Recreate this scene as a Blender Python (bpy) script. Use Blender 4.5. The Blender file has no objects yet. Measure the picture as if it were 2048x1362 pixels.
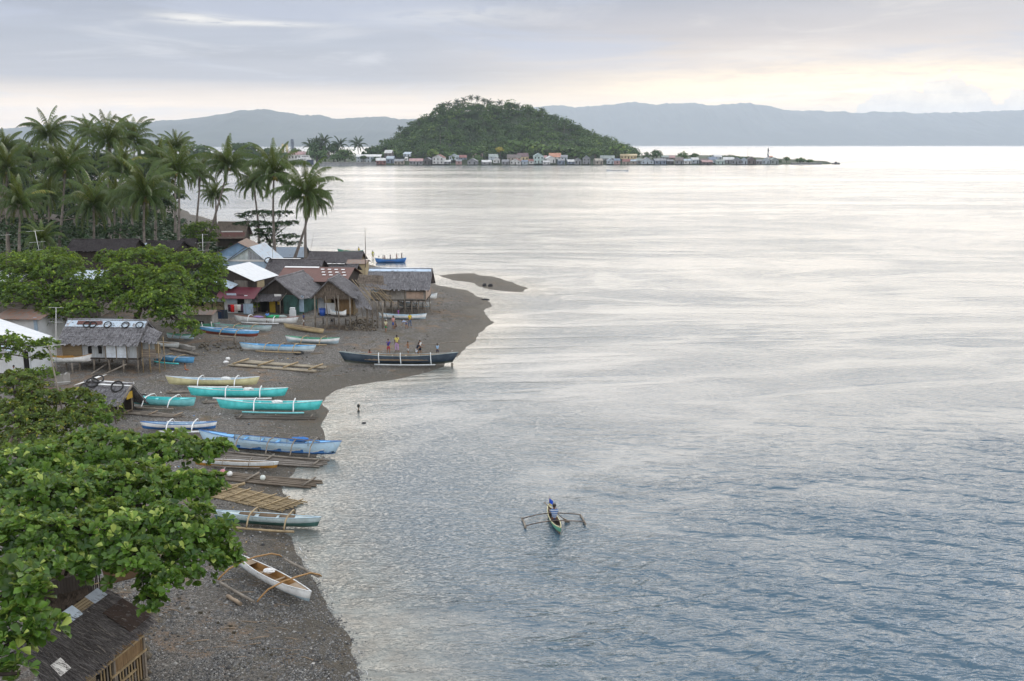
import bpy, bmesh, math, random
import numpy as np
from mathutils import Vector, Matrix, Euler
R = math.radians
rnd = random.Random(7)
S = bpy.context.scene
COL = S.collection

# ---------------------------------------------------------------- camera
F, CX, CY = 1991.0, 1024.0, 681.0          # focal length and centre in photograph pixels
HC, PITCH = 20.0, R(11.18)
cam_d = bpy.data.cameras.new('camera'); cam = bpy.data.objects.new('camera', cam_d); COL.objects.link(cam)
cam.location = (0, 0, HC); cam.rotation_euler = (math.pi/2 - PITCH, 0, 0)
cam_d.sensor_width = 36; cam_d.lens = 36*F/2048; cam_d.clip_start = 0.5; cam_d.clip_end = 120000
S.camera = cam

# ---------------------------------------------------------------- light
SUN_AZ, SUN_EL = R(16), R(24)              # behind the clouds, right of the middle
sun_d = bpy.data.lights.new('sun', 'SUN'); sun = bpy.data.objects.new('sun', sun_d); COL.objects.link(sun)
sun_d.energy = 1.35; sun_d.angle = R(64); sun_d.color = (1, .86, .68)
sv = Vector((math.sin(SUN_AZ)*math.cos(SUN_EL), math.cos(SUN_AZ)*math.cos(SUN_EL), math.sin(SUN_EL)))
sun.rotation_euler = sv.to_track_quat('Z', 'Y').to_euler(); sun.location = (60, 60, 120)
S.view_settings.view_transform = 'Standard'; S.view_settings.look = 'None'
S.view_settings.exposure = 0; S.view_settings.gamma = 1
S.cycles.use_denoising = True
S.cycles.max_bounces = 6; S.cycles.diffuse_bounces = 3; S.cycles.glossy_bounces = 2
S.cycles.transmission_bounces = 2; S.cycles.volume_bounces = 1; S.cycles.transparent_max_bounces = 4
S.cycles.caustics_reflective = False; S.cycles.caustics_refractive = False

# ---------------------------------------------------------------- node helpers
class NT:
    def __init__(s, tree): s.t = tree
    def n(s, typ, **kw):
        nd = s.t.nodes.new(typ)
        for k, v in kw.items(): setattr(nd, k, v)
        return nd
    def l(s, a, b): s.t.links.new(a, b)
    def put(s, sock, v):
        if isinstance(v, bpy.types.NodeSocket): s.l(v, sock)
        elif isinstance(v, (tuple, list)) and len(v) == 3 and sock.type == 'RGBA': sock.default_value = (*v, 1)
        else: sock.default_value = v
    def m(s, op, a, b=0.0, c=0.0, clamp=False):
        nd = s.n('ShaderNodeMath', operation=op, use_clamp=clamp)
        s.put(nd.inputs[0], a); s.put(nd.inputs[1], b); s.put(nd.inputs[2], c)
        return nd.outputs[0]
    def vm(s, op, a, b=(0, 0, 0)):
        nd = s.n('ShaderNodeVectorMath', operation=op); s.put(nd.inputs[0], a); s.put(nd.inputs[1], b)
        return nd.outputs[0]
    def mix(s, f, a, b, blend='MIX'):
        nd = s.n('ShaderNodeMix', data_type='RGBA', blend_type=blend)
        s.put(nd.inputs[0], f); s.put(nd.inputs[6], a); s.put(nd.inputs[7], b)
        return nd.outputs[2]
    def ramp(s, f, stops, interp='LINEAR'):
        nd = s.n('ShaderNodeValToRGB'); cr = nd.color_ramp; cr.interpolation = interp
        while len(cr.elements) < len(stops): cr.elements.new(0.5)
        for e, (p, c) in zip(cr.elements, stops):
            e.position = p
            e.color = (*c, 1) if isinstance(c, (tuple, list)) else (c, c, c, 1)
        s.put(nd.inputs[0], f); return nd.outputs[0]
    def step(s, x, a, b):                    # smoothstep a..b (a > b falls)
        nd = s.n('ShaderNodeMapRange', interpolation_type='SMOOTHSTEP', clamp=True)
        lo, hi = (a, b) if a < b else (b, a)
        s.put(nd.inputs[0], x); nd.inputs[1].default_value = lo; nd.inputs[2].default_value = hi
        nd.inputs[3].default_value = 0 if a < b else 1; nd.inputs[4].default_value = 1 if a < b else 0
        return nd.outputs[0]
    def noise(s, vec, scale, detail=3, rough=.5, dist=0, dims='3D'):
        nd = s.n('ShaderNodeTexNoise', noise_dimensions=dims)
        if vec is not None: s.put(nd.inputs['Vector'], vec)
        nd.inputs['Scale'].default_value = scale; nd.inputs['Detail'].default_value = detail
        nd.inputs['Roughness'].default_value = rough; nd.inputs['Distortion'].default_value = dist
        return nd.outputs['Fac']
    def vscale(s, vec, sc, rot=(0, 0, 0)):
        nd = s.n('ShaderNodeMapping'); s.put(nd.inputs[0], vec)
        nd.inputs['Scale'].default_value = sc; nd.inputs['Rotation'].default_value = rot
        return nd.outputs[0]
    def comb(s, x, y, z=0.0):
        nd = s.n('ShaderNodeCombineXYZ'); s.put(nd.inputs[0], x); s.put(nd.inputs[1], y); s.put(nd.inputs[2], z)
        return nd.outputs[0]
    def sep(s, v):
        nd = s.n('ShaderNodeSeparateXYZ'); s.put(nd.inputs[0], v); return nd.outputs

# ---------------------------------------------------------------- sky: thin bluish daylight above, a sheet of cloud below, the sun glowing through at the right
def build_world():
    w = bpy.data.worlds.new('World'); S.world = w; w.use_nodes = True
    t = w.node_tree; t.nodes.clear(); N = NT(t)
    d = N.vm('NORMALIZE', N.n('ShaderNodeTexCoord').outputs['Generated'])
    X, Y, Z = N.sep(d)
    el = N.m('MULTIPLY', N.m('ARCSINE', Z), 57.2958)
    az = N.m('MULTIPLY', N.m('ARCTAN2', X, Y), 57.2958)
    sky = N.n('ShaderNodeTexSky', sky_type='NISHITA', sun_disc=False, sun_elevation=SUN_EL, sun_rotation=SUN_AZ, air_density=1.0, dust_density=1.5)
    up = N.mix(1.0, sky.outputs[0], (.10, .10, .10), 'MULTIPLY')
    inv = N.m('DIVIDE', 1.0, N.m('ADD', N.m('MAXIMUM', Z, 0.0), .07))
    pl = N.comb(N.m('MULTIPLY', X, inv), N.m('MULTIPLY', Y, inv))
    c1 = N.noise(N.vscale(pl, (.55, .8, 1)), .9, 5, .55, .4)
    c2 = N.noise(N.vscale(pl, (.35, 1.2, 1), (0, 0, .12)), 1.7, 4, .55, .3)
    strat = N.m('MULTIPLY_ADD', c1, .6, N.m('MULTIPLY', c2, .4))
    cover = N.step(strat, .30, .62)
    # colours of the cloud sheet by height
    left = N.ramp(N.m('DIVIDE', el, 16.0, 0, True), [(0, (1.40, 1.0, .56)), (.125, (1.28, .94, .56)), (.215, (.37, .35, .355)), (.33, (.35, .365, .41)), (.5, (.27, .30, .38)), (.62, (1.34, 1.28, 1.22)), (1, (1.75, 1.66, 1.55))])
    right = N.ramp(N.m('DIVIDE', el, 16.0, 0, True), [(0, (1.22, .90, .50)), (.19, (1.22, .92, .53)), (.25, (.84, .66, .47)), (.36, (.50, .44, .415)), (.48, (.28, .30, .37)), (.62, (1.40, 1.33, 1.25)), (1, (1.85, 1.73, 1.58))])
    side = N.step(az, -9.0, 13.0)
    col = N.mix(side, left, right)
    # mottling of the sheet
    mott = N.m('MULTIPLY_ADD', N.m('SUBTRACT', strat, .5), .75, 1.0)
    hi = N.step(el, 16.0, 48.0)
    top = N.mix(cover, (1.05, 1.20, 1.50), (1.62, 1.68, 1.72))
    topc = N.mix(.15, top, up)
    col = N.mix(hi, N.mix(1.0, col, N.comb(mott, mott, mott), 'MULTIPLY'), topc)
    # fine veils
    ae = N.comb(N.m('MULTIPLY', az, .055), N.m('MULTIPLY', el, .42))
    v = N.noise(ae, 1.6, 6, .6, .8)
    col = N.mix(N.m('MULTIPLY', N.step(v, .50, .74), N.m('MULTIPLY', N.step(el, 20.0, 2.0), .5)), col, N.mix(side, (.70, .68, .68), (.84, .76, .66)))
    bl = N.noise(N.vm('ADD', ae, (7, 3, 0)), 1.1, 4, .55, .6)
    col = N.mix(N.m('MULTIPLY', N.m('MULTIPLY', N.step(bl, .46, .66), .75), N.step(el, 3.2, 5.5)), col, (.40, .43, .52))
    # glow round the veiled sun
    def gauss(a0, e0, sa, se, rot=0.0):
        da = N.m('SUBTRACT', az, a0); de = N.m('SUBTRACT', el, e0)
        if rot: de = N.m('SUBTRACT', de, N.m('MULTIPLY', da, rot))
        q = N.m('ADD', N.m('POWER', N.m('DIVIDE', da, sa), 2.0), N.m('POWER', N.m('DIVIDE', de, se), 2.0))
        return N.m('POWER', 2.71828, N.m('MULTIPLY', q, -1.0))
    jag = N.noise(N.comb(N.m('MULTIPLY', az, .12), N.m('MULTIPLY', el, .8)), 3.0, 5, .6, .5)
    band = N.m('MULTIPLY', gauss(21.0, 2.9, 11.0, 1.05), N.step(jag, .32, .60))
    col = N.mix(N.m('MULTIPLY', band, .9), col, (1.62, 1.24, .70))
    col = N.mix(N.m('MULTIPLY', gauss(24.0, 9.0, 16.0, 6.0), .25), col, (1.0, .88, .72))
    # bright lens clouds and wisps
    for a0, e0, sa, se, rot, k in ((-17.0, 6.45, 2.2, .28, -.02, .75), (-13.6, 6.3, 3.0, .14, .0, .7), (24.0, 7.4, 1.5, .10, .05, .8), (26.8, 7.45, 1.3, .08, .02, .6), (-3.0, 6.9, 5.0, .45, .04, .30), (12.0, 2.35, 5.0, .12, .02, .5), (17.0, 2.7, 4.5, .10, .03, .5)):
        g = N.m('MULTIPLY', gauss(a0, e0, sa, se, rot), N.step(jag, .25, .55))
        col = N.mix(N.m('MULTIPLY', g, k), col, (.92, .87, .78) if a0 < 10 else (1.05, .98, .86))
    # small heaped clouds over the far hills at the right
    puff = N.noise(N.comb(az, el), .85, 6, .62, .25)
    hump = N.m('ADD', N.m('MULTIPLY', gauss(23.3, 1.0, 1.5, 30), 1.75), N.m('ADD', N.m('MULTIPLY', gauss(20.6, 1.0, 1.7, 30), 1.15), N.m('MULTIPLY', gauss(27.0, 1.0, 2.0, 30), 1.0)))
    hump = N.m('ADD', hump, N.m('MULTIPLY', N.m('SUBTRACT', puff, .5), 3.2))
    cm = N.m('MULTIPLY', N.step(N.m('SUBTRACT', N.m('ADD', hump, 1.75), el), -.05, .22), N.step(az, 16.0, 18.5))
    cc = N.mix(N.step(puff, .35, .65), (.66, .64, .60), (.90, .86, .76))
    col = N.mix(N.m('MULTIPLY', cm, .62), col, cc)
    # below the horizon: the same soft light the water sends back
    col = N.mix(N.step(el, 0.0, -3.0), col, (.40, .43, .46))
    bg = N.n('ShaderNodeBackground'); N.put(bg.inputs[0], col); bg.inputs[1].default_value = 1.2
    out = N.n('ShaderNodeOutputWorld'); N.l(bg.outputs[0], out.inputs[0])
build_world()

# ---------------------------------------------------------------- pixel <-> place
def ray(px, py):
    u, v = (px-CX)/F, (CY-py)/F
    c, s = math.cos(PITCH), math.sin(PITCH)
    return Vector((u, c + v*s, -s + v*c))
def P(px, py, z=0.0):                       # where the sight line through a photo point meets height z
    d = ray(px, py); k = (z-HC)/d.z
    return Vector((d.x*k, d.y*k, z))
def PD(px, py, Y):                          # ... or stands Y metres ahead
    d = ray(px, py); k = Y/d.y
    return Vector((d.x*k, Y, HC + d.z*k))
def pxm(p):                                 # photo pixels per metre at a place
    return F/(p.y*math.cos(PITCH) + (HC-p.z)*math.sin(PITCH))

# ---------------------------------------------------------------- object helpers
def tag(o, label=None, cat=None, group=None, kind=None):
    if label: o['label'] = label
    if cat: o['category'] = cat
    if group: o['group'] = group
    if kind: o['kind'] = kind
    return o
def empty(name, loc, rz=0.0, label=None, cat=None, group=None):
    o = bpy.data.objects.new(name, None); COL.objects.link(o)
    o.empty_display_size = .3
    o.location = loc; o.rotation_euler = (0, 0, rz)
    return tag(o, label, cat, group)
def link_mesh(name, me, mats, parent=None):
    o = bpy.data.objects.new(name, me); COL.objects.link(o)
    for m in (mats if isinstance(mats, (list, tuple)) else [mats]): me.materials.append(m)
    if parent: o.parent = parent
    return o
def mesh_np(name, V, Fq, mats, parent=None, smooth=False, attr=None, mi=None):
    """V (n,3); Fq (m,k) one face size; attr {name: per-vertex float array or (n,3) colour}"""
    V = np.asarray(V, np.float32); Fq = np.asarray(Fq, np.int32)
    me = bpy.data.meshes.new(name)
    me.vertices.add(len(V)); me.vertices.foreach_set('co', V.ravel())
    k = Fq.shape[1]
    me.loops.add(Fq.size); me.loops.foreach_set('vertex_index', Fq.ravel())
    me.polygons.add(len(Fq))
    me.polygons.foreach_set('loop_start', np.arange(0, Fq.size, k, dtype=np.int32))
    me.polygons.foreach_set('loop_total', np.full(len(Fq), k, np.int32))
    if smooth: me.polygons.foreach_set('use_smooth', np.ones(len(Fq), bool))
    if mi is not None: me.polygons.foreach_set('material_index', np.asarray(mi, np.int32))
    me.update(calc_edges=True)
    for nm, a in (attr or {}).items():
        a = np.asarray(a, np.float32)
        if a.ndim == 1:
            at = me.attributes.new(nm, 'FLOAT', 'POINT'); at.data.foreach_set('value', a)
        else:
            at = me.attributes.new(nm, 'FLOAT_VECTOR', 'POINT'); at.data.foreach_set('vector', a.ravel())
    return link_mesh(name, me, mats, parent)
def dup(root, loc=None, rz=None, label=None, group=None, scale=None):
    r = root.copy(); COL.objects.link(r)
    if loc is not None: r.location = loc
    if rz is not None: r.rotation_euler = (0, 0, rz)
    if scale is not None: r.scale = scale if isinstance(scale, tuple) else (scale,)*3
    if label: r['label'] = label
    if group: r['group'] = group
    for ch in list(root.children):
        c = ch.copy(); COL.objects.link(c); c.parent = r
        for g in list(ch.children):
            k = g.copy(); COL.objects.link(k); k.parent = c
    return r

class MB:
    """collects shapes; build() links them as ONE mesh object"""
    def __init__(s): s.v, s.f, s.mi, s.sm = [], [], [], []
    def add(s, vs, fs, m=0, smooth=False):
        o = len(s.v); s.v.extend([tuple(v) for v in vs])
        for f in fs:
            s.f.append(tuple(i+o for i in f)); s.mi.append(m); s.sm.append(smooth)
        return s
    def box(s, c, d, rz=0.0, m=0, ry=0.0, rx=0.0):
        M = Euler((rx, ry, rz)).to_matrix(); c = Vector(c)
        h = [x/2 for x in d]
        vs = [c + M @ Vector((sx*h[0], sy*h[1], sz*h[2])) for sx in (-1, 1) for sy in (-1, 1) for sz in (-1, 1)]
        return s.add(vs, [(0, 1, 3, 2), (4, 6, 7, 5), (0, 4, 5, 1), (2, 3, 7, 6), (0, 2, 6, 4), (1, 5, 7, 3)], m)
    def bar(s, a, b, w, h, m=0, up=(0, 0, 1)):
        a, b = Vector(a), Vector(b); d = (b-a).normalized(); u = Vector(up)
        if abs(d.dot(u)) > .98: u = Vector((1, 0, 0))
        x = d.cross(u).normalized(); y = x.cross(d)
        vs = [p + x*(i*w/2) + y*(j*h/2) for p in (a, b) for i, j in ((-1, -1), (1, -1), (1, 1), (-1, 1))]
        return s.add(vs, [(3, 2, 1, 0), (4, 5, 6, 7), (0, 1, 5, 4), (1, 2, 6, 5), (2, 3, 7, 6), (3, 0, 4, 7)], m)
    def tube(s, pts, r, n=6, m=0, smooth=True, cap=True):
        pts = [Vector(p) for p in pts]; k = len(pts)
        rr = r if isinstance(r, (list, tuple)) else [r]*k
        vs = []; x = None
        for i, p in enumerate(pts):
            d = (pts[min(i+1, k-1)] - pts[max(i-1, 0)]).normalized()
            if x is None:
                x = d.orthogonal().normalized()
            else:
                x = (x - d*x.dot(d)); x = x.normalized() if x.length > 1e-5 else d.orthogonal().normalized()
            y = d.cross(x)
            for j in range(n):
                a = 2*math.pi*j/n; vs.append(p + (x*math.cos(a) + y*math.sin(a))*rr[i])
        fs = []
        for i in range(k-1):
            for j in range(n):
                a, b = i*n+j, i*n+(j+1) % n; fs.append((a, b, b+n, a+n))
        s.add(vs, fs, m, smooth)
        if cap:
            o = len(s.v) - k*n
            s.f.append(tuple(o+j for j in reversed(range(n)))); s.mi.append(m); s.sm.append(False)
            s.f.append(tuple(o+(k-1)*n+j for j in range(n))); s.mi.append(m); s.sm.append(False)
        return s
    def quad(s, a, b, c, d, m=0): return s.add([a, b, c, d], [(0, 1, 2, 3)], m)
    def slab(s, quad, t, m=0):               # a quad given thickness t along its own normal
        q = [Vector(p) for p in quad]; n = (q[1]-q[0]).cross(q[3]-q[0]).normalized()*t
        vs = q + [p - n for p in q]; k = len(q)
        fs = [tuple(range(k)), tuple(reversed(range(k, 2*k)))] + [(i, i+k, (i+1) % k + k, (i+1) % k) for i in range(k)]
        return s.add(vs, fs, m)
    def torus(s, c, R0, r, axis='z', n=18, k=7, m=0, M=None):
        vs, fs = [], []
        for i in range(n):
            a = 2*math.pi*i/n
            for j in range(k):
                b = 2*math.pi*j/k; q = R0 + r*math.cos(b)
                p = Vector((q*math.cos(a), q*math.sin(a), r*math.sin(b)))
                if M is not None: p = M @ p
                vs.append(Vector(c) + p)
                fs.append((i*k+j, ((i+1) % n)*k+j, ((i+1) % n)*k+(j+1) % k, i*k+(j+1) % k))
        return s.add(vs, fs, m, True)
    def ball(s, c, r, n=10, k=6, m=0, jit=0.0, M=None):
        r = r if isinstance(r, (tuple, list)) else (r, r, r); vs, fs = [], []
        for i in range(k+1):
            th = math.pi*i/k
            for j in range(n):
                a = 2*math.pi*j/n; q = 1 + (rnd.uniform(-jit, jit) if jit and 0 < i < k else 0)
                p = Vector((r[0]*q*math.sin(th)*math.cos(a), r[1]*q*math.sin(th)*math.sin(a), r[2]*q*math.cos(th)))
                if M is not None: p = M @ p
                vs.append(Vector(c)+p)
        for i in range(k):
            for j in range(n):
                a, b = i*n+j, i*n+(j+1) % n
                fs.append((a, a+n, b+n, b))
        return s.add(vs, fs, m, jit == 0)
    def build(s, name, mats, parent=None, smooth=None):
        me = bpy.data.meshes.new(name); me.from_pydata([tuple(v) for v in s.v], [], s.f)
        me.polygons.foreach_set('material_index', s.mi)
        me.polygons.foreach_set('use_smooth', s.sm if smooth is None else [smooth]*len(s.f))
        me.update()
        return link_mesh(name, me, mats, parent)

# ---------------------------------------------------------------- numeric noise for terrain
_ng = np.random.default_rng(3); _tab = _ng.random((257, 257)).astype(np.float32); _tab[256] = _tab[0]; _tab[:, 256] = _tab[:, 0]
def vnoise(x, y):
    xi = np.floor(x).astype(int); yi = np.floor(y).astype(int); fx = x-xi; fy = y-yi
    fx = fx*fx*(3-2*fx); fy = fy*fy*(3-2*fy); xi &= 255; yi &= 255
    a = _tab[yi, xi]; b = _tab[yi, xi+1]; c = _tab[yi+1, xi]; d = _tab[yi+1, xi+1]
    return (a*(1-fx)+b*fx)*(1-fy) + (c*(1-fx)+d*fx)*fy - .5
def fbm(x, y, o=4):
    s = 0; a = 1.0
    for i in range(o):
        s = s + a*vnoise(x*2**i + 17.3*i, y*2**i + 9.1*i); a *= .5
    return s
# ================================================================ materials
def new_mat(name):
    m = bpy.data.materials.new(name); m.use_nodes = True; m.node_tree.nodes.clear()
    N = NT(m.node_tree); out = N.n('ShaderNodeOutputMaterial')
    return m, N, out
def pbsdf(N, out, col, rough=.7, normal=None, spec=.3, metal=0.0):
    b = N.n('ShaderNodeBsdfPrincipled'); N.put(b.inputs['Base Color'], col); N.put(b.inputs['Roughness'], rough)
    b.inputs['Specular IOR Level'].default_value = spec; N.put(b.inputs['Metallic'], metal)
    if normal is not None: N.l(normal, b.inputs['Normal'])
    N.l(b.outputs[0], out.inputs[0]); return b
def bump(N, h, dist=.02, strength=1.0, normal=None):
    nd = N.n('ShaderNodeBump'); N.put(nd.inputs['Height'], h); nd.inputs['Distance'].default_value = dist; N.put(nd.inputs['Strength'], strength)
    if normal is not None: N.l(normal, nd.inputs['Normal'])
    return nd.outputs[0]
def objc(N): return N.n('ShaderNodeTexCoord').outputs['Object']
def geo(N): return N.n('ShaderNodeNewGeometry').outputs['Position']
def attr(N, name, out='Fac'): return N.n('ShaderNodeAttribute', attribute_name=name).outputs[out]
def darker(c, k): return tuple(x*k for x in c)

def mat_plain(name, col, rough=.6, var=.25, scale=3.0, bmp=.004, spec=.3, dirt=None, dirt_amt=.5):
    m, N, out = new_mat(name); o = objc(N)
    n1 = N.noise(o, scale, 5, .65, .3); n2 = N.noise(o, scale*7, 3, .6)
    c = N.mix(N.step(n1, .25, .75), darker(col, 1-var), darker(col, 1+var*.6))
    c = N.mix(N.m('MULTIPLY', N.step(n2, .45, .8), var), c, darker(col, .45))
    if dirt: c = N.mix(N.m('MULTIPLY', N.step(N.noise(N.vscale(o, (1, 1, .35)), scale*1.4, 5, .7, .6), .5, .7), dirt_amt), c, dirt)
    pbsdf(N, out, c, rough, bump(N, n2, bmp) if bmp else None, spec); return m
def mat_boards(name, col, col2, width=.16, axis='x', rough=.8, var=.5, gap=.06, bmp=.01):
    """upright (or level) boards, each its own shade, with dark gaps, grain and streaks"""
    m, N, out = new_mat(name); o = objc(N); x, y, z = N.sep(o)
    run = {'x': N.m('ADD', x, N.m('MULTIPLY', y, 1.0)), 'z': z}[axis]
    u = N.m('DIVIDE', run, width); k = N.m('FLOOR', u); fr = N.m('FRACT', u)
    wn = N.n('ShaderNodeTexWhiteNoise', noise_dimensions='1D'); N.l(k, wn.inputs['W']); h = wn.outputs['Value']
    st = N.vscale(o, (14, 14, 1.2) if axis == 'x' else (1.2, 1.2, 14)); gr = N.noise(st, 1.6, 5, .7, .4)
    c = N.mix(h, darker(col, 1-var*.5), col)
    c = N.mix(N.step(N.m('ADD', N.m('MULTIPLY', gr, .8), N.m('MULTIPLY', h, .3)), .48, .78), c, col2)
    edge = N.m('MULTIPLY', N.step(fr, 0, gap), N.step(fr, 1.0, 1-gap))
    c = N.mix(edge, darker(col2, .25), c)
    pbsdf(N, out, c, rough, bump(N, N.m('ADD', N.m('MULTIPLY', edge, 1.0), N.m('MULTIPLY', gr, .3)), bmp), .15); return m
def mat_corrug(name, col, rust=None, amt=.3, pitch=.12, axis='x', rough=.5, metal=0.0):
    m, N, out = new_mat(name); o = objc(N); x, y, z = N.sep(o)
    w = N.m('SINE', N.m('MULTIPLY', {'x': x, 'y': y}[axis], 2*math.pi/pitch))
    n1 = N.noise(N.vscale(o, (2.2, .8, .8) if axis == 'x' else (.8, 2.2, .8)), 1.5, 6, .7, .4)
    c = N.mix(N.step(n1, .3, .7), darker(col, .86), darker(col, 1.06))
    if rust: c = N.mix(N.m('MULTIPLY', N.step(n1, .62-amt*.4, .72-amt*.3), .85), c, rust)
    pbsdf(N, out, c, rough, bump(N, w, .012), .35, metal); return m
def mat_thatch(name, a, b, dark):
    """palm-leaf shingle: streaks down the slope (local y / z), bleached and dark patches"""
    m, N, out = new_mat(name); o = objc(N)
    s1 = N.noise(N.vscale(o, (13, 2.2, 2.2)), 1.0, 5, .7, .8); s2 = N.noise(N.vscale(o, (38, 5, 5)), 1.0, 3, .7, .5)
    big = N.noise(o, .7, 5, .65, .5)
    c = N.mix(N.step(s1, .3, .7), dark, a); c = N.mix(N.m('MULTIPLY', N.step(s2, .48, .75), .75), c, b)
    c = N.mix(N.m('MULTIPLY', N.step(big, .45, .75), .55), c, darker(dark, .8))
    pbsdf(N, out, c, .95, bump(N, N.m('ADD', s1, s2), .03), .05); return m
def mat_leaf(name, dark, light, yellow, trans=.25, rough=.45):
    """leaf: each leaf has its own age and shade through the 'rnd' attribute"""
    m, N, out = new_mat(name); r = attr(N, 'rnd')
    c = N.ramp(r, [(0, dark), (.6, tuple((a+b)/2 for a, b in zip(dark, light))), (.9, light), (1, yellow)])
    b = pbsdf(N, out, c, rough, None, .35)
    tr = N.n('ShaderNodeBsdfTranslucent'); N.put(tr.inputs[0], N.mix(.5, c, yellow))
    mx = N.n('ShaderNodeMixShader'); mx.inputs[0].default_value = trans
    N.l(b.outputs[0], mx.inputs[1]); N.l(tr.outputs[0], mx.inputs[2]); N.l(mx.outputs[0], out.inputs[0]); return m

# ================================================================ the near shore
SHORE = [(760, 1560), (735, 1450), (718, 1362), (706, 1312), (690, 1262), (668, 1222), (640, 1182), (616, 1148), (598, 1112), (583, 1080), (577, 1062), (586, 1040), (590, 1024), (575, 1000), (562, 982),
         (575, 955), (602, 928), (636, 914), (650, 885), (648, 858), (644, 838), (652, 822), (648, 806), (664, 788), (694, 773), (740, 765), (800, 757), (860, 744), (888, 733), (898, 722), (915, 711), (930, 694),
         (948, 680), (972, 657), (987, 645), (976, 632), (964, 621), (984, 612), (972, 600), (952, 591), (930, 580), (905, 576), (880, 572), (862, 563), (840, 552), (800, 540), (756, 534), (722, 524), (690, 512),
         (640, 504), (600, 498), (560, 494), (520, 488), (490, 480), (470, 470), (455, 456), (440, 446), (420, 438), (390, 430), (362, 418), (338, 400), (320, 380), (300, 366), (240, 356), (100, 352), (-400, 350)]
BAR = [(876, 552), (905, 548), (945, 547), (985, 554), (1020, 564), (1052, 577), (1046, 584), (1010, 582), (978, 578), (958, 571), (940, 564), (905, 560)]
shore_w = [P(*q) for q in SHORE]
poly1 = np.array([(-230, 12), (shore_w[0].x, 12)] + [(p.x, p.y) for p in shore_w] + [(-420, shore_w[-1].y), (-420, 12)])
poly2 = np.array([(p.x, p.y) for p in (P(*q) for q in BAR)])
def sdist(poly, x, y):                      # >0 inside
    x = np.asarray(x, float); y = np.asarray(y, float); best = np.full(x.shape, 1e9); ins = np.zeros(x.shape, bool)
    n = len(poly)
    for i in range(n):
        (x0, y0), (x1, y1) = poly[i], poly[(i+1) % n]
        dx, dy = x1-x0, y1-y0; L2 = dx*dx+dy*dy + 1e-9
        t = np.clip(((x-x0)*dx+(y-y0)*dy)/L2, 0, 1)
        best = np.minimum(best, (x-x0-t*dx)**2 + (y-y0-t*dy)**2)
        if y0 != y1:
            c = ((y0 > y) != (y1 > y)) & (x < (x1-x0)*(y-y0)/(y1-y0) + x0); ins ^= c
    d = np.sqrt(best); return np.where(ins, d, -d)
def ground_np(x, y):
    x = np.asarray(x, float); y = np.asarray(y, float)
    d1 = sdist(poly1, x, y) + .5*fbm(x/2.1, y/2.1, 3)
    d2 = sdist(poly2, x, y) + .1 + .9*fbm(x/2.6, y/2.6, 3)
    h1 = np.where(d1 > 0, np.minimum(.055*d1, .22+.028*d1), .06*d1); h1 = np.minimum(h1, 1.5 + .02*np.maximum(d1-40, 0))
    h2 = np.where(d2 > 0, np.minimum(.05*d2, .12), .06*d2)
    h = np.maximum(h1, h2)
    h = h + np.where(d1 > 1.0, .05*fbm(x/1.3, y/1.3, 3) + .10*fbm(x/6, y/6, 2), 0)
    return np.maximum(h, -3.0)
def gz(x, y): return float(ground_np(np.array([x]), np.array([y]))[0])
def G(px, py, dz=0.0):                      # the ground point seen at a photo point
    z = 0.3
    for _ in range(6):
        p = P(px, py, z); z = gz(p.x, p.y)
    p = P(px, py, max(z, -.05)); return Vector((p.x, p.y, max(z, -.05) + dz))

def graded(a, lo, hi, b, fine, grow=1.12):
    xs = list(np.arange(lo, hi, fine)); s = fine; x = xs[-1]
    while x < b: s *= grow; x += s; xs.append(min(x, b))
    s = fine; x = lo; pre = []
    while x > a: s *= grow; x -= s; pre.append(max(x, a))
    return np.array(pre[::-1] + xs)
def grid_mesh(name, X, Y, Zf, mat, attrs=None, smooth=True):
    xx, yy = np.meshgrid(X, Y); zz = Zf(xx, yy)
    V = np.stack([xx, yy, zz], -1).reshape(-1, 3); ny, nx = xx.shape
    i = np.arange(ny-1)[:, None]*nx + np.arange(nx-1)[None]; Fq = np.stack([i, i+1, i+1+nx, i+nx], -1).reshape(-1, 4)
    at = {k: f(xx.ravel(), yy.ravel(), zz.ravel()) for k, f in (attrs or {}).items()}
    return mesh_np(name, V, Fq, mat, None, smooth, at)

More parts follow.
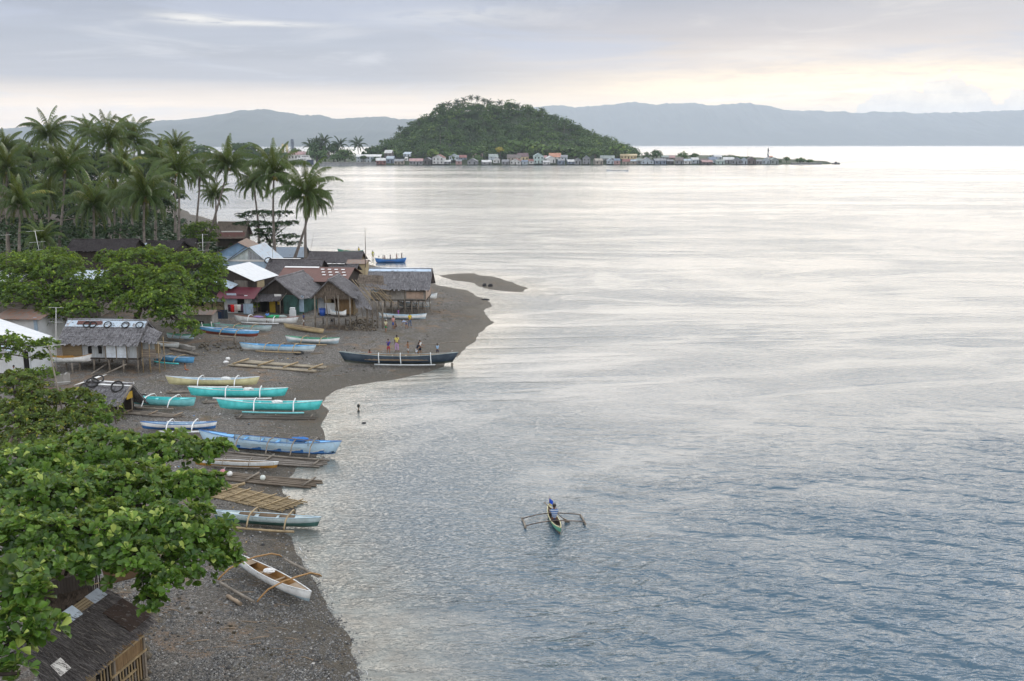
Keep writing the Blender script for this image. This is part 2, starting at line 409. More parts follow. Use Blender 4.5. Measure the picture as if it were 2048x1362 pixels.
def mat_beach():
    m, N, out = new_mat('gravel_beach'); p = geo(N); x, y, z = N.sep(p)
    vor = N.n('ShaderNodeTexVoronoi', feature='F1'); N.put(vor.inputs['Vector'], p); vor.inputs['Scale'].default_value = 12.0
    vor2 = N.n('ShaderNodeTexVoronoi', feature='F1'); N.put(vor2.inputs['Vector'], p); vor2.inputs['Scale'].default_value = 26.0
    stone = N.sep(vor.outputs['Color'])[0]; stone2 = N.sep(vor2.outputs['Color'])[1]
    big = N.noise(p, .16, 5, .6, .5); mid = N.noise(p, .9, 5, .65, .4); fine = N.noise(p, 6, 4, .7)
    grav = N.ramp(stone, [(0, (.065, .062, .060)), (.5, (.130, .124, .116)), (.85, (.20, .19, .178)), (.96, (.36, .35, .33)), (1, (.52, .51, .49))])
    grav = N.mix(.5, grav, N.ramp(stone2, [(0, (.050, .047, .046)), (.6, (.140, .132, .122)), (.92, (.25, .24, .22)), (1, (.48, .47, .45))]))
    sand = N.mix(N.step(fine, .3, .7), (.165, .122, .088), (.24, .185, .140))
    c = N.mix(N.step(N.m('ADD', N.m('MULTIPLY', mid, .6), N.m('MULTIPLY', big, .5)), .56, .70), grav, sand)
    # brown algae and rubble low on the beach
    c = N.mix(N.m('MULTIPLY', N.step(N.noise(p, .45, 5, .65, .8), .52, .68), .55), c, (.105, .088, .054))
    mud = N.mix(N.step(fine, .3, .7), (.052, .047, .039), (.115, .103, .085))
    c = N.mix(N.m('MULTIPLY', N.step(N.m('ADD', z, N.m('MULTIPLY', mid, .5)), .70, .12), .6), c, mud)
    wet = N.step(N.m('ADD', z, N.m('MULTIPLY', N.m('SUBTRACT', mid, .5), .25)), .30, .02)
    c = N.mix(N.m('MULTIPLY', wet, .5), c, (.048, .043, .032))
    soil = N.mix(N.step(mid, .35, .65), (.040, .034, .026), (.085, .068, .050))
    c = N.mix(N.step(z, 1.15, 1.5), c, soil)
    r = N.mix(wet, (.95, .95, .95), (.55, .55, .55)); 
    h = N.m('ADD', N.m('MULTIPLY', vor.outputs['Distance'], -1.2), N.m('MULTIPLY', vor2.outputs['Distance'], -.5))
    pbsdf(N, out, c, N.sep(r)[0], bump(N, N.m('ADD', h, mid), .06), .10); return m
M_BEACH = mat_beach()
gx = graded(-420, -46, 6, 12, .42); gy = graded(12, 30, 175, 520, .55, 1.10)
beach = grid_mesh('beach', gx, gy, ground_np, M_BEACH); tag(beach, 'dark gravel beach with boats drawn up on it', 'beach', kind='structure')

# ---------------------------------------------------------------- water
def mat_water():
    m, N, out = new_mat('sea_water'); p = geo(N); x, y, z = N.sep(p)
    sh = attr(N, 'depth')
    big = N.noise(N.vscale(p, (.012, .022, 1), (0, 0, .25)), 1.0, 5, .6, 1.6)
    mid = N.noise(N.vscale(p, (.05, .10, 1), (0, 0, -.15)), 1.0, 4, .6, 1.2)
    far_ = N.noise(N.vscale(p, (.0016, .0075, 1), (0, 0, .08)), 1.0, 6, .6, 1.0)
    chop = N.step(N.m('ADD', N.m('MULTIPLY', big, .65), N.m('MULTIPLY', mid, .35)), .36, .62)
    chop = N.m('MULTIPLY_ADD', chop, .75, .25)
    rip = N.step(N.m('ADD', N.m('ADD', y, N.m('MULTIPLY', x, -.25)), N.m('MULTIPLY', N.m('SUBTRACT', big, .5), 120.0)), 72.0, 20.0)
    sl = N.noise(N.vscale(p, (.009, .030, 1), (0, 0, -.35)), 1.0, 4, .55, 2.6); slick = N.step(N.m('ABSOLUTE', N.m('SUBTRACT', sl, .5)), .065, .0)
    calm = N.m('MULTIPLY', chop, N.m('SUBTRACT', 1.0, N.m('MULTIPLY', slick, N.m('MULTIPLY_ADD', rip, -.52, .60)))); off = N.m('MULTIPLY_ADD', N.step(sh, .02, 1.4), .85, .15)
    w1 = N.noise(N.vscale(p, (.60, 1.30, 1), (0, 0, .18)), 1.0, 2, .5, .9)
    w2 = N.noise(N.vscale(p, (1.7, 3.2, 1), (0, 0, -.22)), 1.0, 3, .6, .6)
    w3 = N.noise(N.vscale(p, (5.0, 8.5, 1), (0, 0, .1)), 1.0, 3, .6, .3)
    w0 = N.noise(N.vscale(p, (.10, .20, 1), (0, 0, .35)), 1.0, 2, .5, .6)
    def sharp(w): return N.m('SUBTRACT', 1.0, N.m('ABSOLUTE', N.m('MULTIPLY_ADD', w, 2.0, -1.0)))
    def train(rot, per, along, dist, dsc):     # one train of short wind waves: long irregular crests, period per metres
        nd = N.n('ShaderNodeTexWave', wave_type='BANDS', bands_direction='X', wave_profile='SIN')
        N.l(N.vscale(p, (1, along, 1), (0, 0, R(rot))), nd.inputs['Vector']); nd.inputs['Scale'].default_value = .314/per
        nd.inputs['Distortion'].default_value = dist; nd.inputs['Detail'].default_value = 2.5; nd.inputs['Detail Scale'].default_value = dsc; nd.inputs['Detail Roughness'].default_value = .55
        return N.m('POWER', nd.outputs['Fac'], 1.7)
    tA = train(-82, .90, .42, 3.6, 1.2); tB = train(-116, .58, .45, 3.2, 1.5); tC = train(-62, 1.7, .45, 3.6, .9)
    patch = N.m('MULTIPLY_ADD', N.step(mid, .35, .65), .65, .35)
    tr = N.m('ADD', N.m('ADD', N.m('MULTIPLY', tA, .50), N.m('MULTIPLY', N.m('MULTIPLY', tB, patch), .30)), N.m('MULTIPLY', tC, .30))
    h = N.m('MULTIPLY', N.m('MULTIPLY', N.m('ADD', N.m('MULTIPLY', N.m('POWER', sharp(w1), 2.6), .35), tr), N.m('MULTIPLY_ADD', rip, 1.0, .10)), off)
    h = N.m('ADD', h, N.m('MULTIPLY', N.m('ADD', N.m('MULTIPLY', sharp(w2), .5), w2), N.m('MULTIPLY_ADD', rip, .06, .085)))
    h = N.m('ADD', h, N.m('MULTIPLY', N.m('ADD', w3, N.m('MULTIPLY', N.m('POWER', sharp(w3), 2.0), .4)), .072)); h = N.m('ADD', h, N.m('MULTIPLY', w0, N.m('MULTIPLY', off, N.m('MULTIPLY_ADD', rip, .5, .12))))
    nb = bump(N, N.m('MULTIPLY', h, calm), WAVE, 1.0)
    deep = N.mix(N.step(big, .3, .7), (.018, .062, .104), (.030, .076, .118))
    shallow = N.mix(N.step(N.noise(p, .8, 4, .6), .35, .65), (.10, .105, .095), (.13, .15, .145))
    c = N.mix(N.step(sh, .0, .45), shallow, deep)
    di = N.n('ShaderNodeBsdfDiffuse'); N.put(di.inputs[0], c)
    gl = N.n('ShaderNodeBsdfGlossy', distribution='GGX'); gl.inputs['Color'].default_value = (1, 1, 1, 1)
    N.put(gl.inputs['Roughness'], N.m('ADD', N.m('MULTIPLY_ADD', N.step(far_, .42, .62), .05, .045), N.m('MULTIPLY', N.m('SUBTRACT', 1.0, rip), .07))); N.l(nb, gl.inputs['Normal'])
    fr = N.n('ShaderNodeFresnel'); fr.inputs['IOR'].default_value = 1.55; N.l(nb, fr.inputs['Normal'])
    mx = N.n('ShaderNodeMixShader'); N.l(fr.outputs[0], mx.inputs[0]); N.l(di.outputs[0], mx.inputs[1]); N.l(gl.outputs[0], mx.inputs[2])
    N.l(mx.outputs[0], out.inputs[0]); return m
WAVE = .70
M_WATER = mat_water()
wx = graded(-19000, -30, 6, 19000, .5, 1.16); wy = graded(2, 30, 170, 17500, .6, 1.14)
water = grid_mesh('sea', wx, wy, lambda a, b: a*0, M_WATER, {'depth': lambda a, b, c: np.clip(-ground_np(a, b), 0, 3)}, False)
tag(water, 'calm pale grey sea rippled blue close by', 'sea', kind='structure')

# ---------------------------------------------------------------- far mountains
def mat_slope(name, a, b):
    m, N, out = new_mat(name); n = N.noise(geo(N), .004, 6, .65)
    pbsdf(N, out, N.mix(N.step(n, .3, .7), a, b), .95, None, .05); return m
M_MTN = mat_slope('far_mountain_woods', (.030, .045, .040), (.050, .066, .050))
def mountain(name, pts, D, label, seed, depth=2600):
    px = np.array([q[0] for q in pts], float); py = np.array([q[1] for q in pts], float)
    n = 1000; u = np.linspace(px[0], px[-1], n)
    top = np.interp(u, px, py)
    top = top + 4.6*fbm(u/30 + seed, u*0+seed, 3) + 2.2*fbm(u/7 + seed, u*0+seed+4, 3)
    rays = [PD(a, b, D) for a, b in zip(u, top)]
    X = np.array([r.x for r in rays]); Hh = np.maximum(np.array([r.z for r in rays]), 30)
    rows = 26; V = []; 
    for k in range(rows):
        s = k/(rows-5)                       # 0 at the foot, 1 at the crest, beyond it the back
        yy = D - depth + depth*s
        prof = np.where(s <= 1, s**1.25, np.maximum(1-(s-1)*4.5, 0))
        spur = 1 + (.55*fbm(X/520 + seed, np.full(n, yy/900), 4) if 0 < s < 1 else 0)*(1 if s > 1 else math.sin(math.pi*min(s, 1)))
        sc = yy/D
        V.append(np.stack([X*(.35+.65*sc) if False else X, np.full(n, yy) + 160*fbm(X/700+seed*2, np.full(n, s*2), 3)*(s < 1), np.maximum(Hh*prof*spur, -2) - (4 if k == 0 else 0)], -1))
    V = np.concatenate(V); i = np.arange(rows-1)[:, None]*n + np.arange(n-1)[None]; Fq = np.stack([i, i+1, i+1+n, i+n], -1).reshape(-1, 4)
    o = mesh_np(name, V, Fq, M_MTN, None, True); tag(o, label, 'mountain', kind='structure')
mountain('mountains', [(-420, 262), (-200, 262), (0, 257), (100, 250), (200, 246), (300, 243), (400, 234), (450, 227), (490, 219), (520, 219), (560, 224), (600, 228), (640, 231), (668, 238), (700, 236), (760, 235), (830, 236), (900, 240), (1000, 246), (1080, 262), (1150, 280)], 9500, 'hazy blue mountain ridge behind the palms', 1.3)
mountain('mountains', [(820, 262), (900, 240), (980, 222), (1050, 215), (1100, 211), (1150, 214), (1200, 212), (1270, 205), (1320, 209), (1390, 206), (1440, 211), (1490, 205), (1530, 211), (1570, 219), (1650, 222), (1700, 226), (1760, 223), (1830, 226), (1900, 224), (2000, 222), (2050, 220), (2200, 226), (2500, 236)], 13500, 'long hazy grey mountain ridge across the water', 5.7)

# ---------------------------------------------------------------- far shore and the wooded hill
FAR_Y = 955.0
def far_front(px): return np.interp(px, [-600, 200, 420, 600, 1000, 1400, 1560, 1640, 1660], [1300, 1180, 1010, 955, 952, 968, 985, 1000, 1004])
HILL = [(745, 318), (762, 304), (790, 287), (815, 262), (850, 240), (880, 222), (905, 214), (940, 217), (975, 218), (1000, 217), (1040, 219), (1080, 228), (1110, 240), (1140, 252), (1180, 273), (1220, 287), (1255, 302), (1275, 318)]
HY = 1110.0
hx = np.array([PD(a, b, HY).x for a, b in HILL]); hz = np.array([PD(a, b, HY).z for a, b in HILL]) - 2
def far_ground(x, y):
    px = CX + x/np.maximum(y, 1)*F*1.0
    px = CX + F*x/(y*math.cos(PITCH) + HC*math.sin(PITCH))
    fy = far_front(px) + 3*fbm(x/25, y/25, 2)
    d = y - fy
    base = np.clip(d*.12, -2, 1.6)
    end = np.clip((1668 - px)/14, 0, 1); base = np.where(px > 1668, -2, base*end - (1-end)*1.0)
    prof = np.interp(x, hx, hz, left=0, right=0)
    s = np.clip((y - 985)/(HY-985), 0, 1); back = np.clip(1 - (y-HY)/170, 0, 1)
    k = np.where(y < HY, s**.8*(.25+.75*s), back)
    hill = np.maximum(prof - 1.6, 0)*k*(1 + .05*fbm(x/30, y/30, 3))
    return np.maximum(base + hill, -2)
fgx = np.concatenate([np.arange(-1500, -330, 18), np.arange(-330, 340, 4.0)]); fgy = np.concatenate([np.arange(940, 1010, 2.5), np.arange(1010, 1300, 7.0), np.arange(1300, 1700, 40)])
M_FARSOIL = mat_plain('far_shore_soil', (.035, .055, .025), .95, .4, .05, 0)
far_land = grid_mesh('far_shore', fgx, fgy, far_ground, M_FARSOIL); tag(far_land, 'low far shore with a wooded hill', 'shore', kind='structure')

# ---------------------------------------------------------------- haze: one even body of air round everything
def build_haze():
    mb = MB(); x0, x1, y0, y1, z0, z1 = -21000, 21000, -400, 18500, -4, 650
    mb.box(((x0+x1)/2, (y0+y1)/2, (z0+z1)/2), (x1-x0, y1-y0, z1-z0))
    m, N, out = new_mat('haze')
    v = N.n('ShaderNodeVolumePrincipled'); v.inputs['Color'].default_value = (.77, .865, 1.0, 1); v.inputs['Density'].default_value = HAZE
    v.inputs['Anisotropy'].default_value = .35
    N.l(v.outputs[0], out.inputs['Volume'])
    o = mb.build('haze', m); tag(o, 'thin pale air that fades the far hills', 'haze', kind='stuff')
HAZE = 0.7e-4
build_haze()
# ================================================================ plants
def M_leaf3(name, dark, light, yel, trans=.25, rough=.45): return mat_leaf(name, dark, light, yel, trans, rough)
M_LEAF_NEAR = mat_leaf('sea_almond_leaf', (.018, .058, .008), (.145, .285, .036), (.40, .50, .12), .36, .30)
M_LEAF_MID = mat_leaf('broad_leaf', (.015, .048, .007), (.165, .290, .024), (.34, .45, .06), .34, .40)
M_LEAF_OLIVE = mat_leaf('olive_leaf', (.022, .054, .008), (.150, .240, .028), (.33, .32, .05), .25, .5)
M_LEAF_DARK = mat_leaf('dark_leaf', (.010, .030, .010), (.040, .085, .024), (.07, .12, .03), .15, .5)
M_LEAF_FAR = mat_leaf('woodland_leaf', (.022, .062, .014), (.095, .170, .030), (.18, .24, .045), .15, .7)
M_LEAF_YEL = mat_leaf('yellow_leaf', (.30, .26, .03), (.50, .42, .05), (.62, .52, .10), .2, .6)
M_PALM = mat_leaf('palm_leaf', (.016, .048, .011), (.088, .150, .024), (.28, .27, .06), .26, .36)
M_PALM_FAR = mat_leaf('far_palm_leaf', (.016, .042, .014), (.05, .085, .032), (.08, .11, .04), .15, .7)
M_BARK = mat_plain('grey_bark', (.13, .11, .095), .9, .5, 2.5, .02)
M_BARK_DARK = mat_plain('dark_bark', (.055, .045, .038), .9, .5, 2.5, .02)
M_PALMTRUNK = mat_plain('palm_trunk', (.21, .19, .175), .9, .45, 1.8, .02)
M_COCONUT = mat_plain('coconut', (.30, .27, .05), .5, .4, 3, 0)
M_COCODRY = mat_plain('dry_palm_husk', (.20, .10, .04), .9, .5, 3, 0)
nr = np.random.default_rng(11)

def unit(v): return v/np.maximum(np.linalg.norm(v, axis=-1, keepdims=True), 1e-9)
def leaves(P0, D, U, L, W, rn, fold=.22):
    """two-faced folded leaves: base P0, direction D, upper side U, length L, width W"""
    n = len(P0); D = unit(D); Sd = unit(np.cross(D, U)); Un = np.cross(Sd, D)
    L = np.asarray(L).reshape(-1, 1); W = np.asarray(W).reshape(-1, 1)
    def at(a, s, h): return P0 + D*L*a + Sd*W*s + Un*W*h
    V = np.stack([at(0, 0, 0), at(.42, .36, fold), at(.78, .46, fold*1.1), at(1, 0, -.10), at(.78, -.46, fold*1.1), at(.42, -.36, fold)], 1).reshape(-1, 3)
    b = (np.arange(n)*6)[:, None]
    Fq = np.concatenate([b + np.array([[0, 1, 2, 3]]), b + np.array([[0, 3, 4, 5]])])
    return V, Fq, np.repeat(rn, 6)
def quads(P0, Nrm, size, rn, asp=1.0):
    n = len(P0); Nrm = unit(Nrm); t = unit(np.cross(Nrm, nr.normal(size=(n, 3)))); b = np.cross(Nrm, t)
    s = np.asarray(size).reshape(-1, 1)*.5
    V = np.stack([P0 - t*s - b*s*.2*asp, P0 - b*s*asp, P0 + t*s + b*s*.15*asp, P0 + b*s*asp], 1).reshape(-1, 3)
    return V, (np.arange(n)*4)[:, None] + np.arange(4)[None], np.repeat(rn, 4)
def join(parts):
    V, Fq, A, o = [], [], [], 0
    for v, f, a in parts: V.append(v); Fq.append(f+o); A.append(a); o += len(v)
    return np.concatenate(V), np.concatenate(Fq), np.concatenate(A)

def limb(mb, a, b, r0, r1, sag=.12, n=5, m=0, k=6):
    a, b = Vector(a), Vector(b); L = (b-a).length; pts = []
    for i in range(n):
        t = i/(n-1); w = math.sin(math.pi*t)
        pts.append(a.lerp(b, t) + Vector((rnd.uniform(-1, 1)*.05*L*w, rnd.uniform(-1, 1)*.05*L*w, sag*L*w)))
    mb.tube(pts, [r0+(r1-r0)*i/(n-1) for i in range(n)], k, m)
    return pts

def rosette_tree(name, label, cat, base, clumps, leaf, per, mat, group=None, trunk_r=.22, bark=None, fork=.35, twig=True, flat=1.0, nleaf=8, shell=.55, rbias=0.0):
    """a broad-leaved tree: crown = rosettes of big leaves at the twig ends of every clump; clumps = (px, py, Y, rx_px, ry_px) or world tuples"""
    base = Vector(base); root = empty(name, base, 0, label, cat, group)
    cs = []
    for c in clumps:
        p = PD(c[0], c[1], c[2]); k = pxm(p); cs.append((p - base, c[3]/k, c[4]/k))
    parts = []; area = sum(a*b for _, a, b in cs)
    mb = MB()
    tot = sum((c[1] for c in cs))
    ctr = sum((c[0]*c[1] for c in cs), Vector())/tot
    hmin = min(c[0].z - c[2] for c in cs)
    fk = Vector((ctr.x*fork, ctr.y*fork, max(.35*ctr.z, min(hmin+.2*ctr.z, .75*ctr.z))))
    limb(mb, (0, 0, -.3), fk, trunk_r, trunk_r*.72, .03, 6, 0, 8)
    for c, rx, rz in cs:
        pts = limb(mb, fk, c - Vector((0, 0, rz*.35)), trunk_r*.5, trunk_r*.16, .10)
        n = max(6, int(per*rx*(rz+.35*rx)))
        u = unit(nr.normal(size=(n, 3))); u[:, 2] = np.where(nr.random(n) < .78, np.abs(u[:, 2]), u[:, 2])
        rad = shell + (1-shell)*nr.random(n)**.6
        rad = rad*(1 + .24*np.sin(u[:, 0]*5+c.x*2)*np.cos(u[:, 1]*4+c.z) )
        ry = rx*.85
        tips = np.array(c) + u*rad[:, None]*np.array([rx, ry, rz*flat])
        axis = unit(u*np.array([.8, .8, .5]) + np.array([0, 0, .75]) + nr.normal(size=(n, 3))*.25)
        az = nr.random(n)[:, None]*6.28 + np.arange(nleaf)[None]*6.283/nleaf + nr.normal(size=(n, nleaf))*.25
        t = unit(np.cross(axis, np.array([.3, .2, .9]))); b = np.cross(axis, t)
        pit = nr.uniform(.15, .75, (n, nleaf))
        d = (t[:, None]*np.cos(az)[..., None] + b[:, None]*np.sin(az)[..., None])*np.cos(pit)[..., None] + axis[:, None]*np.sin(pit)[..., None]
        up = np.broadcast_to(axis[:, None], d.shape).reshape(-1, 3)
        tone = np.clip(nr.normal(.44, .22, n)[:, None] + nr.normal(0, .13, (n, nleaf)) + rbias, 0, 1)
        old = nr.random((n, nleaf)) < .03; tone = np.where(old, 1, tone)
        L = leaf*nr.uniform(.45, 1.18, (n, nleaf))
        P0 = np.repeat(tips, nleaf, 0) + d.reshape(-1, 3)*leaf*.12
        parts.append(leaves(P0, d.reshape(-1, 3) + nr.normal(size=(n*nleaf, 3))*.12, up, L.ravel(), L.ravel()*.68, tone.ravel()))
        if twig:
            for j in range(0, n, 9):
                q = Vector(tips[j]); w = pts[-2].lerp(pts[-1], nr.random())
                mb.tube([w, w.lerp(q, .55) + Vector((0, 0, -.04*rx)), q], [trunk_r*.12, trunk_r*.07, trunk_r*.04], 4, 0, True, False)
    V, Fq, A = join(parts)
    mesh_np('crown', V, Fq, mat, root, False, {'rnd': A})
    mb.build('trunk', bark or M_BARK, root)
    return root

# ---------------------------------------------------------------- coconut palms
def palm_crown(seed, nf=26, L=4.6, nl=30, w=.10, far=False):
    g = np.random.default_rng(seed); parts = []; mb = MB()
    for i in range(nf):
        t = i/(nf-1); az = i*2.39996 + g.normal()*.22
        e0 = math.radians(84 - 104*t**1.1 + g.normal()*7)             # young fronds upright, old ones hang
        droop = .8 + .95*min(1, t*1.3+.12) + g.normal()*.14
        ln = L*(.72 + .34*math.sin(math.pi*min(1, .25+t*.8)))*g.uniform(.9, 1.08)
        m = 11; pts = []; p = np.array([0, 0, .0]); 
        for j in range(m):
            s = j/(m-1); e = e0 - droop*s**1.35*1.25
            e = max(e, -1.45); d = np.array([math.cos(az)*math.cos(e), math.sin(az)*math.cos(e), math.sin(e)])
            pts.append(p.copy()); p = p + d*ln/(m-1)
        pts = np.array(pts)
        if not far: mb.tube([tuple(q) for q in pts], [.055*(1-.85*j/(m-1)) for j in range(m)], 4, 1, True, False)
        s = np.linspace(.13, 1, nl); idx = s*(m-1); k = np.minimum(idx.astype(int), m-2); fr = (idx-k)[:, None]
        P0 = pts[k]*(1-fr) + pts[k+1]*fr; T = unit(pts[k+1]-pts[k])
        side = unit(np.cross(T, np.array([0, 0, 1.0])) + 1e-6); 
        up = np.cross(side, T)
        sway = g.normal()*.25
        for sg in (-1, 1):
            q = nl
            ll = .80*L/4.6*np.sin(np.pi*(.14+.80*s))**.7*g.uniform(.85, 1.1, q)
            D = unit(side*sg*(.80+.15*sway*sg) + T*(.45+.3*s[:, None]) - up*.05 + np.array([0, 0, -.85 - .3*t]) + g.normal(size=(q, 3))*.10)
            D2 = unit(D + np.array([0, 0, -.85]))
            W = T*w*.5
            mid = P0 + D*ll[:, None]*.55; tip = mid + D2*ll[:, None]*.45
            V = np.stack([P0-W, P0+W, mid+W*.8, mid-W*.8, tip+W*.12, tip-W*.12], 1).reshape(-1, 3)
            b = (np.arange(q)*6)[:, None]
            Fq = np.concatenate([b+np.array([[0, 1, 2, 3]]), b+np.array([[3, 2, 4, 5]])])
            tone = np.clip(.34 + .30*(1-t) + g.normal(0, .10) + g.normal(0, .08, q) + (.35 if t > .93 and g.random() < .4 else 0), 0, 1)
            parts.append((V, Fq, np.repeat(tone, 6)))
    V, Fq, A = join(parts)
    if mb.v:
        v2 = np.array([tuple(v) for v in mb.v]); f2 = np.array(mb.f)
        Fq = np.concatenate([Fq, f2+len(V)]); V = np.concatenate([V, v2]); A = np.concatenate([A, np.full(len(v2), .82)])
    return V, Fq, A
CROWNS = []
for sd in range(5):
    V, Fq, A = palm_crown(40+sd, 32+sd % 3*2, 5.3, 34, .115)
    o = mesh_np('crown', V, Fq, M_PALM, None, False, {'rnd': A}); CROWNS.append(o.data); bpy.data.objects.remove(o)
def nuts_mesh():
    mb = MB()
    for i in range(15):
        a = i*2.4; r = .22 + .12*rnd.random(); mb.ball((r*math.cos(a), r*math.sin(a), -.32 - .3*rnd.random()), (.11, .11, .14), 7, 5, 0)
    for i in range(7):
        a = i*.9; mb.tube([(0, 0, -.05), (.25*math.cos(a), .25*math.sin(a), -.3), (.42*math.cos(a), .42*math.sin(a), -.95)], [.03, .03, .012], 4, 1)
    o = mb.build('coconuts', [M_COCONUT, M_COCODRY]); me = o.data; bpy.data.objects.remove(o); return me
NUTS = nuts_mesh()
PALM_GROUP = 'coconut palms of the village grove'
def palm(px, py, bpx, Y, fr_px, label, k, nuts=True, lean_y=0.0):
    top = PD(px, py, Y); z0 = max(gz(top.x, Y), 0)
    dep = Y*math.cos(PITCH) + (HC-z0)*math.sin(PITCH)
    bx = (bpx-CX)/F*dep
    base = Vector((bx, Y+lean_y, z0)); root = empty('palm_tree', base, 0, label, 'palm', PALM_GROUP)
    t = top - base; sc = fr_px/pxm(top)/4.3
    mb = MB(); pts, rs = [], []
    n = 14
    for i in range(n):
        s = i/(n-1); q = Vector((t.x*(s**1.25 if abs(t.x) < 3 else s**1.1), t.y*s**1.3, -.2 + (t.z+.2)*s))
        q.x += .12*math.sin(s*5+px); pts.append(q); rs.append((.21*(1-s)**2 + .135 + (.05 if i == 0 else 0)))
    mb.tube(pts, rs, 8, 0)
    for i in range(1, 40):                     # leaf scars ring the trunk
        s = i/40*(n-1); j = int(s); q = pts[j].lerp(pts[min(j+1, n-1)], s-j); r = rs[j]
        mb.tube([q-Vector((0, 0, .035)), q, q+Vector((0, 0, .035))], [r*.98, r*1.10, r*.98], 8, 0, True, False)
    mb.build('trunk', M_PALMTRUNK, root)
    c = bpy.data.objects.new('crown', CROWNS[k % len(CROWNS)]); COL.objects.link(c); c.parent = root; c.location = t
    c.rotation_euler = (0, 0, px*.37); c.scale = (sc, sc, sc*1.02)
    if nuts:
        c = bpy.data.objects.new('coconuts', NUTS); COL.objects.link(c); c.parent = root; c.location = t; c.scale = (sc*1.15,)*3
    return root
for i, a in enumerate([
    (14, 340, 18, 148, 58, 'tall coconut palm with a straight pale trunk at the left edge'),
    (98, 272, 100, 205, 52, 'tall dark coconut palm whose crown stands highest left of the grove'),
    (130, 338, 119, 150, 64, 'coconut palm with a slim leaning trunk above the rooftop antenna'),
    (176, 268, 172, 260, 36, 'small distant coconut palm between two tall dark crowns'),
    (216, 284, 221, 188, 60, 'tall coconut palm with upright fronds above the ridge line'),
    (268, 282, 266, 205, 52, 'tall coconut palm with a swept feathery crown beside the upright one'),
    (187, 412, 187, 140, 66, 'low spreading dark coconut palm with trunk hidden in shade'),
    (290, 392, 290, 134, 74, 'bright yellowish coconut palm heavy with nuts in front of the grove'),
    (356, 344, 360, 150, 62, 'coconut palm with green nuts and pale trunk beside open water'),
    (352, 296, 350, 212, 36, 'smaller coconut palm showing behind the nut laden palm'),
    (399, 352, 393, 168, 44, 'slender dark coconut palm against the glinting bay'),
    (456, 332, 410, 165, 56, 'coconut palm on a long trunk leaning strongly right over water'),
    (508, 368, 520, 176, 46, 'shaded coconut palm tucked behind the tallest shore palm'),
    (548, 350, 549, 155, 66, 'tall coconut palm with an upright trunk behind the blue gable'),
    (612, 388, 613, 150, 70, 'full coconut palm nearest the open sea at the grove end'),
    (628, 404, 582, 158, 40, 'coconut palm on a short bent trunk behind the last palm'),
    (40, 408, 42, 132, 56, 'low coconut palm with arching fronds at the left of the grove'),
    (84, 480, 100, 112, 40, 'young light green coconut palm beside a rooftop antenna'),
    (10, 300, 6, 225, 44, 'dark coconut palm high up at the left edge'),
    (62, 318, 60, 240, 40, 'dark coconut palm deep in the grove under the tallest crown'),
    (150, 312, 150, 230, 42, 'dark coconut palm deep in the grove behind the leaning one'),
    (245, 338, 240, 175, 50, 'shaded coconut palm behind the upright fronds'),
    (318, 322, 312, 190, 46, 'shaded coconut palm at the middle of the grove'),
    (430, 392, 436, 185, 34, 'small dark coconut palm low beside the leaning trunk'),
    (232, 400, 225, 165, 50, 'dark coconut palm behind the bright nut laden one'),
    (100, 392, 95, 170, 50, 'dark coconut palm low in the shade of the grove')]):
    palm(*a, i, nuts=i in (0, 2, 4, 7, 8, 11, 13, 14))

# ---------------------------------------------------------------- near broad-leaved trees
rosette_tree('sea_almond_tree', 'great sea almond tree with big round leaves spreading over the thatched hut', 'tree', G(172, 1205), [
    (50, 935, 34, 105, 42), (190, 905, 36.5, 105, 38), (320, 905, 37, 95, 30), (410, 905, 37, 50, 16), (445, 892, 37.5, 22, 9),
    (70, 1005, 31, 115, 50), (225, 985, 33, 115, 52), (355, 985, 34, 85, 40), (415, 970, 34.5, 36, 20),
    (55, 1090, 28.5, 105, 60), (195, 1075, 30, 120, 60), (335, 1065, 31, 95, 55), (430, 1080, 31.5, 42, 45), (455, 1120, 31.5, 30, 30), (250, 1120, 29, 85, 38),
    (390, 1130, 30, 60, 34), (320, 1165, 29, 50, 34), (300, 1205, 28.5, 28, 20), (130, 1140, 28, 55, 30), (60, 1140, 27, 60, 34)],
    .255, 92, M_LEAF_NEAR, None, .30, M_BARK_DARK)
rosette_tree('sea_almond_tree', 'sea almond branch tree reaching in from the left edge over the hut roof', 'tree', (-19, 19, gz(-19, 19)), [
    (20, 1170, 24, 60, 48), (70, 1200, 23.5, 40, 42), (40, 1250, 23, 60, 40), (95, 1262, 23.2, 32, 26), (15, 1310, 22.5, 45, 40), (40, 1340, 22, 20, 20)],
    .29, 70, M_LEAF_NEAR, None, .26, M_BARK_DARK)
rosette_tree('broadleaf_tree', 'wide bright green tree at the village middle, between the stilt hut and the maroon roof', 'tree', G(270, 640), [
    (300, 520, 104, 62, 20), (385, 528, 104, 62, 20), (228, 522, 105, 42, 16), (428, 548, 103, 30, 18), (248, 566, 99, 66, 30), (330, 572, 98, 66, 30), (420, 580, 101, 36, 24),
    (290, 612, 95, 62, 26), (345, 632, 93, 44, 22), (376, 655, 91, 26, 12), (395, 668, 90, 13, 6), (215, 595, 97, 42, 28), (330, 605, 94, 60, 24), (400, 605, 100, 30, 20)],
    .25, 66, M_LEAF_MID, None, .30, None, .35, True, 1.35)
rosette_tree('broadleaf_tree', 'dense mid green tree over the white roofs at the left', 'tree', G(95, 655), [
    (30, 555, 100, 60, 28), (110, 548, 100, 70, 30), (55, 600, 96, 70, 30), (150, 590, 97, 50, 34), (100, 522, 104, 60, 18), (25, 522, 106, 40, 13), (160, 625, 94, 42, 18), (15, 585, 96, 30, 22), (100, 632, 94, 34, 20)],
    .25, 60, M_LEAF_MID, None, .28, None, .35, True, 1.35, 8, .55, -.06)
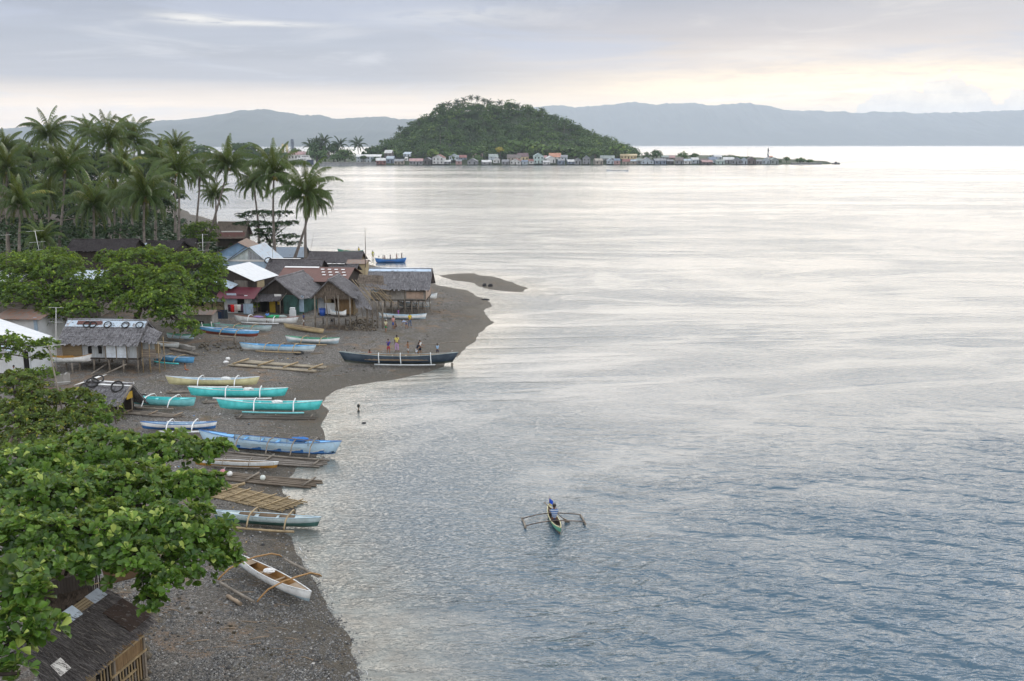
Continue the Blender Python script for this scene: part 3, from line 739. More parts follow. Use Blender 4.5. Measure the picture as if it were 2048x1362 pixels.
rosette_tree('broadleaf_tree', 'olive green tree in the lower left with tired reddish leaves', 'tree', G(20, 905), [
    (30, 775, 60, 60, 30), (80, 800, 58, 50, 30), (30, 835, 56, 70, 34), (100, 850, 56, 60, 26), (150, 800, 60, 45, 22), (165, 838, 57, 50, 28), (60, 880, 54, 70, 26), (190, 800, 60, 20, 12)],
    .19, 115, M_LEAF_OLIVE, None, .22)
rosette_tree('broadleaf_tree', 'branching tree reaching in front of the white tin roof at the left edge', 'tree', (-44.5, 66, gz(-44, 66)), [
    (12, 688, 67, 30, 20), (55, 698, 67.5, 36, 16), (95, 690, 68, 22, 13), (30, 680, 66, 26, 9), (85, 716, 68, 20, 9), (6, 716, 66, 16, 10)],
    .22, 66, M_LEAF_MID, None, .2, None, .35)
rosette_tree('sapling', 'upright bright green sapling standing behind the great sea almond crown', 'tree', G(205, 905), [(205, 845, 56, 17, 26), (203, 815, 56, 12, 14), (208, 870, 56, 22, 16)], .26, 46, M_LEAF_NEAR, None, .07, None, .1)
rosette_tree('feathery_bush', 'small feathery bush beside the collapsed hut and turquoise boat', 'bush', G(232, 848), [(232, 822, 66, 20, 20), (226, 835, 66, 18, 12), (240, 832, 66, 14, 12)], .13, 60, M_LEAF_OLIVE, None, .05, None, .1)
rosette_tree('tiered_tree', 'dark tree in flat open tiers against the bright water', 'tree', G(541, 520), [
    (525, 427, 168, 38, 5), (562, 428, 168, 26, 6), (490, 434, 167, 18, 4), (508, 448, 167, 40, 5), (556, 450, 168, 36, 6), (585, 446, 168, 14, 4), (535, 462, 166, 30, 5), (575, 474, 167, 26, 5), (520, 472, 166, 22, 4), (548, 484, 165, 26, 5), (588, 488, 166, 20, 4), (530, 497, 165, 20, 5), (478, 430, 167, 9, 3)],
    .27, 34, M_LEAF_DARK, None, .24, M_BARK_DARK, .6)
rosette_tree('round_tree', 'dark rounded tree beside the rusty roof among the palms', 'tree', G(404, 500), [(404, 458, 166, 36, 15), (385, 470, 165, 22, 15), (420, 474, 165, 20, 13), (400, 482, 164, 30, 12)], .24, 46, M_LEAF_MID, None, .2, None, .35, True, 1, 8, .5, -.2)
rosette_tree('banana_plant', 'small banana plant with yellow green leaves by the white doorway', 'plant', G(506, 640), [(506, 612, 113, 7, 9)], .55, 40, M_LEAF_NEAR, None, .05, None, .1, False, 1, 6, .3, .25)
rosette_tree('potted_shrub', 'leafy pot plants massed along the washing line', 'plant', G(452, 638), [(440, 612, 113, 8, 6), (455, 608, 113, 8, 7), (478, 607, 113, 10, 7)], .22, 60, M_LEAF_DARK, None, .05, None, .1, False)
rosette_tree('garden_bush', 'yellow green bush in front of the left concrete house', 'bush', G(92, 770), [(88, 745, 79, 20, 14), (60, 752, 79, 26, 12), (30, 755, 78, 30, 12), (105, 752, 78, 12, 12)], .2, 46, M_LEAF_MID, None, .06, None, .1, False, 1, 8, .55, .1)
rosette_tree('dense_tree', 'dark dense tree at the back of the grove below the tall palms', 'tree', G(60, 440), [(50, 330, 250, 70, 45), (20, 380, 230, 60, 40), (90, 400, 215, 60, 40), (20, 330, 290, 60, 30), (80, 350, 290, 60, 34), (140, 370, 280, 60, 40)], .55, 9, M_LEAF_DARK, 'dark trees closing the back of the grove', .35, None, .35, False)
rosette_tree('dense_tree', 'dark dense tree behind the upright palm in the grove middle', 'tree', G(200, 440), [(150, 340, 250, 70, 42), (220, 350, 250, 60, 40), (180, 400, 215, 70, 36), (250, 410, 215, 50, 36), (200, 345, 290, 60, 34), (260, 360, 285, 50, 34), (130, 430, 200, 60, 30)], .55, 9, M_LEAF_DARK, 'dark trees closing the back of the grove', .35, None, .35, False)
rosette_tree('dense_tree', 'dark dense tree at the right end of the grove back', 'tree', G(300, 430), [(285, 345, 255, 40, 30), (320, 380, 235, 34, 34), (300, 410, 215, 40, 30), (330, 420, 190, 26, 26), (320, 350, 285, 40, 26), (345, 400, 230, 26, 26)], .55, 9, M_LEAF_DARK, 'dark trees closing the back of the grove', .35, None, .35, False)
rosette_tree('dense_tree', 'low dark scrub tree behind the shaded shack roofs', 'tree', G(60, 500), [(30, 460, 150, 50, 26), (110, 470, 150, 60, 20), (250, 470, 150, 60, 20)], .4, 14, M_LEAF_DARK, 'dark trees closing the back of the grove', .25, None, .35, False)
# ================================================================ the far shore: woods, palms, houses
def crown_cloud(c, r, n, size, tone, sq=.8):
    u = unit(nr.normal(size=(n, 3))); u[:, 2] = np.where(nr.random(n) < .8, np.abs(u[:, 2]), u[:, 2]*.5)
    rad = .72 + .34*nr.random(n)
    lob = 1 + .22*np.sin(u[:, 0]*4.1+c[0])*np.sin(u[:, 1]*3.7+c[1]) + .16*np.sin(u[:, 2]*6+c[0]*.7)
    p = np.array(c) + u*(rad*lob)[:, None]*np.array([r, r, r*sq])
    nn = u + nr.normal(size=(n, 3))*.55 + np.array([0, 0, .35])
    return quads(p, nn, size*nr.uniform(.6, 1.3, n), np.clip(tone + nr.normal(0, .10, n), 0, 1))
def far_col(x, y): return CX + F*x/(y*math.cos(PITCH) + HC*math.sin(PITCH))
parts = []; cnt = 0
while cnt < 1250:
    x = nr.uniform(hx[0], hx[-1]); y = nr.uniform(985, 1150)
    z = float(far_ground(np.array([x]), np.array([y]))[0])
    if z < 4.0: continue
    cnt += 1; r = nr.choice([2.6, 3.6, 4.8, 6.4]); tone = nr.choice([.12, .28, .45, .70], p=[.28, .3, .26, .16]) + nr.normal(0, .05) + .35*float(fbm(np.array([x/22]), np.array([z/14+y/40]), 2)[0])
    parts.append(crown_cloud((x, y, z + r*.65 + nr.uniform(0, 2.0)), r, 90, 1.5, tone))
V, Fq, A = join(parts)
o = mesh_np('hill_forest', V, Fq, M_LEAF_FAR, None, False, {'rnd': A}); tag(o, 'thick dark green woods covering the round hill', 'forest', kind='stuff')

def far_tree(name, px, py0, py1, w, Y, label, mat, tone=.4, group=None, n=150):
    """a distant leafy tree: crown between pixel rows py0 (top) and py1 (foot), w pixels wide"""
    x = (px-CX)/F*(Y*math.cos(PITCH)+HC*math.sin(PITCH)); z0 = max(float(far_ground(np.array([x]), np.array([Y]))[0]), .2)
    top = PD(px, py0, Y).z; k = F/Y; r = w/2/k; h = top - z0
    root = empty(name, (x, Y, z0), 0, label, 'tree', group)
    parts = []
    m = 5
    for i in range(m):
        a = i*2.4 + px; q = r*.55 if i else 0
        rr = r*(.62 if i else .7)
        zz = h - rr*.8 - (nr.uniform(.05, .35)*h if i else 0)
        parts.append(crown_cloud((q*math.cos(a), q*math.sin(a)*.8, max(zz, rr*.55)), rr, n//m*2, max(.7, r*.30), tone + nr.normal(0, .07), .85))
    V, Fq, A = join(parts); mesh_np('crown', V, Fq, mat, root, False, {'rnd': A})
    mb = MB(); mb.tube([(0, 0, -.5), (.1, 0, h*.4), (0, 0, h*.75)], [r*.10+.1, r*.08+.08, .08], 6); 
    for a in (0, 2.1, 4.2): mb.tube([(0, 0, h*.4), (r*.5*math.cos(a), r*.4*math.sin(a), h*.7)], [.12, .06], 5)
    mb.build('trunk', M_BARK, root); return root
FT = 'scattered trees on the far shore'
for a in [
    (398, 288, 330, 46, 1030, 'bluish rounded tree far beyond the slender dark palm', M_LEAF_FAR, .3),
    (330, 276, 330, 40, 1040, 'tall bluish tree on the far shore above the small grove palm', M_LEAF_FAR, .25),
    (300, 284, 330, 44, 1060, 'bluish tree on the far shore left of the tall one', M_LEAF_FAR, .3),
    (480, 284, 322, 40, 1060, 'dark far tree showing over the leaning palm crown', M_LEAF_FAR, .2),
    (508, 288, 322, 36, 1060, 'rounded far tree right of the leaning palm crown', M_LEAF_FAR, .3),
    (540, 294, 322, 30, 1050, 'low far tree left of the two silos', M_LEAF_FAR, .3),
    (588, 296, 306, 30, 1060, 'low rounded far tree behind the pink roof', M_LEAF_FAR, .25),
    (634, 297, 330, 42, 985, 'broad dark tree beside the white ferry', M_LEAF_FAR, .28),
    (640, 284, 320, 38, 1010, 'tall dark tree over the pink roof end', M_LEAF_FAR, .18),
    (668, 286, 322, 30, 1015, 'dark upright tree behind the sea wall', M_LEAF_FAR, .22),
    (690, 297, 326, 34, 985, 'lighter green tree behind the sea wall', M_LEAF_FAR, .6),
    (675, 307, 328, 30, 975, 'small rounded tree just above the sea wall', M_LEAF_FAR, .35),
    (744, 292, 318, 34, 1020, 'dark dome shaped tree left of the hill foot', M_LEAF_FAR, .15),
    (727, 310, 324, 14, 968, 'small dark tree before the long white building', M_LEAF_FAR, .2),
    (752, 313, 326, 14, 968, 'small dark tree at the long white building end', M_LEAF_FAR, .2),
    (770, 277, 316, 30, 1035, 'tall open tree at the left foot of the hill', M_LEAF_FAR, .25),
    (866, 297, 313, 24, 990, 'yellowish green dome tree above the two storey white house', M_LEAF_FAR, .88),
    (903, 303, 318, 30, 988, 'light green tree behind the blue grey houses', M_LEAF_FAR, .6),
    (962, 290, 312, 34, 990, 'spreading green tree above the pink roofed house', M_LEAF_FAR, .6),
    (955, 310, 326, 24, 972, 'green bush tree between the grey gable and white roof', M_LEAF_FAR, .55),
    (1000, 293, 308, 15, 992, 'bright yellow flowering tree at the foot of the hill', M_LEAF_YEL, .5),
    (1030, 277, 312, 52, 1000, 'large dome shaped green tree behind the long brown roof', M_LEAF_FAR, .62),
    (1075, 284, 310, 46, 1003, 'fresh green spreading tree behind the mint house', M_LEAF_FAR, .75),
    (1110, 288, 312, 40, 1003, 'fresh green tree behind the orange roofed house', M_LEAF_FAR, .65),
    (1150, 292, 314, 40, 1000, 'green tree left of the grey two storey house', M_LEAF_FAR, .5),
    (1190, 294, 322, 26, 985, 'tall pale tree between grey houses at the hill end', M_LEAF_FAR, .65),
    (1236, 288, 318, 40, 1005, 'green tree behind the yellow building', M_LEAF_FAR, .78),
    (1292, 303, 320, 16, 1000, 'small dark tree on the spit right of the yellow building', M_LEAF_FAR, .3),
    (1312, 299, 320, 24, 1000, 'layered dark tree on the spit beyond the grey gable', M_LEAF_FAR, .25),
    (1366, 303, 320, 20, 1002, 'bright green tree on the spit right of the pink roof', M_LEAF_FAR, .7),
    (1388, 306, 318, 16, 1002, 'flat topped tree on the spit left of the grove', M_LEAF_FAR, .3),
    (1573, 313, 326, 12, 1006, 'rounded shrub on the spit beyond the last houses', M_LEAF_FAR, .55),
    (1600, 318, 327, 20, 1008, 'low shrub above the outer sea wall', M_LEAF_FAR, .6),
    (1618, 319, 327, 14, 1008, 'low shrub at the end of the outer sea wall', M_LEAF_FAR, .6)]:
    far_tree('far_tree', *a, FT)
# the mangrove-like grove behind the spit houses, one mass
parts = []
for i in range(46):
    px = nr.uniform(1400, 1560); Y = nr.uniform(1004, 1022); x = (px-CX)/F*(Y*.981+4)
    hgt = np.interp(px, [1400, 1430, 1470, 1505, 1515, 1560], [3.5, 7.5, 6.5, 5.2, 2.4, 2.0])*nr.uniform(.75, 1.05); r = nr.uniform(1.8, 3.2)
    parts.append(crown_cloud((x, Y, 1 + max(hgt - r*.4, r*.4)), r, 90, .95, nr.choice([.25, .4, .6])))
V, Fq, A = join(parts); o = mesh_np('grove', V, Fq, M_LEAF_FAR, None, False, {'rnd': A}); tag(o, 'low tangled grove behind the spit houses', 'grove', kind='stuff')
parts = []
for i in range(150):
    px = nr.uniform(180, 770); Y = nr.uniform(1040, 1140); x = (px-CX)/F*(Y*.981+4); z0 = float(far_ground(np.array([x]), np.array([Y]))[0])
    if z0 < .3: z0 = 1.0
    r = nr.uniform(3, 5.5); parts.append(crown_cloud((x, Y, z0 + r*.7 + nr.uniform(0, 4)), r, 90, 1.4, nr.choice([.15, .25, .4])))
V, Fq, A = join(parts); o = mesh_np('far_woods', V, Fq, M_LEAF_FAR, None, False, {'rnd': A}); tag(o, 'low hazy woods along the far left shore', 'woods', kind='stuff')

# palms standing out of the hill's woods and the far shore
V, Fq, A = palm_crown(77, 20, 4.6, 14, .34, True)
o = mesh_np('crown', V, Fq, M_PALM_FAR, None, False, {'rnd': A}); FARCROWN = o.data; bpy.data.objects.remove(o)
def far_palm(px, py, Y, size, label):
    p = PD(px, py, Y); z0 = max(float(far_ground(np.array([p.x]), np.array([Y]))[0]), .5)
    root = empty('distant_palm', (p.x, Y, z0), 0, label, 'palm', 'palms rising from the hill and far shore')
    c = bpy.data.objects.new('crown', FARCROWN); COL.objects.link(c); c.parent = root; c.location = (0, 0, p.z-z0); c.rotation_euler = (0, 0, px); sc = size*F/2048*2048/Y/F*0+size/(F/Y)/4.3; c.scale = (sc,)*3
    mb = MB(); mb.tube([(rnd.uniform(-.6, .6), 0, -.5), (.1, 0, (p.z-z0)*.5), (0, 0, p.z-z0)], [.28, .22, .2], 5); mb.build('trunk', M_PALMTRUNK, root)
HP = [(886, 212, 'leftmost palm on the hill brow'), (897, 209, 'second palm from the left on the hill brow'), (914, 205, 'third palm from the left on the hill brow'), (928, 201, 'tall palm left of the highest trio'),
      (942, 197, 'left palm of the highest trio on the hilltop'), (955, 198, 'middle palm of the highest trio on the hilltop'), (968, 203, 'right palm of the highest trio on the hilltop'), (978, 205, 'palm sunk in the hilltop woods just right of the trio'),
      (1000, 206, 'palm over the middle of the hilltop'), (1019, 212, 'left palm of the pair right of the hilltop'), (1036, 213, 'right palm of the pair right of the hilltop'), (1084, 222, 'lone palm against the far ridge right of the hilltop'),
      (1112, 238, 'palm on the right slope of the hill'), (1128, 246, 'palm low on the right slope of the hill'), (862, 236, 'palm on the upper left slope'), (838, 246, 'palm on the left slope'), (800, 258, 'lowest palm on the left slope edge'),
      (940, 270, 'palm with a long trunk in the hill face'), (990, 268, 'large pale palm standing out of the lower hill face'), (952, 276, 'short palm beside the long trunked one'), (850, 276, 'palm in the dark left hill face'), (880, 262, 'palm high in the left hill face'), (1060, 250, 'palm in the right hill face')]
for px, py, lb in HP: far_palm(px, py, 1108 if py < 245 else (1085 if py < 262 else 1030), 9 if py < 260 else 13, lb)
for px, py, lb in ((648, 284, 'tallest far palm right of the ferry'), (632, 290, 'far palm right above the ferry'), (716, 290, 'far palm behind the long white building'), (680, 290, 'far palm over the sea wall trees'), (622, 294, 'far palm above the pink roof')): far_palm(px, py, 1012, 20, lb)

# ---------------------------------------------------------------- far houses
_mc = {}
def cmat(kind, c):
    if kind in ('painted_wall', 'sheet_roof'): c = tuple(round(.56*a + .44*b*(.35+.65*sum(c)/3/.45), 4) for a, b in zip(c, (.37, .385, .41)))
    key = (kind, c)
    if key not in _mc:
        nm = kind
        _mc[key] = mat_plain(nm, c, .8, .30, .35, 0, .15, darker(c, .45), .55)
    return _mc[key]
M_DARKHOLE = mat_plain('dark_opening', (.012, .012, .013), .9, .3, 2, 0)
M_POST = mat_plain('weathered_post', (.085, .075, .065), .95, .4, 2, .01)
WH, GY, BL, LB, RD, PK, BR, TN, MT, OR, YE, DB, GG = (.68, .68, .66), (.27, .28, .30), (.17, .24, .36), (.45, .55, .64), (.32, .09, .06), (.52, .26, .24), (.15, .11, .09), (.42, .36, .27), (.45, .62, .58), (.62, .22, .08), (.66, .48, .18), (.08, .065, .06), (.30, .36, .33)
def far_house(x0, x1, yb, ye, yr, roof, wall, style, row, label, storeys=1):
    """px extents x0..x1; yb foot, ye eave, yr ridge rows; style: s ridge along the shore, g gable to the sea, l lean-to; row: how far back it stands"""
    xc = (x0+x1)/2; Y = float(far_front(xc)) + 2.5 + row*13; k = F/Y
    W = (x1-x0)/k; zb = max(PD(xc, yb, Y).z, .6); ze = max(PD(xc, ye, Y).z, zb+1.6); zr = max(PD(xc, yr, Y).z, ze+.5)
    x = PD(xc, yb, Y).x; g = float(far_ground(np.array([x]), np.array([Y+3]))[0]); D = min(max(W*.8, 4), 9)
    root = empty('far_house', (x, Y, min(g, .2)), rnd.uniform(-.28, .28), label, 'house', 'houses crowded along the far shore')
    zb -= root.location.z; ze -= root.location.z; zr -= root.location.z
    w2 = W/2*.93
    mb = MB()
    if style == 'g':
        mb.add([(-w2, 0, zb), (w2, 0, zb), (w2, 0, ze), (0, 0, zr-.15), (-w2, 0, ze), (-w2, D, zb), (w2, D, zb), (w2, D, ze), (0, D, zr-.15), (-w2, D, ze)],
               [(0, 1, 2, 3, 4), (9, 8, 7, 6, 5), (1, 6, 7, 2), (0, 4, 9, 5), (0, 5, 6, 1)])
    else:
        zt = zr-.15 if style == 's' else ze
        mb.add([(-w2, 0, zb), (w2, 0, zb), (w2, D, zb), (-w2, D, zb), (-w2, 0, ze), (w2, 0, ze), (w2, D, ze), (-w2, D, ze), (-w2, D/2, zt), (w2, D/2, zt)],
               [(0, 1, 5, 4), (2, 3, 7, 6), (1, 2, 6, 9, 5), (3, 0, 4, 8, 7), (3, 2, 1, 0)])
    wl = mb.build('wall', cmat('painted_wall', wall), root)
    mb = MB(); o = .35; W2 = W/2
    if style == 'g':
        s = (zr-ze)/max(w2, .1); e = ze - s*(W2-w2)*1.0
        mb.slab([(-W2, -o, e), (0, -o, zr), (0, D+o, zr), (-W2, D+o, e)][::-1], .10); mb.slab([(W2, -o, e), (W2, D+o, e), (0, D+o, zr), (0, -o, zr)][::-1], .10)
    elif style == 's':
        mb.slab([(-W2, -o, ze-.1), (W2, -o, ze-.1), (W2, D/2, zr), (-W2, D/2, zr)], .10); mb.slab([(-W2, D/2, zr), (W2, D/2, zr), (W2, D+o, ze-.1), (-W2, D+o, ze-.1)], .10)
    else:
        mb.slab([(-W2, -o, ze), (W2, -o, ze), (W2, D+o, zr), (-W2, D+o, zr)], .12)
    mb.build('roof', cmat('sheet_roof', roof), root)
    H = ze-zb; n = max(1, int(W/3.2))
    for st in range(storeys):
        for i in range(n):
            wx = -w2 + (i+.5)*2*w2/n; hh = H/storeys*.42; zz = zb + H/storeys*(st+.52); ww = min(1.1, w2/n*.9)
            if i == n//2 and st == 0 and n > 1:
                d = MB(); d.box((wx, -.02, zb+H/storeys*.36), (.9, .1, H/storeys*.72)); d.build('door', M_DARKHOLE, wl)
            else:
                f = MB(); f.box((wx, -.02, zz), (ww, .1, hh)); f.build('window', M_DARKHOLE, wl)
    if row == 0:
        for i in range(max(3, int(W/2.0))):
            q = -w2 + .1 + i*(2*w2-.2)/(max(3, int(W/2.0))-1)
            p = MB(); p.tube([(q, .3, -2.0), (q+rnd.uniform(-.1, .1), .3, zb)], .14, 5); p.build('stilt', M_POST, root)
    return root
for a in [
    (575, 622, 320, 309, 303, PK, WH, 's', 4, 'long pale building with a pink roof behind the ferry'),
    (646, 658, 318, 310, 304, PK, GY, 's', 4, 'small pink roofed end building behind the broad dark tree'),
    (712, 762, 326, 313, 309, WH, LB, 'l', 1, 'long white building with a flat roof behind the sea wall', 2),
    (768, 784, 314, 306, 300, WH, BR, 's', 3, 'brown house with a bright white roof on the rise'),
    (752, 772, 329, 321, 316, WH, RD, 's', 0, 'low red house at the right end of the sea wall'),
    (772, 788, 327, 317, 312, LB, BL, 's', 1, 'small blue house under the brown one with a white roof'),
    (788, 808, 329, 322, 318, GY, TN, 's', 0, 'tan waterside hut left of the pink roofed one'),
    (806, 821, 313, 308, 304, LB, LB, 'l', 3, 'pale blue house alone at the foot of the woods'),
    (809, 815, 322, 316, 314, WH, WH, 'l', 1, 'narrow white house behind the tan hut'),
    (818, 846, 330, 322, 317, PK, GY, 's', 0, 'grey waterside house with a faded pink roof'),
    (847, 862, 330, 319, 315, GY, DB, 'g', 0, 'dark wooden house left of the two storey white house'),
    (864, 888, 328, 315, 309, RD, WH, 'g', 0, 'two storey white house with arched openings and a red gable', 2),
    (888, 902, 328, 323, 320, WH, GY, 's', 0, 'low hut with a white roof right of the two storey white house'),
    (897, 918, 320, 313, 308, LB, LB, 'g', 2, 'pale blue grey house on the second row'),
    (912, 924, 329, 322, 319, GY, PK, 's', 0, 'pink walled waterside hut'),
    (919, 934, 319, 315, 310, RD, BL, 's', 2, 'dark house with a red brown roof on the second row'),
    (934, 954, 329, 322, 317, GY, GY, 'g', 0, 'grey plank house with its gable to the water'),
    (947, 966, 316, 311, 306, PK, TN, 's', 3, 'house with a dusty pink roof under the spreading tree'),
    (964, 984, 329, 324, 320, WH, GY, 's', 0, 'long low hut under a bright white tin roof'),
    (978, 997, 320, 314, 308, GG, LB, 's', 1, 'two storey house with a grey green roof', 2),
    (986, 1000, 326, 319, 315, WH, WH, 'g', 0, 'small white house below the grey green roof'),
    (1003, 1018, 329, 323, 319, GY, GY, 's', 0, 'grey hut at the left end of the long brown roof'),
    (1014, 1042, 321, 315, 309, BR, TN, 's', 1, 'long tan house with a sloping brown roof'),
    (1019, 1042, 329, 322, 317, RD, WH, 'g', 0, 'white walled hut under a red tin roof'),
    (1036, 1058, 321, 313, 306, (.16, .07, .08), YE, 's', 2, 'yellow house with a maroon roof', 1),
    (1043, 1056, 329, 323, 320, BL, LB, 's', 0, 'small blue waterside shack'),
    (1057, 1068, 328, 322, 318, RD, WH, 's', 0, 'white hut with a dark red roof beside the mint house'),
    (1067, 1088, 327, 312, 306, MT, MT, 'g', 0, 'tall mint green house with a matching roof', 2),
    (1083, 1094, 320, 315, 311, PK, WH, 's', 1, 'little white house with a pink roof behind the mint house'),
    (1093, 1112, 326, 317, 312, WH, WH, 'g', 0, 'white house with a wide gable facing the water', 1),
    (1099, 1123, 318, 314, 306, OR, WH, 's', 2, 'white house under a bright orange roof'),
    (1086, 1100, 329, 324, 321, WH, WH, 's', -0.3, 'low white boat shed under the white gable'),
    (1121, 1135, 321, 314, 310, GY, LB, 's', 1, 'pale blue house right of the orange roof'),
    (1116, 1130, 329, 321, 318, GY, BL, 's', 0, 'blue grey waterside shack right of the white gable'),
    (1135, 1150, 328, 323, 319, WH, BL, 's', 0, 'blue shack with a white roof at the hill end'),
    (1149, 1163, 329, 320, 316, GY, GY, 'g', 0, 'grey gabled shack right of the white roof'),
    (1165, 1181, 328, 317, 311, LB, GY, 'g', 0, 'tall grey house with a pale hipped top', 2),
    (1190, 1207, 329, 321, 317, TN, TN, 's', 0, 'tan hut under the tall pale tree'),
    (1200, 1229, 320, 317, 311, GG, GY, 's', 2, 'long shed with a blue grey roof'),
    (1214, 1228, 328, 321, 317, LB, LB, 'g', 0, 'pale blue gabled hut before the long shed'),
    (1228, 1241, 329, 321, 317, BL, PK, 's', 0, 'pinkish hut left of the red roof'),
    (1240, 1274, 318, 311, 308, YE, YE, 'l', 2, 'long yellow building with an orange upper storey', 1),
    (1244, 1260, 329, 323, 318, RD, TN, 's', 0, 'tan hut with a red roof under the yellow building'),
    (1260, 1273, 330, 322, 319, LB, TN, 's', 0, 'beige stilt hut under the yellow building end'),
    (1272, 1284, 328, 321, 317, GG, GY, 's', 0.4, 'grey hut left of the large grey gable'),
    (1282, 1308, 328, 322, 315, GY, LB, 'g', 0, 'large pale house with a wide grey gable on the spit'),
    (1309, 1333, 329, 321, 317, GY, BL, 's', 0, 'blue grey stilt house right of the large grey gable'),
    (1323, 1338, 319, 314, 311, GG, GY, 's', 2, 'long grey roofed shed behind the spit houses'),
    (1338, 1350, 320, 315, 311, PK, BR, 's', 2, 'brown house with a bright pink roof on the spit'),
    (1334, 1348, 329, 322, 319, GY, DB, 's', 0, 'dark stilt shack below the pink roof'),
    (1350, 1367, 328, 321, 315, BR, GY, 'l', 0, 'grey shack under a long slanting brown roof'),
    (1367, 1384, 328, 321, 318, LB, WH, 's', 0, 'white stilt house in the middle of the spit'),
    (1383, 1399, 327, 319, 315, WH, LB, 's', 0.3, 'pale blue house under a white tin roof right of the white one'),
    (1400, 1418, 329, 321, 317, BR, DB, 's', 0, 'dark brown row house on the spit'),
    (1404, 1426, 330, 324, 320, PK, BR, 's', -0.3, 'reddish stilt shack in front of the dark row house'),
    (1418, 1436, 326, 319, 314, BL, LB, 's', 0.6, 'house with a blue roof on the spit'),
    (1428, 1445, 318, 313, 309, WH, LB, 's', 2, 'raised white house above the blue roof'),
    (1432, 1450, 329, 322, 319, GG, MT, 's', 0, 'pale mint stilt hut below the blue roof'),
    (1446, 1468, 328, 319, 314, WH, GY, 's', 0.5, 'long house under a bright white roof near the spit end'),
    (1463, 1483, 329, 321, 315, BL, GY, 'g', 0, 'grey stilt house with a blue gable'),
    (1480, 1495, 329, 320, 315, LB, LB, 'g', 0, 'light blue house between the blue and brown gables'),
    (1494, 1512, 328, 320, 314, DB, BR, 'g', 0, 'dark brown house with its gable to the water'),
    (1512, 1525, 328, 322, 319, GY, GY, 's', 0, 'low grey hut left of the lighthouse'),
    (1524, 1540, 328, 320, 315, LB, LB, 'g', 0.2, 'light blue gabled house at the foot of the lighthouse'),
    (1541, 1558, 328, 320, 315, GG, GG, 'g', 0, 'grey green house, the last one on the spit'),
    (1538, 1547, 317, 315, 312, OR, WH, 's', 1.5, 'small house with an orange roof right of the lighthouse')]:
    far_house(*a)

# sea walls, lighthouse, silos, towers, ferry, reef rock
def prism(name, label, cat, x0, x1, yt, Yo, mat, depth=3, group=None):
    xs = np.linspace(x0, x1, 9); mb = MB(); pts = []
    c = PD((x0+x1)/2, yt, float(far_front((x0+x1)/2))+Yo); root = empty(name, (c.x, c.y, 0), 0, label, cat, group)
    for a, b in zip(xs[:-1], xs[1:]):
        A = PD(a, yt, float(far_front(a))+Yo); B = PD(b, yt, float(far_front(b))+Yo)
        A = A - root.location; B = B - root.location
        mb.add([(A.x, A.y, -1.5), (B.x, B.y, -1.5), (B.x, B.y+.4, B.z), (A.x, A.y+.4, A.z), (A.x, A.y+depth, -1.5), (B.x, B.y+depth, -1.5), (B.x, B.y+depth, B.z), (A.x, A.y+depth, A.z)],
               [(0, 1, 2, 3), (3, 2, 6, 7), (5, 4, 7, 6)])
    mb.build('wall_face', mat, root); cp = MB()
    for a, b in zip(xs[:-1], xs[1:]):
        A = PD(a, yt, float(far_front(a))+Yo) - root.location; B = PD(b, yt, float(far_front(b))+Yo) - root.location
        cp.bar((A.x, A.y+.25, A.z+.22), (B.x, B.y+.25, B.z+.22), .7, .4)
    cp.build('coping', cmat('pale_concrete', (.48, .48, .47)), root)
prism('sea_wall', 'long pale concrete sea wall right of the ferry', 'sea wall', 629, 752, 325, -1.5, cmat('concrete', (.30, .31, .32)))
prism('sea_wall', 'outer stone sea wall at the tip of the spit', 'sea wall', 1583, 1644, 326, -1, cmat('concrete', (.30, .31, .32)))
def lighthouse():
    Y = 996; p = PD(1536, 313, Y); top = PD(1536, 297, Y).z; root = empty('lighthouse', (p.x, Y, .8), 0, 'white and dark spiral striped lighthouse on the spit', 'lighthouse')
    h = top-.8; mb = MB(); n, k = 24, 14
    for i in range(k+1):
        z = h*.86*i/k; r = 1.25 - .55*i/k
        mb.v += [(r*math.cos(2*math.pi*j/n), r*math.sin(2*math.pi*j/n), z) for j in range(n)]
    for i in range(k):
        for j in range(n):
            mb.f.append((i*n+j, i*n+(j+1) % n, (i+1)*n+(j+1) % n, (i+1)*n+j)); mb.mi.append(1 if ((j/n*2 + i/k*3.0) % 1.0) < .42 else 0); mb.sm.append(True)
    mb.build('tower', [cmat('lighthouse_white', WH), cmat('lighthouse_blue', (.06, .09, .16))], root)
    g = MB(); g.tube([(0, 0, h*.86), (0, 0, h*.88)], [1.15, 1.15], 12); g.tube([(0, 0, h*.88), (0, 0, h*.96)], [.6, .6], 10); g.tube([(0, 0, h*.96), (0, 0, h*1.02)], [.75, .08], 10); g.build('lantern', cmat('lantern_dark', (.10, .11, .13)), root)
lighthouse()
mb = MB(); p = PD(1495, 312, 1000); mb.tube([(0, 0, 0), (0, 0, PD(1495, 297, 1000).z-.5)], [.16, .08], 5); mb.tube([(-.8, 0, 6), (.8, 0, 6)], .06, 4); o = mb.build('radio_mast', cmat('mast_grey', (.2, .2, .22))); o.location = (p.x, 1000, .5); tag(o, 'thin dark radio mast above the brown gable on the spit', 'mast')
for px, lb in ((566, 'left pale yellow silo beyond the palms'), (574, 'right pale yellow silo beyond the palms')):
    Y = 1290; p = PD(px, 300, Y); t = PD(px, 286, Y).z; z0 = 1.0; root = empty('silo', (p.x, Y, z0), 0, lb, 'silo', 'pair of silos')
    mb = MB(); mb.tube([(0, 0, 0), (0, 0, t-z0-1.2)], 1.3*1.2, 16); mb.build('drum', cmat('silo_cream', (.55, .47, .28)), root)
    mb = MB(); mb.tube([(0, 0, t-z0-1.2), (0, 0, t-z0)], [1.6, .25], 16); mb.build('cap', cmat('silo_cap', (.4, .4, .42)), root)
Y = 1320; p = PD(585, 296, Y); t = PD(585, 278.5, Y).z; root = empty('works_tower', (p.x, Y, 1), 0, 'grey open steel works tower right of the silos', 'tower')
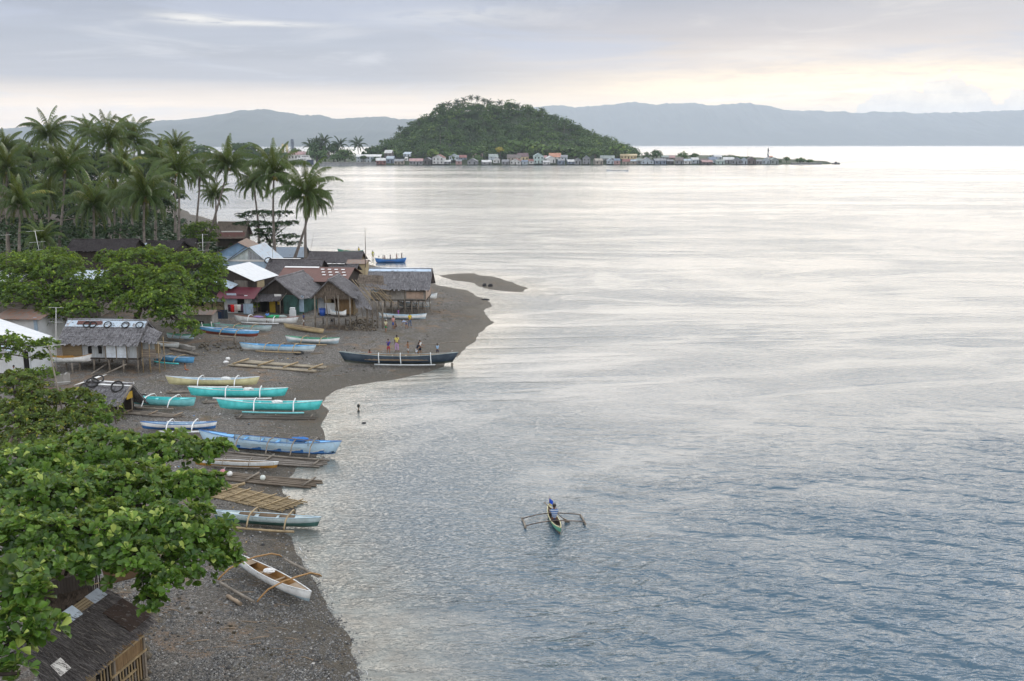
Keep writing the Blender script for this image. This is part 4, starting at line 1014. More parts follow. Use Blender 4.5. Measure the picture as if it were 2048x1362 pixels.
mb = MB(); H = t-1; s = 2.0
for sx in (-1, 1):
    for sy in (-1, 1): mb.bar((sx*s, sy*s, 0), (sx*s*.8, sy*s*.8, H*.92), .4, .4)
for i in range(1, 8):
    z = H*.92*i/7
    for sy in (-1, 1): mb.bar((-s*.85, sy*s*.85, z), (s*.85, sy*s*.85, z), .25, .25); mb.bar((sy*s*.85, -s*.85, z), (sy*s*.85, s*.85, z), .25, .25)
mb.build('frame', cmat('tower_steel', (.16, .19, .25)), root)
mb = MB(); mb.box((0, 0, H*.5), (2.6, 2.6, H*.8)); mb.box((0, 0, H*.96), (3.0, 3.0, H*.08)); mb.build('casing', cmat('tower_panel', (.18, .22, .30)), root)
def ferry():
    Y = 946; c = PD(611, 331, Y); k = F/Y; root = empty('ferry', (c.x, Y, 0), R(8), 'white car ferry with a dark bow door moored at the far shore', 'ship')
    L, Wd = 18, 9; wm = cmat('ship_white', (.72, .73, .74))
    mb = MB(); mb.add([(-9, -3, -1), (9, -3, -1), (9, 6, -1), (-9, 6, -1), (-9.6, -3.6, 3.2), (9.2, -3.6, 4.2), (9.2, 6, 4.2), (-9.6, 6, 3.2)], [(0, 1, 5, 4), (1, 2, 6, 5), (2, 3, 7, 6), (3, 0, 4, 7), (4, 5, 6, 7)]); mb.build('hull', wm, root)
    mb = MB(); mb.box((-1.2, 1.2, 5.6), (13, 6.4, 3.0)); mb.build('deckhouse', wm, root)
    mb = MB(); mb.box((0, 1.0, 8.2), (8, 5, 2.2)); mb.build('bridge', wm, root)
    mb = MB(); mb.box((4.6, -3.75, 3.0), (6.4, .3, 4.6)); mb.build('bow_door', cmat('ship_door', (.06, .08, .12)), root)
    for i in range(4):
        mb = MB(); mb.box((-2.4+i*1.6, -1.55, 8.5), (1.0, .12, .8)); mb.build('window', M_DARKHOLE, root)
    for i in range(4):
        mb = MB(); mb.box((-6+i*1.9, -2.05, 5.8), (1.0, .12, .8)); mb.build('window', M_DARKHOLE, root)
    mb = MB(); mb.tube([(0, 1, 9.2), (0, 1, 15)], .12, 5); mb.tube([(3, 1, 9.2), (3, 1, 14)], .1, 5); mb.tube([(-1.4, 1, 12.5), (1.4, 1, 12.5)], .08, 4); mb.build('mast', wm, root)
ferry()
mb = MB(); p = PD(1670, 329, 1006)
for i in range(9): mb.ball((rnd.uniform(-4, 4), rnd.uniform(-1, 1), rnd.uniform(-.2, .5)), (rnd.uniform(.8, 1.6), 1, rnd.uniform(.6, 1.4)), 8, 6, 0, .25)
mb.ball((.8, 0, .8), (1.6, 1.2, 1.8), 8, 6, 0, .25); o = mb.build('reef_rock', cmat('rock_dark', (.07, .07, .075))); o.location = (p.x, 1006, 0); tag(o, 'dark reef rock standing off the spit', 'rock')
for px, lb in ((1647, 'leaning stake at the spit tip, nearer the wall'), (1652, 'stake at the spit tip, nearer the reef rock')):
    mb = MB(); p = PD(px, 329, 1003); mb.tube([(0, 0, -2), (rnd.uniform(-.6, .6), 0, 2.4)], .13, 5); mb.tube([(0, 0, .8), (.5, 0, 2.0)], .06, 4); o = mb.build('stake', M_POST); o.location = (p.x, 1003, 0); tag(o, lb, 'stake', 'stakes off the spit')
# ================================================================ the village: huts and houses
M_THATCH = mat_thatch('palm_thatch', (.245, .245, .262), (.46, .46, .48), (.070, .066, .070))
M_THATCH_BR = mat_thatch('brown_thatch', (.18, .152, .128), (.34, .29, .235), (.050, .040, .034))
M_THATCH_DK = mat_thatch('dark_thatch', (.155, .148, .156), (.30, .29, .30), (.046, .041, .044))
M_TIN_W = mat_corrug('white_tin', (.62, .655, .69), (.45, .40, .36), .10, .16)
M_TIN_LB = mat_corrug('pale_blue_tin', (.46, .56, .66), (.30, .20, .14), .2, .16)
M_TIN_GY = mat_corrug('grey_tin', (.24, .27, .31), (.16, .09, .06), .35, .16)
M_TIN_RUST = mat_corrug('rusty_tin', (.125, .045, .037), (.085, .030, .024), .5, .16)
M_TIN_MAROON = mat_corrug('maroon_tin', (.125, .024, .038), (.07, .02, .02), .3, .14)
M_TIN_BRN = mat_corrug('brown_tin', (.17, .135, .12), (.20, .09, .05), .4, .16)
M_WPLANK = mat_boards('whitewashed_boards', (.50, .56, .62), (.20, .19, .19), .13, 'x', .85, .6, .09)
M_GPLANK = mat_boards('grey_boards', (.25, .235, .215), (.12, .11, .10), .16, 'x', .9, .7, .07)
M_DPLANK = mat_boards('dark_boards', (.075, .066, .060), (.035, .03, .028), .16, 'x', .9, .7, .07)
M_TPLY = mat_plain('grey_plywood', (.30, .29, .275), .85, .35, 1.2, .004, .2, (.13, .11, .09), .7)
M_PINKPLY = mat_plain('pinkish_plywood', (.44, .34, .28), .85, .25, 1.2, .004, .2, (.2, .15, .12), .5)
M_BAMBOOW = mat_boards('split_bamboo_wall', (.34, .235, .13), (.13, .085, .05), .055, 'x', .7, .8, .12, .012)
M_SAWALI = mat_boards('woven_bamboo', (.30, .245, .16), (.17, .135, .09), .07, 'z', .8, .5, .15)
M_LOGS = mat_boards('stacked_logs', (.33, .29, .25), (.12, .10, .09), .16, 'z', .85, .6, .12, .03)
M_GREENW = mat_plain('green_painted_wall', (.055, .125, .115), .85, .45, .9, .004, .2, (.035, .05, .05), .7)
M_YELDOOR = mat_plain('yellow_door', (.46, .33, .035), .7, .2, 1.5, .002, .3, (.25, .17, .03), .5)
M_WHITEW = mat_plain('whitewashed_wall', (.62, .66, .70), .85, .12, 1.0, .003, .2, (.40, .42, .44), .5)
M_BLUEW = mat_plain('pale_blue_wall', (.36, .48, .62), .85, .2, 1.0, .003, .2, (.24, .28, .33), .6)
M_BLUEGABLE = mat_plain('blue_gable', (.24, .38, .56), .8, .2, 1.0, .003, .2, (.2, .26, .33), .5)
M_TANW = mat_plain('tan_wall', (.40, .34, .22), .85, .2, 1.0, .003, .2, (.22, .18, .12), .6)
M_CONC = mat_plain('bare_concrete', (.29, .285, .275), .9, .3, 1.2, .01, .2, (.14, .13, .12), .6)
M_TARP = mat_plain('silver_tarp', (.56, .64, .66), .35, .35, .9, .06, .5, (.33, .42, .44), .5)
M_TARPW = mat_plain('white_tarp', (.72, .73, .73), .5, .12, 1.5, .01, .4)
M_TARPB = mat_plain('light_blue_tarp', (.50, .62, .76), .5, .15, 1.5, .01, .4)
M_BLACK = mat_plain('black_rubber', (.012, .012, .013), .6, .3, 4, .004, .4)
M_BAMBOO = mat_plain('bamboo_pole', (.33, .255, .15), .6, .35, 2.2, .004, .3, (.16, .12, .08), .5)
M_GREYPOLE = mat_plain('weathered_pole', (.23, .205, .175), .85, .4, 2.2, .01, .2, (.10, .09, .08), .5)
M_ALU = mat_plain('antenna_metal', (.62, .64, .66), .45, .1, 2, 0, .5)
M_BROWNBOARD = mat_plain('brown_board', (.13, .085, .05), .8, .4, 1.6, .004, .2, (.06, .045, .035), .6)
HG = 'huts and houses of the near village'

def thatch(mb, E0, E1, R1, R0, row=.34, seg=.15, jag=.18, lift=.085, m=0):
    """overlapping ragged rows of leaf shingle from the eave E0-E1 up to the ridge R0-R1, over a solid underlay"""
    E0, E1, R1, R0 = map(Vector, (E0, E1, R1, R0)); n = (E1-E0).cross(R0-E0).normalized()
    mb.slab([E0, E1, R1, R0], .07, m)
    sl = ((R0-E0).length + (R1-E1).length)/2; nr_ = max(3, int(sl/row)); ln = max((E1-E0).length, (R1-R0).length); ns = max(4, int(ln/seg))
    def at(u, s):
        a = E0.lerp(E1, u); b = R0.lerp(R1, u); return a.lerp(b, s)
    vs, fs = [], []
    for k in range(nr_):
        wob = [rnd.uniform(-.3, .3)/nr_ for _ in range(5)]
        for i in range(ns):
            u0, u1 = i/ns, (i+1.15)/ns; u1 = min(u1, 1)
            w = wob[int(i/ns*4.99)]
            sb = (k - .15)/nr_ + w*.4 - rnd.uniform(0, jag)/sl; st = min((k+1.35)/nr_, 1.0)
            if k == 0: sb -= rnd.uniform(0, jag*1.2)/sl
            lf = lift*rnd.uniform(.5, 1.3)
            o = len(vs)
            vs += [at(u0, sb) + n*lf, at(u1, sb + rnd.uniform(-.5, .5)*jag/sl) + n*lf, at(u1, st) + n*.012, at(u0, st) + n*.012]
            fs.append((o, o+1, o+2, o+3))
    mb.add(vs, fs, m)
def zrow(py, Y): return PD(CX, py, Y).z
def kpx(Y, z=2): return F/(Y*math.cos(PITCH) + (HC-z)*math.sin(PITCH))
def at_px(px, Y, z): return (px-CX)/F*(Y*math.cos(PITCH) + (HC-z)*math.sin(PITCH))

def hut(name, label, px0, px1, floor, eave, ridge, Y, W, yaw=0.0, axis='x', roof='thatch', rmat=None, wmat=None, emat=None, ov=.45, apex=None, stilts=0, cat='hut', gmat=None, row=.34, seg=.16, eback=0.0, sideov=None, walls=True):
    """px0..px1, floor, eave, ridge: photo extents of the front wall; the front stands Y ahead; W deep; axis x: ridge along the front, y: gable to the front"""
    zf, ze = zrow(floor, Y), zrow(eave, Y)
    zr = zrow(ridge, Y + (W/2 if axis == 'x' else 0)); zr = max(zr, ze+.25)
    xc = at_px((px0+px1)/2, Y, (zf+ze)/2); k = kpx(Y, (zf+ze)/2); L = (px1-px0)/k/max(.5, math.cos(yaw))
    g = gz(xc, Y); root = empty(name, (xc, Y, g), yaw, label, cat, HG)
    zf, ze, zr = zf-g, ze-g, zr-g
    if not stilts: zf = -.25
    h = L/2; sov = ov if sideov is None else sideov
    if walls:
        mb = MB()
        if axis == 'x':
            mb.add([(-h, 0, zf), (h, 0, zf), (h, W, zf), (-h, W, zf), (-h, 0, ze), (h, 0, ze), (h, W, ze+eback), (-h, W, ze+eback)], [(0, 1, 5, 4), (2, 3, 7, 6), (3, 2, 1, 0)], 0)
            mb.add([(h, 0, zf), (h, W, zf), (h, W, ze+eback), (h, W/2, zr-.1), (h, 0, ze), (-h, 0, zf), (-h, W, zf), (-h, W, ze+eback), (-h, W/2, zr-.1), (-h, 0, ze)], [(0, 1, 2, 3, 4), (9, 8, 7, 6, 5)], 1)
        else:
            ax = (apex-(px0+px1)/2)/k if apex is not None else 0
            mb.add([(-h, 0, zf), (h, 0, zf), (h, 0, ze), (-h, 0, ze), (-h, W, zf), (h, W, zf), (h, W, ze), (-h, W, ze)], [(0, 1, 2, 3), (5, 4, 7, 6), (1, 5, 6, 2), (4, 0, 3, 7), (4, 5, 1, 0)], 0)
            mb.add([(-h, 0, ze), (h, 0, ze), (ax, 0, zr-.1)], [(0, 1, 2)], 1); mb.add([(-h, W, ze), (h, W, ze), (ax, W, zr-.1)], [(2, 1, 0)], 1)
        WALL_OF[root.name] = mb.build('wall', [wmat or M_GPLANK, gmat or emat or wmat or M_GPLANK], root)
    mb = MB()
    if axis == 'x':
        sl = (zr-ze)/(W/2); e = ze - sl*ov
        F0, F1, T0, T1 = (-h-sov, -ov, e), (h+sov, -ov, e), (-h-sov, W/2, zr), (h+sov, W/2, zr)
        B0, B1 = (h+sov, W+ov, e+eback), (-h-sov, W+ov, e+eback)
        rot = 0
    else:
        ax = (apex-(px0+px1)/2)/k if apex is not None else 0
        # built along x, then turned a quarter so that the ridge runs away from the front
        sr = (zr-ze)/(h-ax); sl_ = (zr-ze)/(h+ax); er, el = ze - sr*ov, ze - sl_*ov
        F0, F1, T0, T1 = (-sov, -(h+ov), er), (W+sov, -(h+ov), er), (-sov, -ax, zr), (W+sov, -ax, zr)
        B0, B1 = (W+sov, h+ov, el), (-sov, h+ov, el)
        rot = math.pi/2
    if roof == 'thatch':
        thatch(mb, F0, F1, T1, T0, row, seg); thatch(mb, B0, B1, T0, T1, row, seg)
        mb.tube([Vector(T0)+Vector((0, 0, .02)), (Vector(T0)+Vector(T1))/2 + Vector((0, 0, -.03)), Vector(T1)+Vector((0, 0, .02))], .13, 7)
    else:
        mb.slab([F0, F1, T1, T0], .035); mb.slab([B0, B1, T0, T1], .035)
    r = mb.build('roof', rmat or (M_THATCH if roof == 'thatch' else M_TIN_GY), root); r.rotation_euler = (0, 0, rot)
    if not rot: ROOF_OF[root.name] = r
    if stilts:
        nst = stilts
        for j in range(2):
            for i in range(nst):
                q = -h + .12 + i*(L-.24)/(nst-1); yy = .12 if j == 0 else W-.15
                w = root.matrix_world if False else None
                c, s = math.cos(yaw), math.sin(yaw); gl = gz(xc + q*c - yy*s, Y + q*s + yy*c) - g
                p = MB(); p.tube([(q+rnd.uniform(-.12, .12), yy, gl-.35), (q, yy, zf+.02)], rnd.uniform(.055, .09), 6); p.build('stilt', M_GREYPOLE, root)
        p = MB(); p.box((0, W/2, zf-.07), (L+.1, W+.1, .12)); p.build('floor_frame', M_DPLANK, root)
    return root, dict(h=h, W=W, zf=zf, ze=ze, zr=zr, k=k, ov=ov)
WALL_OF, ROOF_OF = {}, {}
def wpart(root, name, x0, x1, z0, z1, mat, y=-.03, t=.05):
    m = MB(); m.box(((x0+x1)/2, y, (z0+z1)/2), (x1-x0, t, z1-z0)); return m.build(name, mat, WALL_OF.get(root.name, root))
def wpart_end(root, name, x, y0, y1, z0, z1, mat, t=.05):
    m = MB(); m.box((x, (y0+y1)/2, (z0+z1)/2), (t, y1-y0, z1-z0)); return m.build(name, mat, WALL_OF.get(root.name, root))
def sheet_thing(name, label, cat, quad, t, mat, group=None):
    c = sum((Vector(q) for q in quad), Vector())/len(quad); mb = MB(); mb.slab([Vector(q)-c for q in quad], t); o = mb.build(name, mat); o.location = c; return tag(o, label, cat, group)
def tyre(loc, normal, r, label, grp, cat='tyre'):
    mb = MB(); M = Vector(normal).to_track_quat('Z', 'Y').to_matrix(); mb.torus((0, 0, 0), r, r*.15, n=22, k=8, M=M)
    o = mb.build('old_tyre', M_BLACK); o.location = loc; return tag(o, label, cat, grp)

# --- stilt house at the point
r, q = hut('stilt_house', 'long stilt house at the point, grey thatch over plywood and plank walls', 741, 852, 599, 570, 538, 115, 4.4, R(-2.5), 'x', 'thatch', None, M_TPLY, M_PINKPLY, .55, None, 9, 'house', None, .34, .16)
h, zf, ze = q['h'], q['zf'], q['ze']
for i, (a, b, m) in enumerate([(-h+.05, -h+.9, M_BLUEW), (-h+.05, -h+1.7, M_GPLANK)]): wpart(r, 'wall_patch', a, b, zf+(.85 if i == 0 else .1), zf+(1.35 if i == 0 else .75), m)
for x in (-h+1.75, -.9, .75, 2.1, h-.05): wpart(r, 'batten', x-.05, x+.05, zf-.3, ze-.05, M_GREYPOLE, -.06, .07)
wpart(r, 'shutter', .95, h-.3, zf+1.02, ze-.12, M_TPLY, -.09, .05); wpart(r, 'sill_rail', .85, h-.1, zf+.94, zf+1.0, M_GREYPOLE, -.09, .07)
wpart(r, 'lower_panel', .95, h-.3, zf+.12, zf+.9, M_PINKPLY, -.075, .05)
wpart_end(r, 'window', h+.03, 1.5, 2.1, zf+.7, zf+1.4, M_DARKHOLE)
m = MB(); s_ = (q['zr']-ze)/(q['W']/2); m.slab([(-h-.5, q['W']/2-.45, q['zr']-.45*s_+.11), (h+.4, q['W']/2-.45, q['zr']-.45*s_+.11), (h+.4, q['W']/2+.05, q['zr']+.15), (-h-.5, q['W']/2+.05, q['zr']+.15)], .02); m.build('ridge_sheet', M_TARPB, ROOF_OF.get(r.name, r))
for i in range(5):
    x = -h+.6+i*1.4; m = MB(); m.tube([(x, .3, zf-.05), (x+1.0, .32, -.1)], .035, 5); m.build('brace', M_GREYPOLE, r)
# --- gabled hut with the porch
r, q = hut('gabled_hut', 'thatched hut with woven gable and a canoe on its porch platform', 628, 703, 634, 590, 559, 104, 4.2, R(-4), 'y', 'thatch', None, M_DPLANK, None, .35, 660, 0, 'hut', M_THATCH_BR, .3, .14, 0, .35, walls=False)
g = r.location.z; h, zf, ze, zr = q['h'], zrow(634, 104)-g, q['ze'], q['zr']
m = MB(); thatch(m, (-h-.1, -.02, ze-.25), (h+.1, -.02, ze-.25), (-.38, -.02, zr-.2), (-.42, -.02, zr-.2), .3, .12, .2, .04); m.build('gable', M_THATCH_BR, r)
m = MB(); m.box((0, 2.9, (zf+ze)/2), (2*h, .1, ze-zf)); m.build('back_wall', M_BAMBOOW, r)
m = MB(); m.box((-h+.05, 2.0, (zf+ze)/2), (.08, 1.7, ze-zf)); m.box((h-.05, 2.0, (zf+ze)/2), (.08, 1.7, ze-zf)); m.build('side_wall', M_SAWALI, r)
wpart(r, 'wall_panel', -h+.1, -h+.75, zf+.2, ze-.05, M_WPLANK, 1.2, .05); wpart(r, 'wall_panel', -h+.8, -h+1.9, zf+.1, zf+1.3, M_WHITEW, 1.25, .05); wpart(r, 'wall_panel', -h+.8, -h+1.5, zf+1.35, ze-.2, M_TANW, 1.25, .05)
wpart(r, 'wall_panel', .3, h-.15, zf+.1, ze-.5, M_BAMBOOW, 1.15, .05)
m = MB(); m.box((.1, 1.4, zf-.06), (2*h+.3, 3.2, .1)); m.build('platform', M_GPLANK, r)
for i in range(4):
    for yy in (-.1, 2.8):
        x = -h+.1+i*(2*h-.2)/3; m = MB(); m.tube([(x+rnd.uniform(-.1, .1), yy, -.3), (x, yy, zf if (i in (1,) and yy < 0) else ze)], .09 if yy < 0 else .07, 6); m.build('post', M_GREYPOLE, r)
for i, (a, b) in enumerate([((-.5, -.3, zf+.2), (-.75, -.1, ze-.1)), ((.5, -.35, zf+.2), (.2, -.1, ze-.05))]): m = MB(); m.tube([a, b], .05, 5); m.build('brace', M_GREYPOLE, r)
# broken side roof sliding down from the hut
root = empty('broken_lean_to', (r.location.x+3.2, 105.2, g), 0, 'broken lean-to with bare rafters and hanging thatch between two huts', 'lean-to', HG)
m = MB()
for i in range(8):
    x = -1.0+i*.36; m.tube([(x-.55, 1.6, zr-.35-.07*i), (x+1.6, .2, ze-1.0+rnd.uniform(-.2, .3))], .035, 5)
for i in range(3): m.tube([(-.9+.7*i, 1.3-.45*i, zr-.45-.5*i), (2.3+.3*i, 1.0-.4*i, zr-.9-.55*i)], .03, 5)
m.build('rafters', M_BAMBOO, root)
m = MB(); thatch(m, (-.9, 1.0, zr-.55), (2.0, .9, zr-.8), (1.8, 2.2, zr-.05), (-.8, 2.2, zr+.1), .3, .13, .2); m.build('thatch_patch', M_THATCH_BR, root)
m = MB(); thatch(m, (-.9, -.7, ze-1.1), (.7, -.5, ze-1.3), (-.6, .6, ze+.15), (-1.4, .5, ze+.1), .3, .1, .35); m.build('hanging_thatch', M_THATCH, root)
m = MB()
for i in range(16): x = -.9+rnd.random()*2.6; m.tube([(x, -.2+rnd.uniform(-.3, .3), ze-.5-rnd.random()*.4), (x+.4+rnd.uniform(-.3, .6), -.3, ze-2.0-rnd.random()*.8)], .03, 4)
m.build('loose_poles', M_GREYPOLE, root)
for i in range(4): m = MB(); x = .2+.55*i; m.tube([(x, .1, -.3), (x+.05, .1, ze-1.1+.1*i)], .10, 6); m.build('post', M_GREYPOLE, root)
# --- green hut with the yellow door
r, q = hut('gabled_hut', 'thatched hut with a dark green wall and yellow door', 512, 598, 622, 589, 556, 113, 6.4, R(-14), 'y', 'thatch', None, M_GREENW, None, .45, 556, 0, 'hut', M_DPLANK, .34, .16, 0, .45)
h, ze, zr = q['h'], q['ze'], q['zr']
wpart(r, 'dark_front', -h+.1, .75, 0, ze-.05, M_DPLANK, -.04, .06)
wpart(r, 'door', -.95, -.25, .05, 1.95, M_YELDOOR, -.11, .06); wpart(r, 'side_shutter', .05, .35, 1.0, 1.85, M_YELDOOR, -.11, .05); wpart(r, 'window', .38, .68, .9, 1.7, M_DARKHOLE, -.1, .05); wpart(r, 'doorway', -2.0, -1.2, .05, 1.8, M_DARKHOLE, -.1, .05)
wpart(r, 'sheet', h-.3, h+.55, .2, ze-.1, M_BLUEW, .35, .05); wpart(r, 'awning_board', -.1, .75, ze-.25, ze+.12, M_TARPW, -.5, .04)
m = MB(); m.tube([(-2.4, -1.1, 1.55), (.9, -1.1, 1.55)], .045, 5); m.tube([(-2.0, -1.1, 0), (-1.95, -1.1, 2.3)], .05, 5); m.tube([(.85, -1.1, 0), (.9, -1.1, 1.6)], .05, 5); m.tube([(.85, -1.1, 1.5), (1.3, -.2, 2.4)], .04, 5); m.build('porch_rail', M_GREYPOLE, r)
m = MB(); thatch(m, (-h-.5, -1.5, ze-.75), (.9, -1.3, ze-.45), (.9, -.05, ze+.05), (-h-.2, -.05, ze-.05), .34, .16, .15); m.build('awning', M_THATCH_DK, r)
# --- rusty roofed house behind
r, q = hut('tin_roofed_house', 'house under a rusty red tin roof with small white skylights', 556, 690, 575, 560, 534, 119, 7.0, R(-6), 'x', 'tin', M_TIN_RUST, M_DPLANK, None, .4, None, 0, 'house')
h, W, ze, zr = q['h'], q['W'], q['ze'], q['zr']; sl = (zr-ze)/(W/2)
for i in range(4):
    for j in range(3):
        x = .6+i*.85+.3*j; y = W/2-.7-j*.75; m = MB(); m.box((x, y, zr-(W/2-y)*sl+.055), (.42, .22, .02), 0, 0, 0, math.atan(sl)); m.build('skylight', M_TARPW, ROOF_OF.get(r.name, r))
m = MB(); m.slab([(-h-.3, W/2-.32, zr-.32*sl+.05), (0, W/2-.32, zr-.32*sl+.05), (0, W/2, zr+.05), (-h-.3, W/2, zr+.05)], .02); m.build('ridge_sheet', M_TARPW, ROOF_OF.get(r.name, r))
# --- white tin roof
r, q = hut('tin_roofed_house', 'house under a big clean white tin roof beside the blue gable', 400, 513, 600, 558, 534, 114.5, 5.0, R(-16), 'y', 'tin', M_TIN_W, M_DPLANK, None, .25, 453, 0, 'house', M_DPLANK, sideov=.3)
wpart(r, 'wall_panel', .9, 2.6, .1, q['ze']-.1, M_GPLANK, -.04, .06); m = MB(); m.box((q['h']+.03, 1.4, q['ze']-.7), (.06, 1.6, .9)); m.build('yellow_panel', M_TANW, r)
m = MB(); m.slab([(-.9, -1.5, q['ze']-.15), (1.4, -1.7, q['ze']-.85), (1.4, -.05, q['ze']-.55), (-.9, -.05, q['ze']+.15)], .04); m.build('awning', M_TIN_LB, r)
# --- white-walled house under the maroon roof
r, q = hut('small_house', 'white walled house under a maroon tin awning with washing outside', 448, 501, 632, 590, 574, 112, 3.6, R(-6), 'x', 'tin', M_TIN_MAROON, M_WHITEW, None, .8, None, 0, 'house', None, .34, .16, .5)
h, ze = q['h'], q['ze']
wpart(r, 'doorway', .05, .85, .05, 2.1, M_DARKHOLE, -.02, .05); wpart(r, 'wall_panel', -1.15, -.05, 1.1, 2.25, M_TARPB, -.05, .05); wpart(r, 'white_pillar', .95, 1.3, 0, ze, M_WHITEW, -.10, .2); wpart(r, 'low_wall', .9, 2.0, 0, 1.15, M_BLUEW, -.45, .12); wpart(r, 'name_board', -.95, -.15, ze-.42, ze-.22, M_GPLANK, -.09, .03)
# --- tan house, board shed
r, q = hut('small_house', 'tan walled house under a green grey tin roof edge below the wide tree', 383, 448, 628, 600, 591, 113, 4, R(-8), 'x', 'tin', M_TIN_GY, M_TANW, None, .55, None, 0, 'house')
wpart(r, 'window', -1.0, -.4, .6, 1.4, M_DARKHOLE); wpart(r, 'corner_post', .5, .62, 0, q['ze'], M_DPLANK)
r, q = hut('board_shed', 'low shed of brown boards behind the blue and red boat', 371, 424, 642, 627, 620, 104, 1.8, R(-4), 'x', 'tin', M_TIN_BRN, M_CONC, None, .3, None, 0, 'shed'); wpart(r, 'opening', -.6, .5, .05, .55, M_DARKHOLE)
# --- blue gables farther back
r, q = hut('gabled_house', 'house with a blue gable under a weathered brown tin roof', 424, 532, 540, 512, 484, 147, 6, R(4), 'y', 'tin', M_TIN_BRN, M_WPLANK, None, .5, 479, 0, 'house', M_BLUEGABLE)
wpart(r, 'wall_panel', -q['h']+.2, -.6, .6, q['ze'], M_BLUEW)
r, q = hut('gabled_house', 'pale blue house with its gable wrapped in silver sheeting', 457, 536, 548, 521, 493, 139, 5.5, R(-6), 'y', 'tin', M_TIN_LB, M_BLUEW, None, .45, 503, 0, 'house', M_TARP)
h, ze, zr = q['h'], q['ze'], q['zr']; wpart(r, 'trim_board', -h-.2, h+2.8, ze-.12, ze+.12, M_TARPW, -.1, .05)
m = MB(); m.add([(-.0, -.06, ze+.15), (h*.82, -.06, ze+.15), (.15, -.06, zr-.45)], [(0, 1, 2)]); m.build('gable_panel', M_WPLANK, r)
m = MB(); sc_ = (zr-ze)/h; m.slab([(-h-.45, -.5, ze-.45*sc_+.06), (-.02, -.5, zr+.06), (-.02, -.05, zr+.06), (-h-.45, -.05, ze-.45*sc_+.06)], .03); m.build('barge_thatch', M_BROWNBOARD, r)
r, q = hut('tin_roofed_house', 'low house with a slate blue tin roof at the foot of the leaning palms', 517, 606, 522, 513, 494, 159, 6, R(3), 'x', 'tin', mat_corrug('slate_blue_tin', (.20, .26, .33), (.12, .13, .15), .2, .16), M_DPLANK, None, .3, None, 0, 'house')
r, q = hut('low_thatched_hut', 'low dark thatched hut with a white ridge sheet behind the white tin roof', 531, 632, 560, 548, 519, 127, 6.4, R(-3), 'x', 'thatch', M_THATCH_DK, M_DPLANK, None, .4, None, 0, 'hut')
h = q['h']; m = MB(); m.box((-1.6, q['W']/2, q['zr']+.12), (4.2, .5, .03)); m.build('ridge_sheet', M_TARPW, ROOF_OF.get(r.name, r)); Y_ = 127+3.2; HA = (r.location.copy(), q)
r, q = hut('low_thatched_hut', 'long low thatched hut nearest the beached boats at the back shore', 617, 716, 541, 524, 504, 144, 5.6, R(-2), 'x', 'thatch', M_THATCH_DK, M_SAWALI, None, .4, None, 0, 'hut'); HB = (r.location.copy(), q)
r, q = hut('low_thatched_hut', 'thatched hut with tyres on its white ridge behind the rusty roof', 612, 706, 556, 545, 529, 131, 4.2, R(-2), 'x', 'thatch', M_THATCH_DK, M_SAWALI, None, .4, None, 0, 'hut'); HC_ = (r.location.copy(), q)
m = MB(); m.box((-.6, q['W']/2-.15, q['zr']+.13), (4.6, .5, .03)); m.build('ridge_sheet', M_TARPW, ROOF_OF.get(r.name, r))
r, q = hut('low_shed', 'small dark roofed shed with a tan wall behind the long stilt house', 696, 730, 538, 526, 519, 141, 2.6, R(-4), 'x', 'tin', M_TIN_BRN, M_TANW, None, .3, None, 0, 'shed')
for i, (px, py, Y, rr, lb) in enumerate([(537, 521, 130, .45, 'tyre on the dark thatch left of the palm trunk'), (629, 531, 133, .46, 'left tyre on the white ridge behind the rusty roof'), (669, 531, 133, .46, 'middle tyre on the white ridge behind the rusty roof'), (687, 531, 133, .44, 'right tyre on the white ridge behind the rusty roof'), (627, 509, 146.8, .4, 'left tyre lying on the back shore thatch'), (643, 509, 146.8, .4, 'right tyre lying on the back shore thatch')]):
    p = PD(px, py, Y); tyre(p+Vector((0, -.2, .03)), (0, -.8, .7), rr, lb, 'tyres weighing down the thatch')
M_SHADE = mat_thatch('shade_dark_thatch', (.070, .064, .066), (.125, .118, .12), (.026, .023, .024))  # thatch colour darkened to stand for the shade of the grove
# --- shaded shacks under the palms
r, q = hut('thatched_house', 'house with a straw brown roof and red tin patch beyond the leaning palm', 436, 486, 490, 471, 444, 182, 6, R(3), 'x', 'thatch', M_THATCH_BR, M_DPLANK, None, .5, None, 0, 'house'); m = MB(); m.slab([(.2-2, -.7, q['ze']-.5), (2.6, -.7, q['ze']-.5), (2.6, .5, q['ze']+.55), (.2-2, .5, q['ze']+.55)], .04); m.build('tin_patch', M_TIN_RUST, ROOF_OF.get(r.name, r)); wpart(r, 'wall_sheet', -1.6, 2.2, q['ze']+.6, q['ze']+.8, M_TARPW, .3, .05)
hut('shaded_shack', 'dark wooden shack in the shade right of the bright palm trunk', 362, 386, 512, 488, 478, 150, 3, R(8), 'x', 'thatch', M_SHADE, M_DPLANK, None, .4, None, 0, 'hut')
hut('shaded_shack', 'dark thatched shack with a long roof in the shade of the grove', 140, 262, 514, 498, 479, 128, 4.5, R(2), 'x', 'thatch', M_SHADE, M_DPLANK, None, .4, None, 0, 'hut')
r, q = hut('shaded_shack', 'dark shack with a pale blue tin strip in the shade of the grove', 262, 352, 510, 496, 482, 133, 4, R(-4), 'x', 'thatch', M_SHADE, M_DPLANK, None, .4, None, 0, 'hut'); m = MB(); m.slab([(-2.6, -.42, q['ze']-.1), (-1.2, -.42, q['ze']-.1), (-1.2, .9, q['ze']+.6), (-2.6, .9, q['ze']+.6)], .05); m.build('tin_strip', M_TIN_LB, ROOF_OF.get(r.name, r))
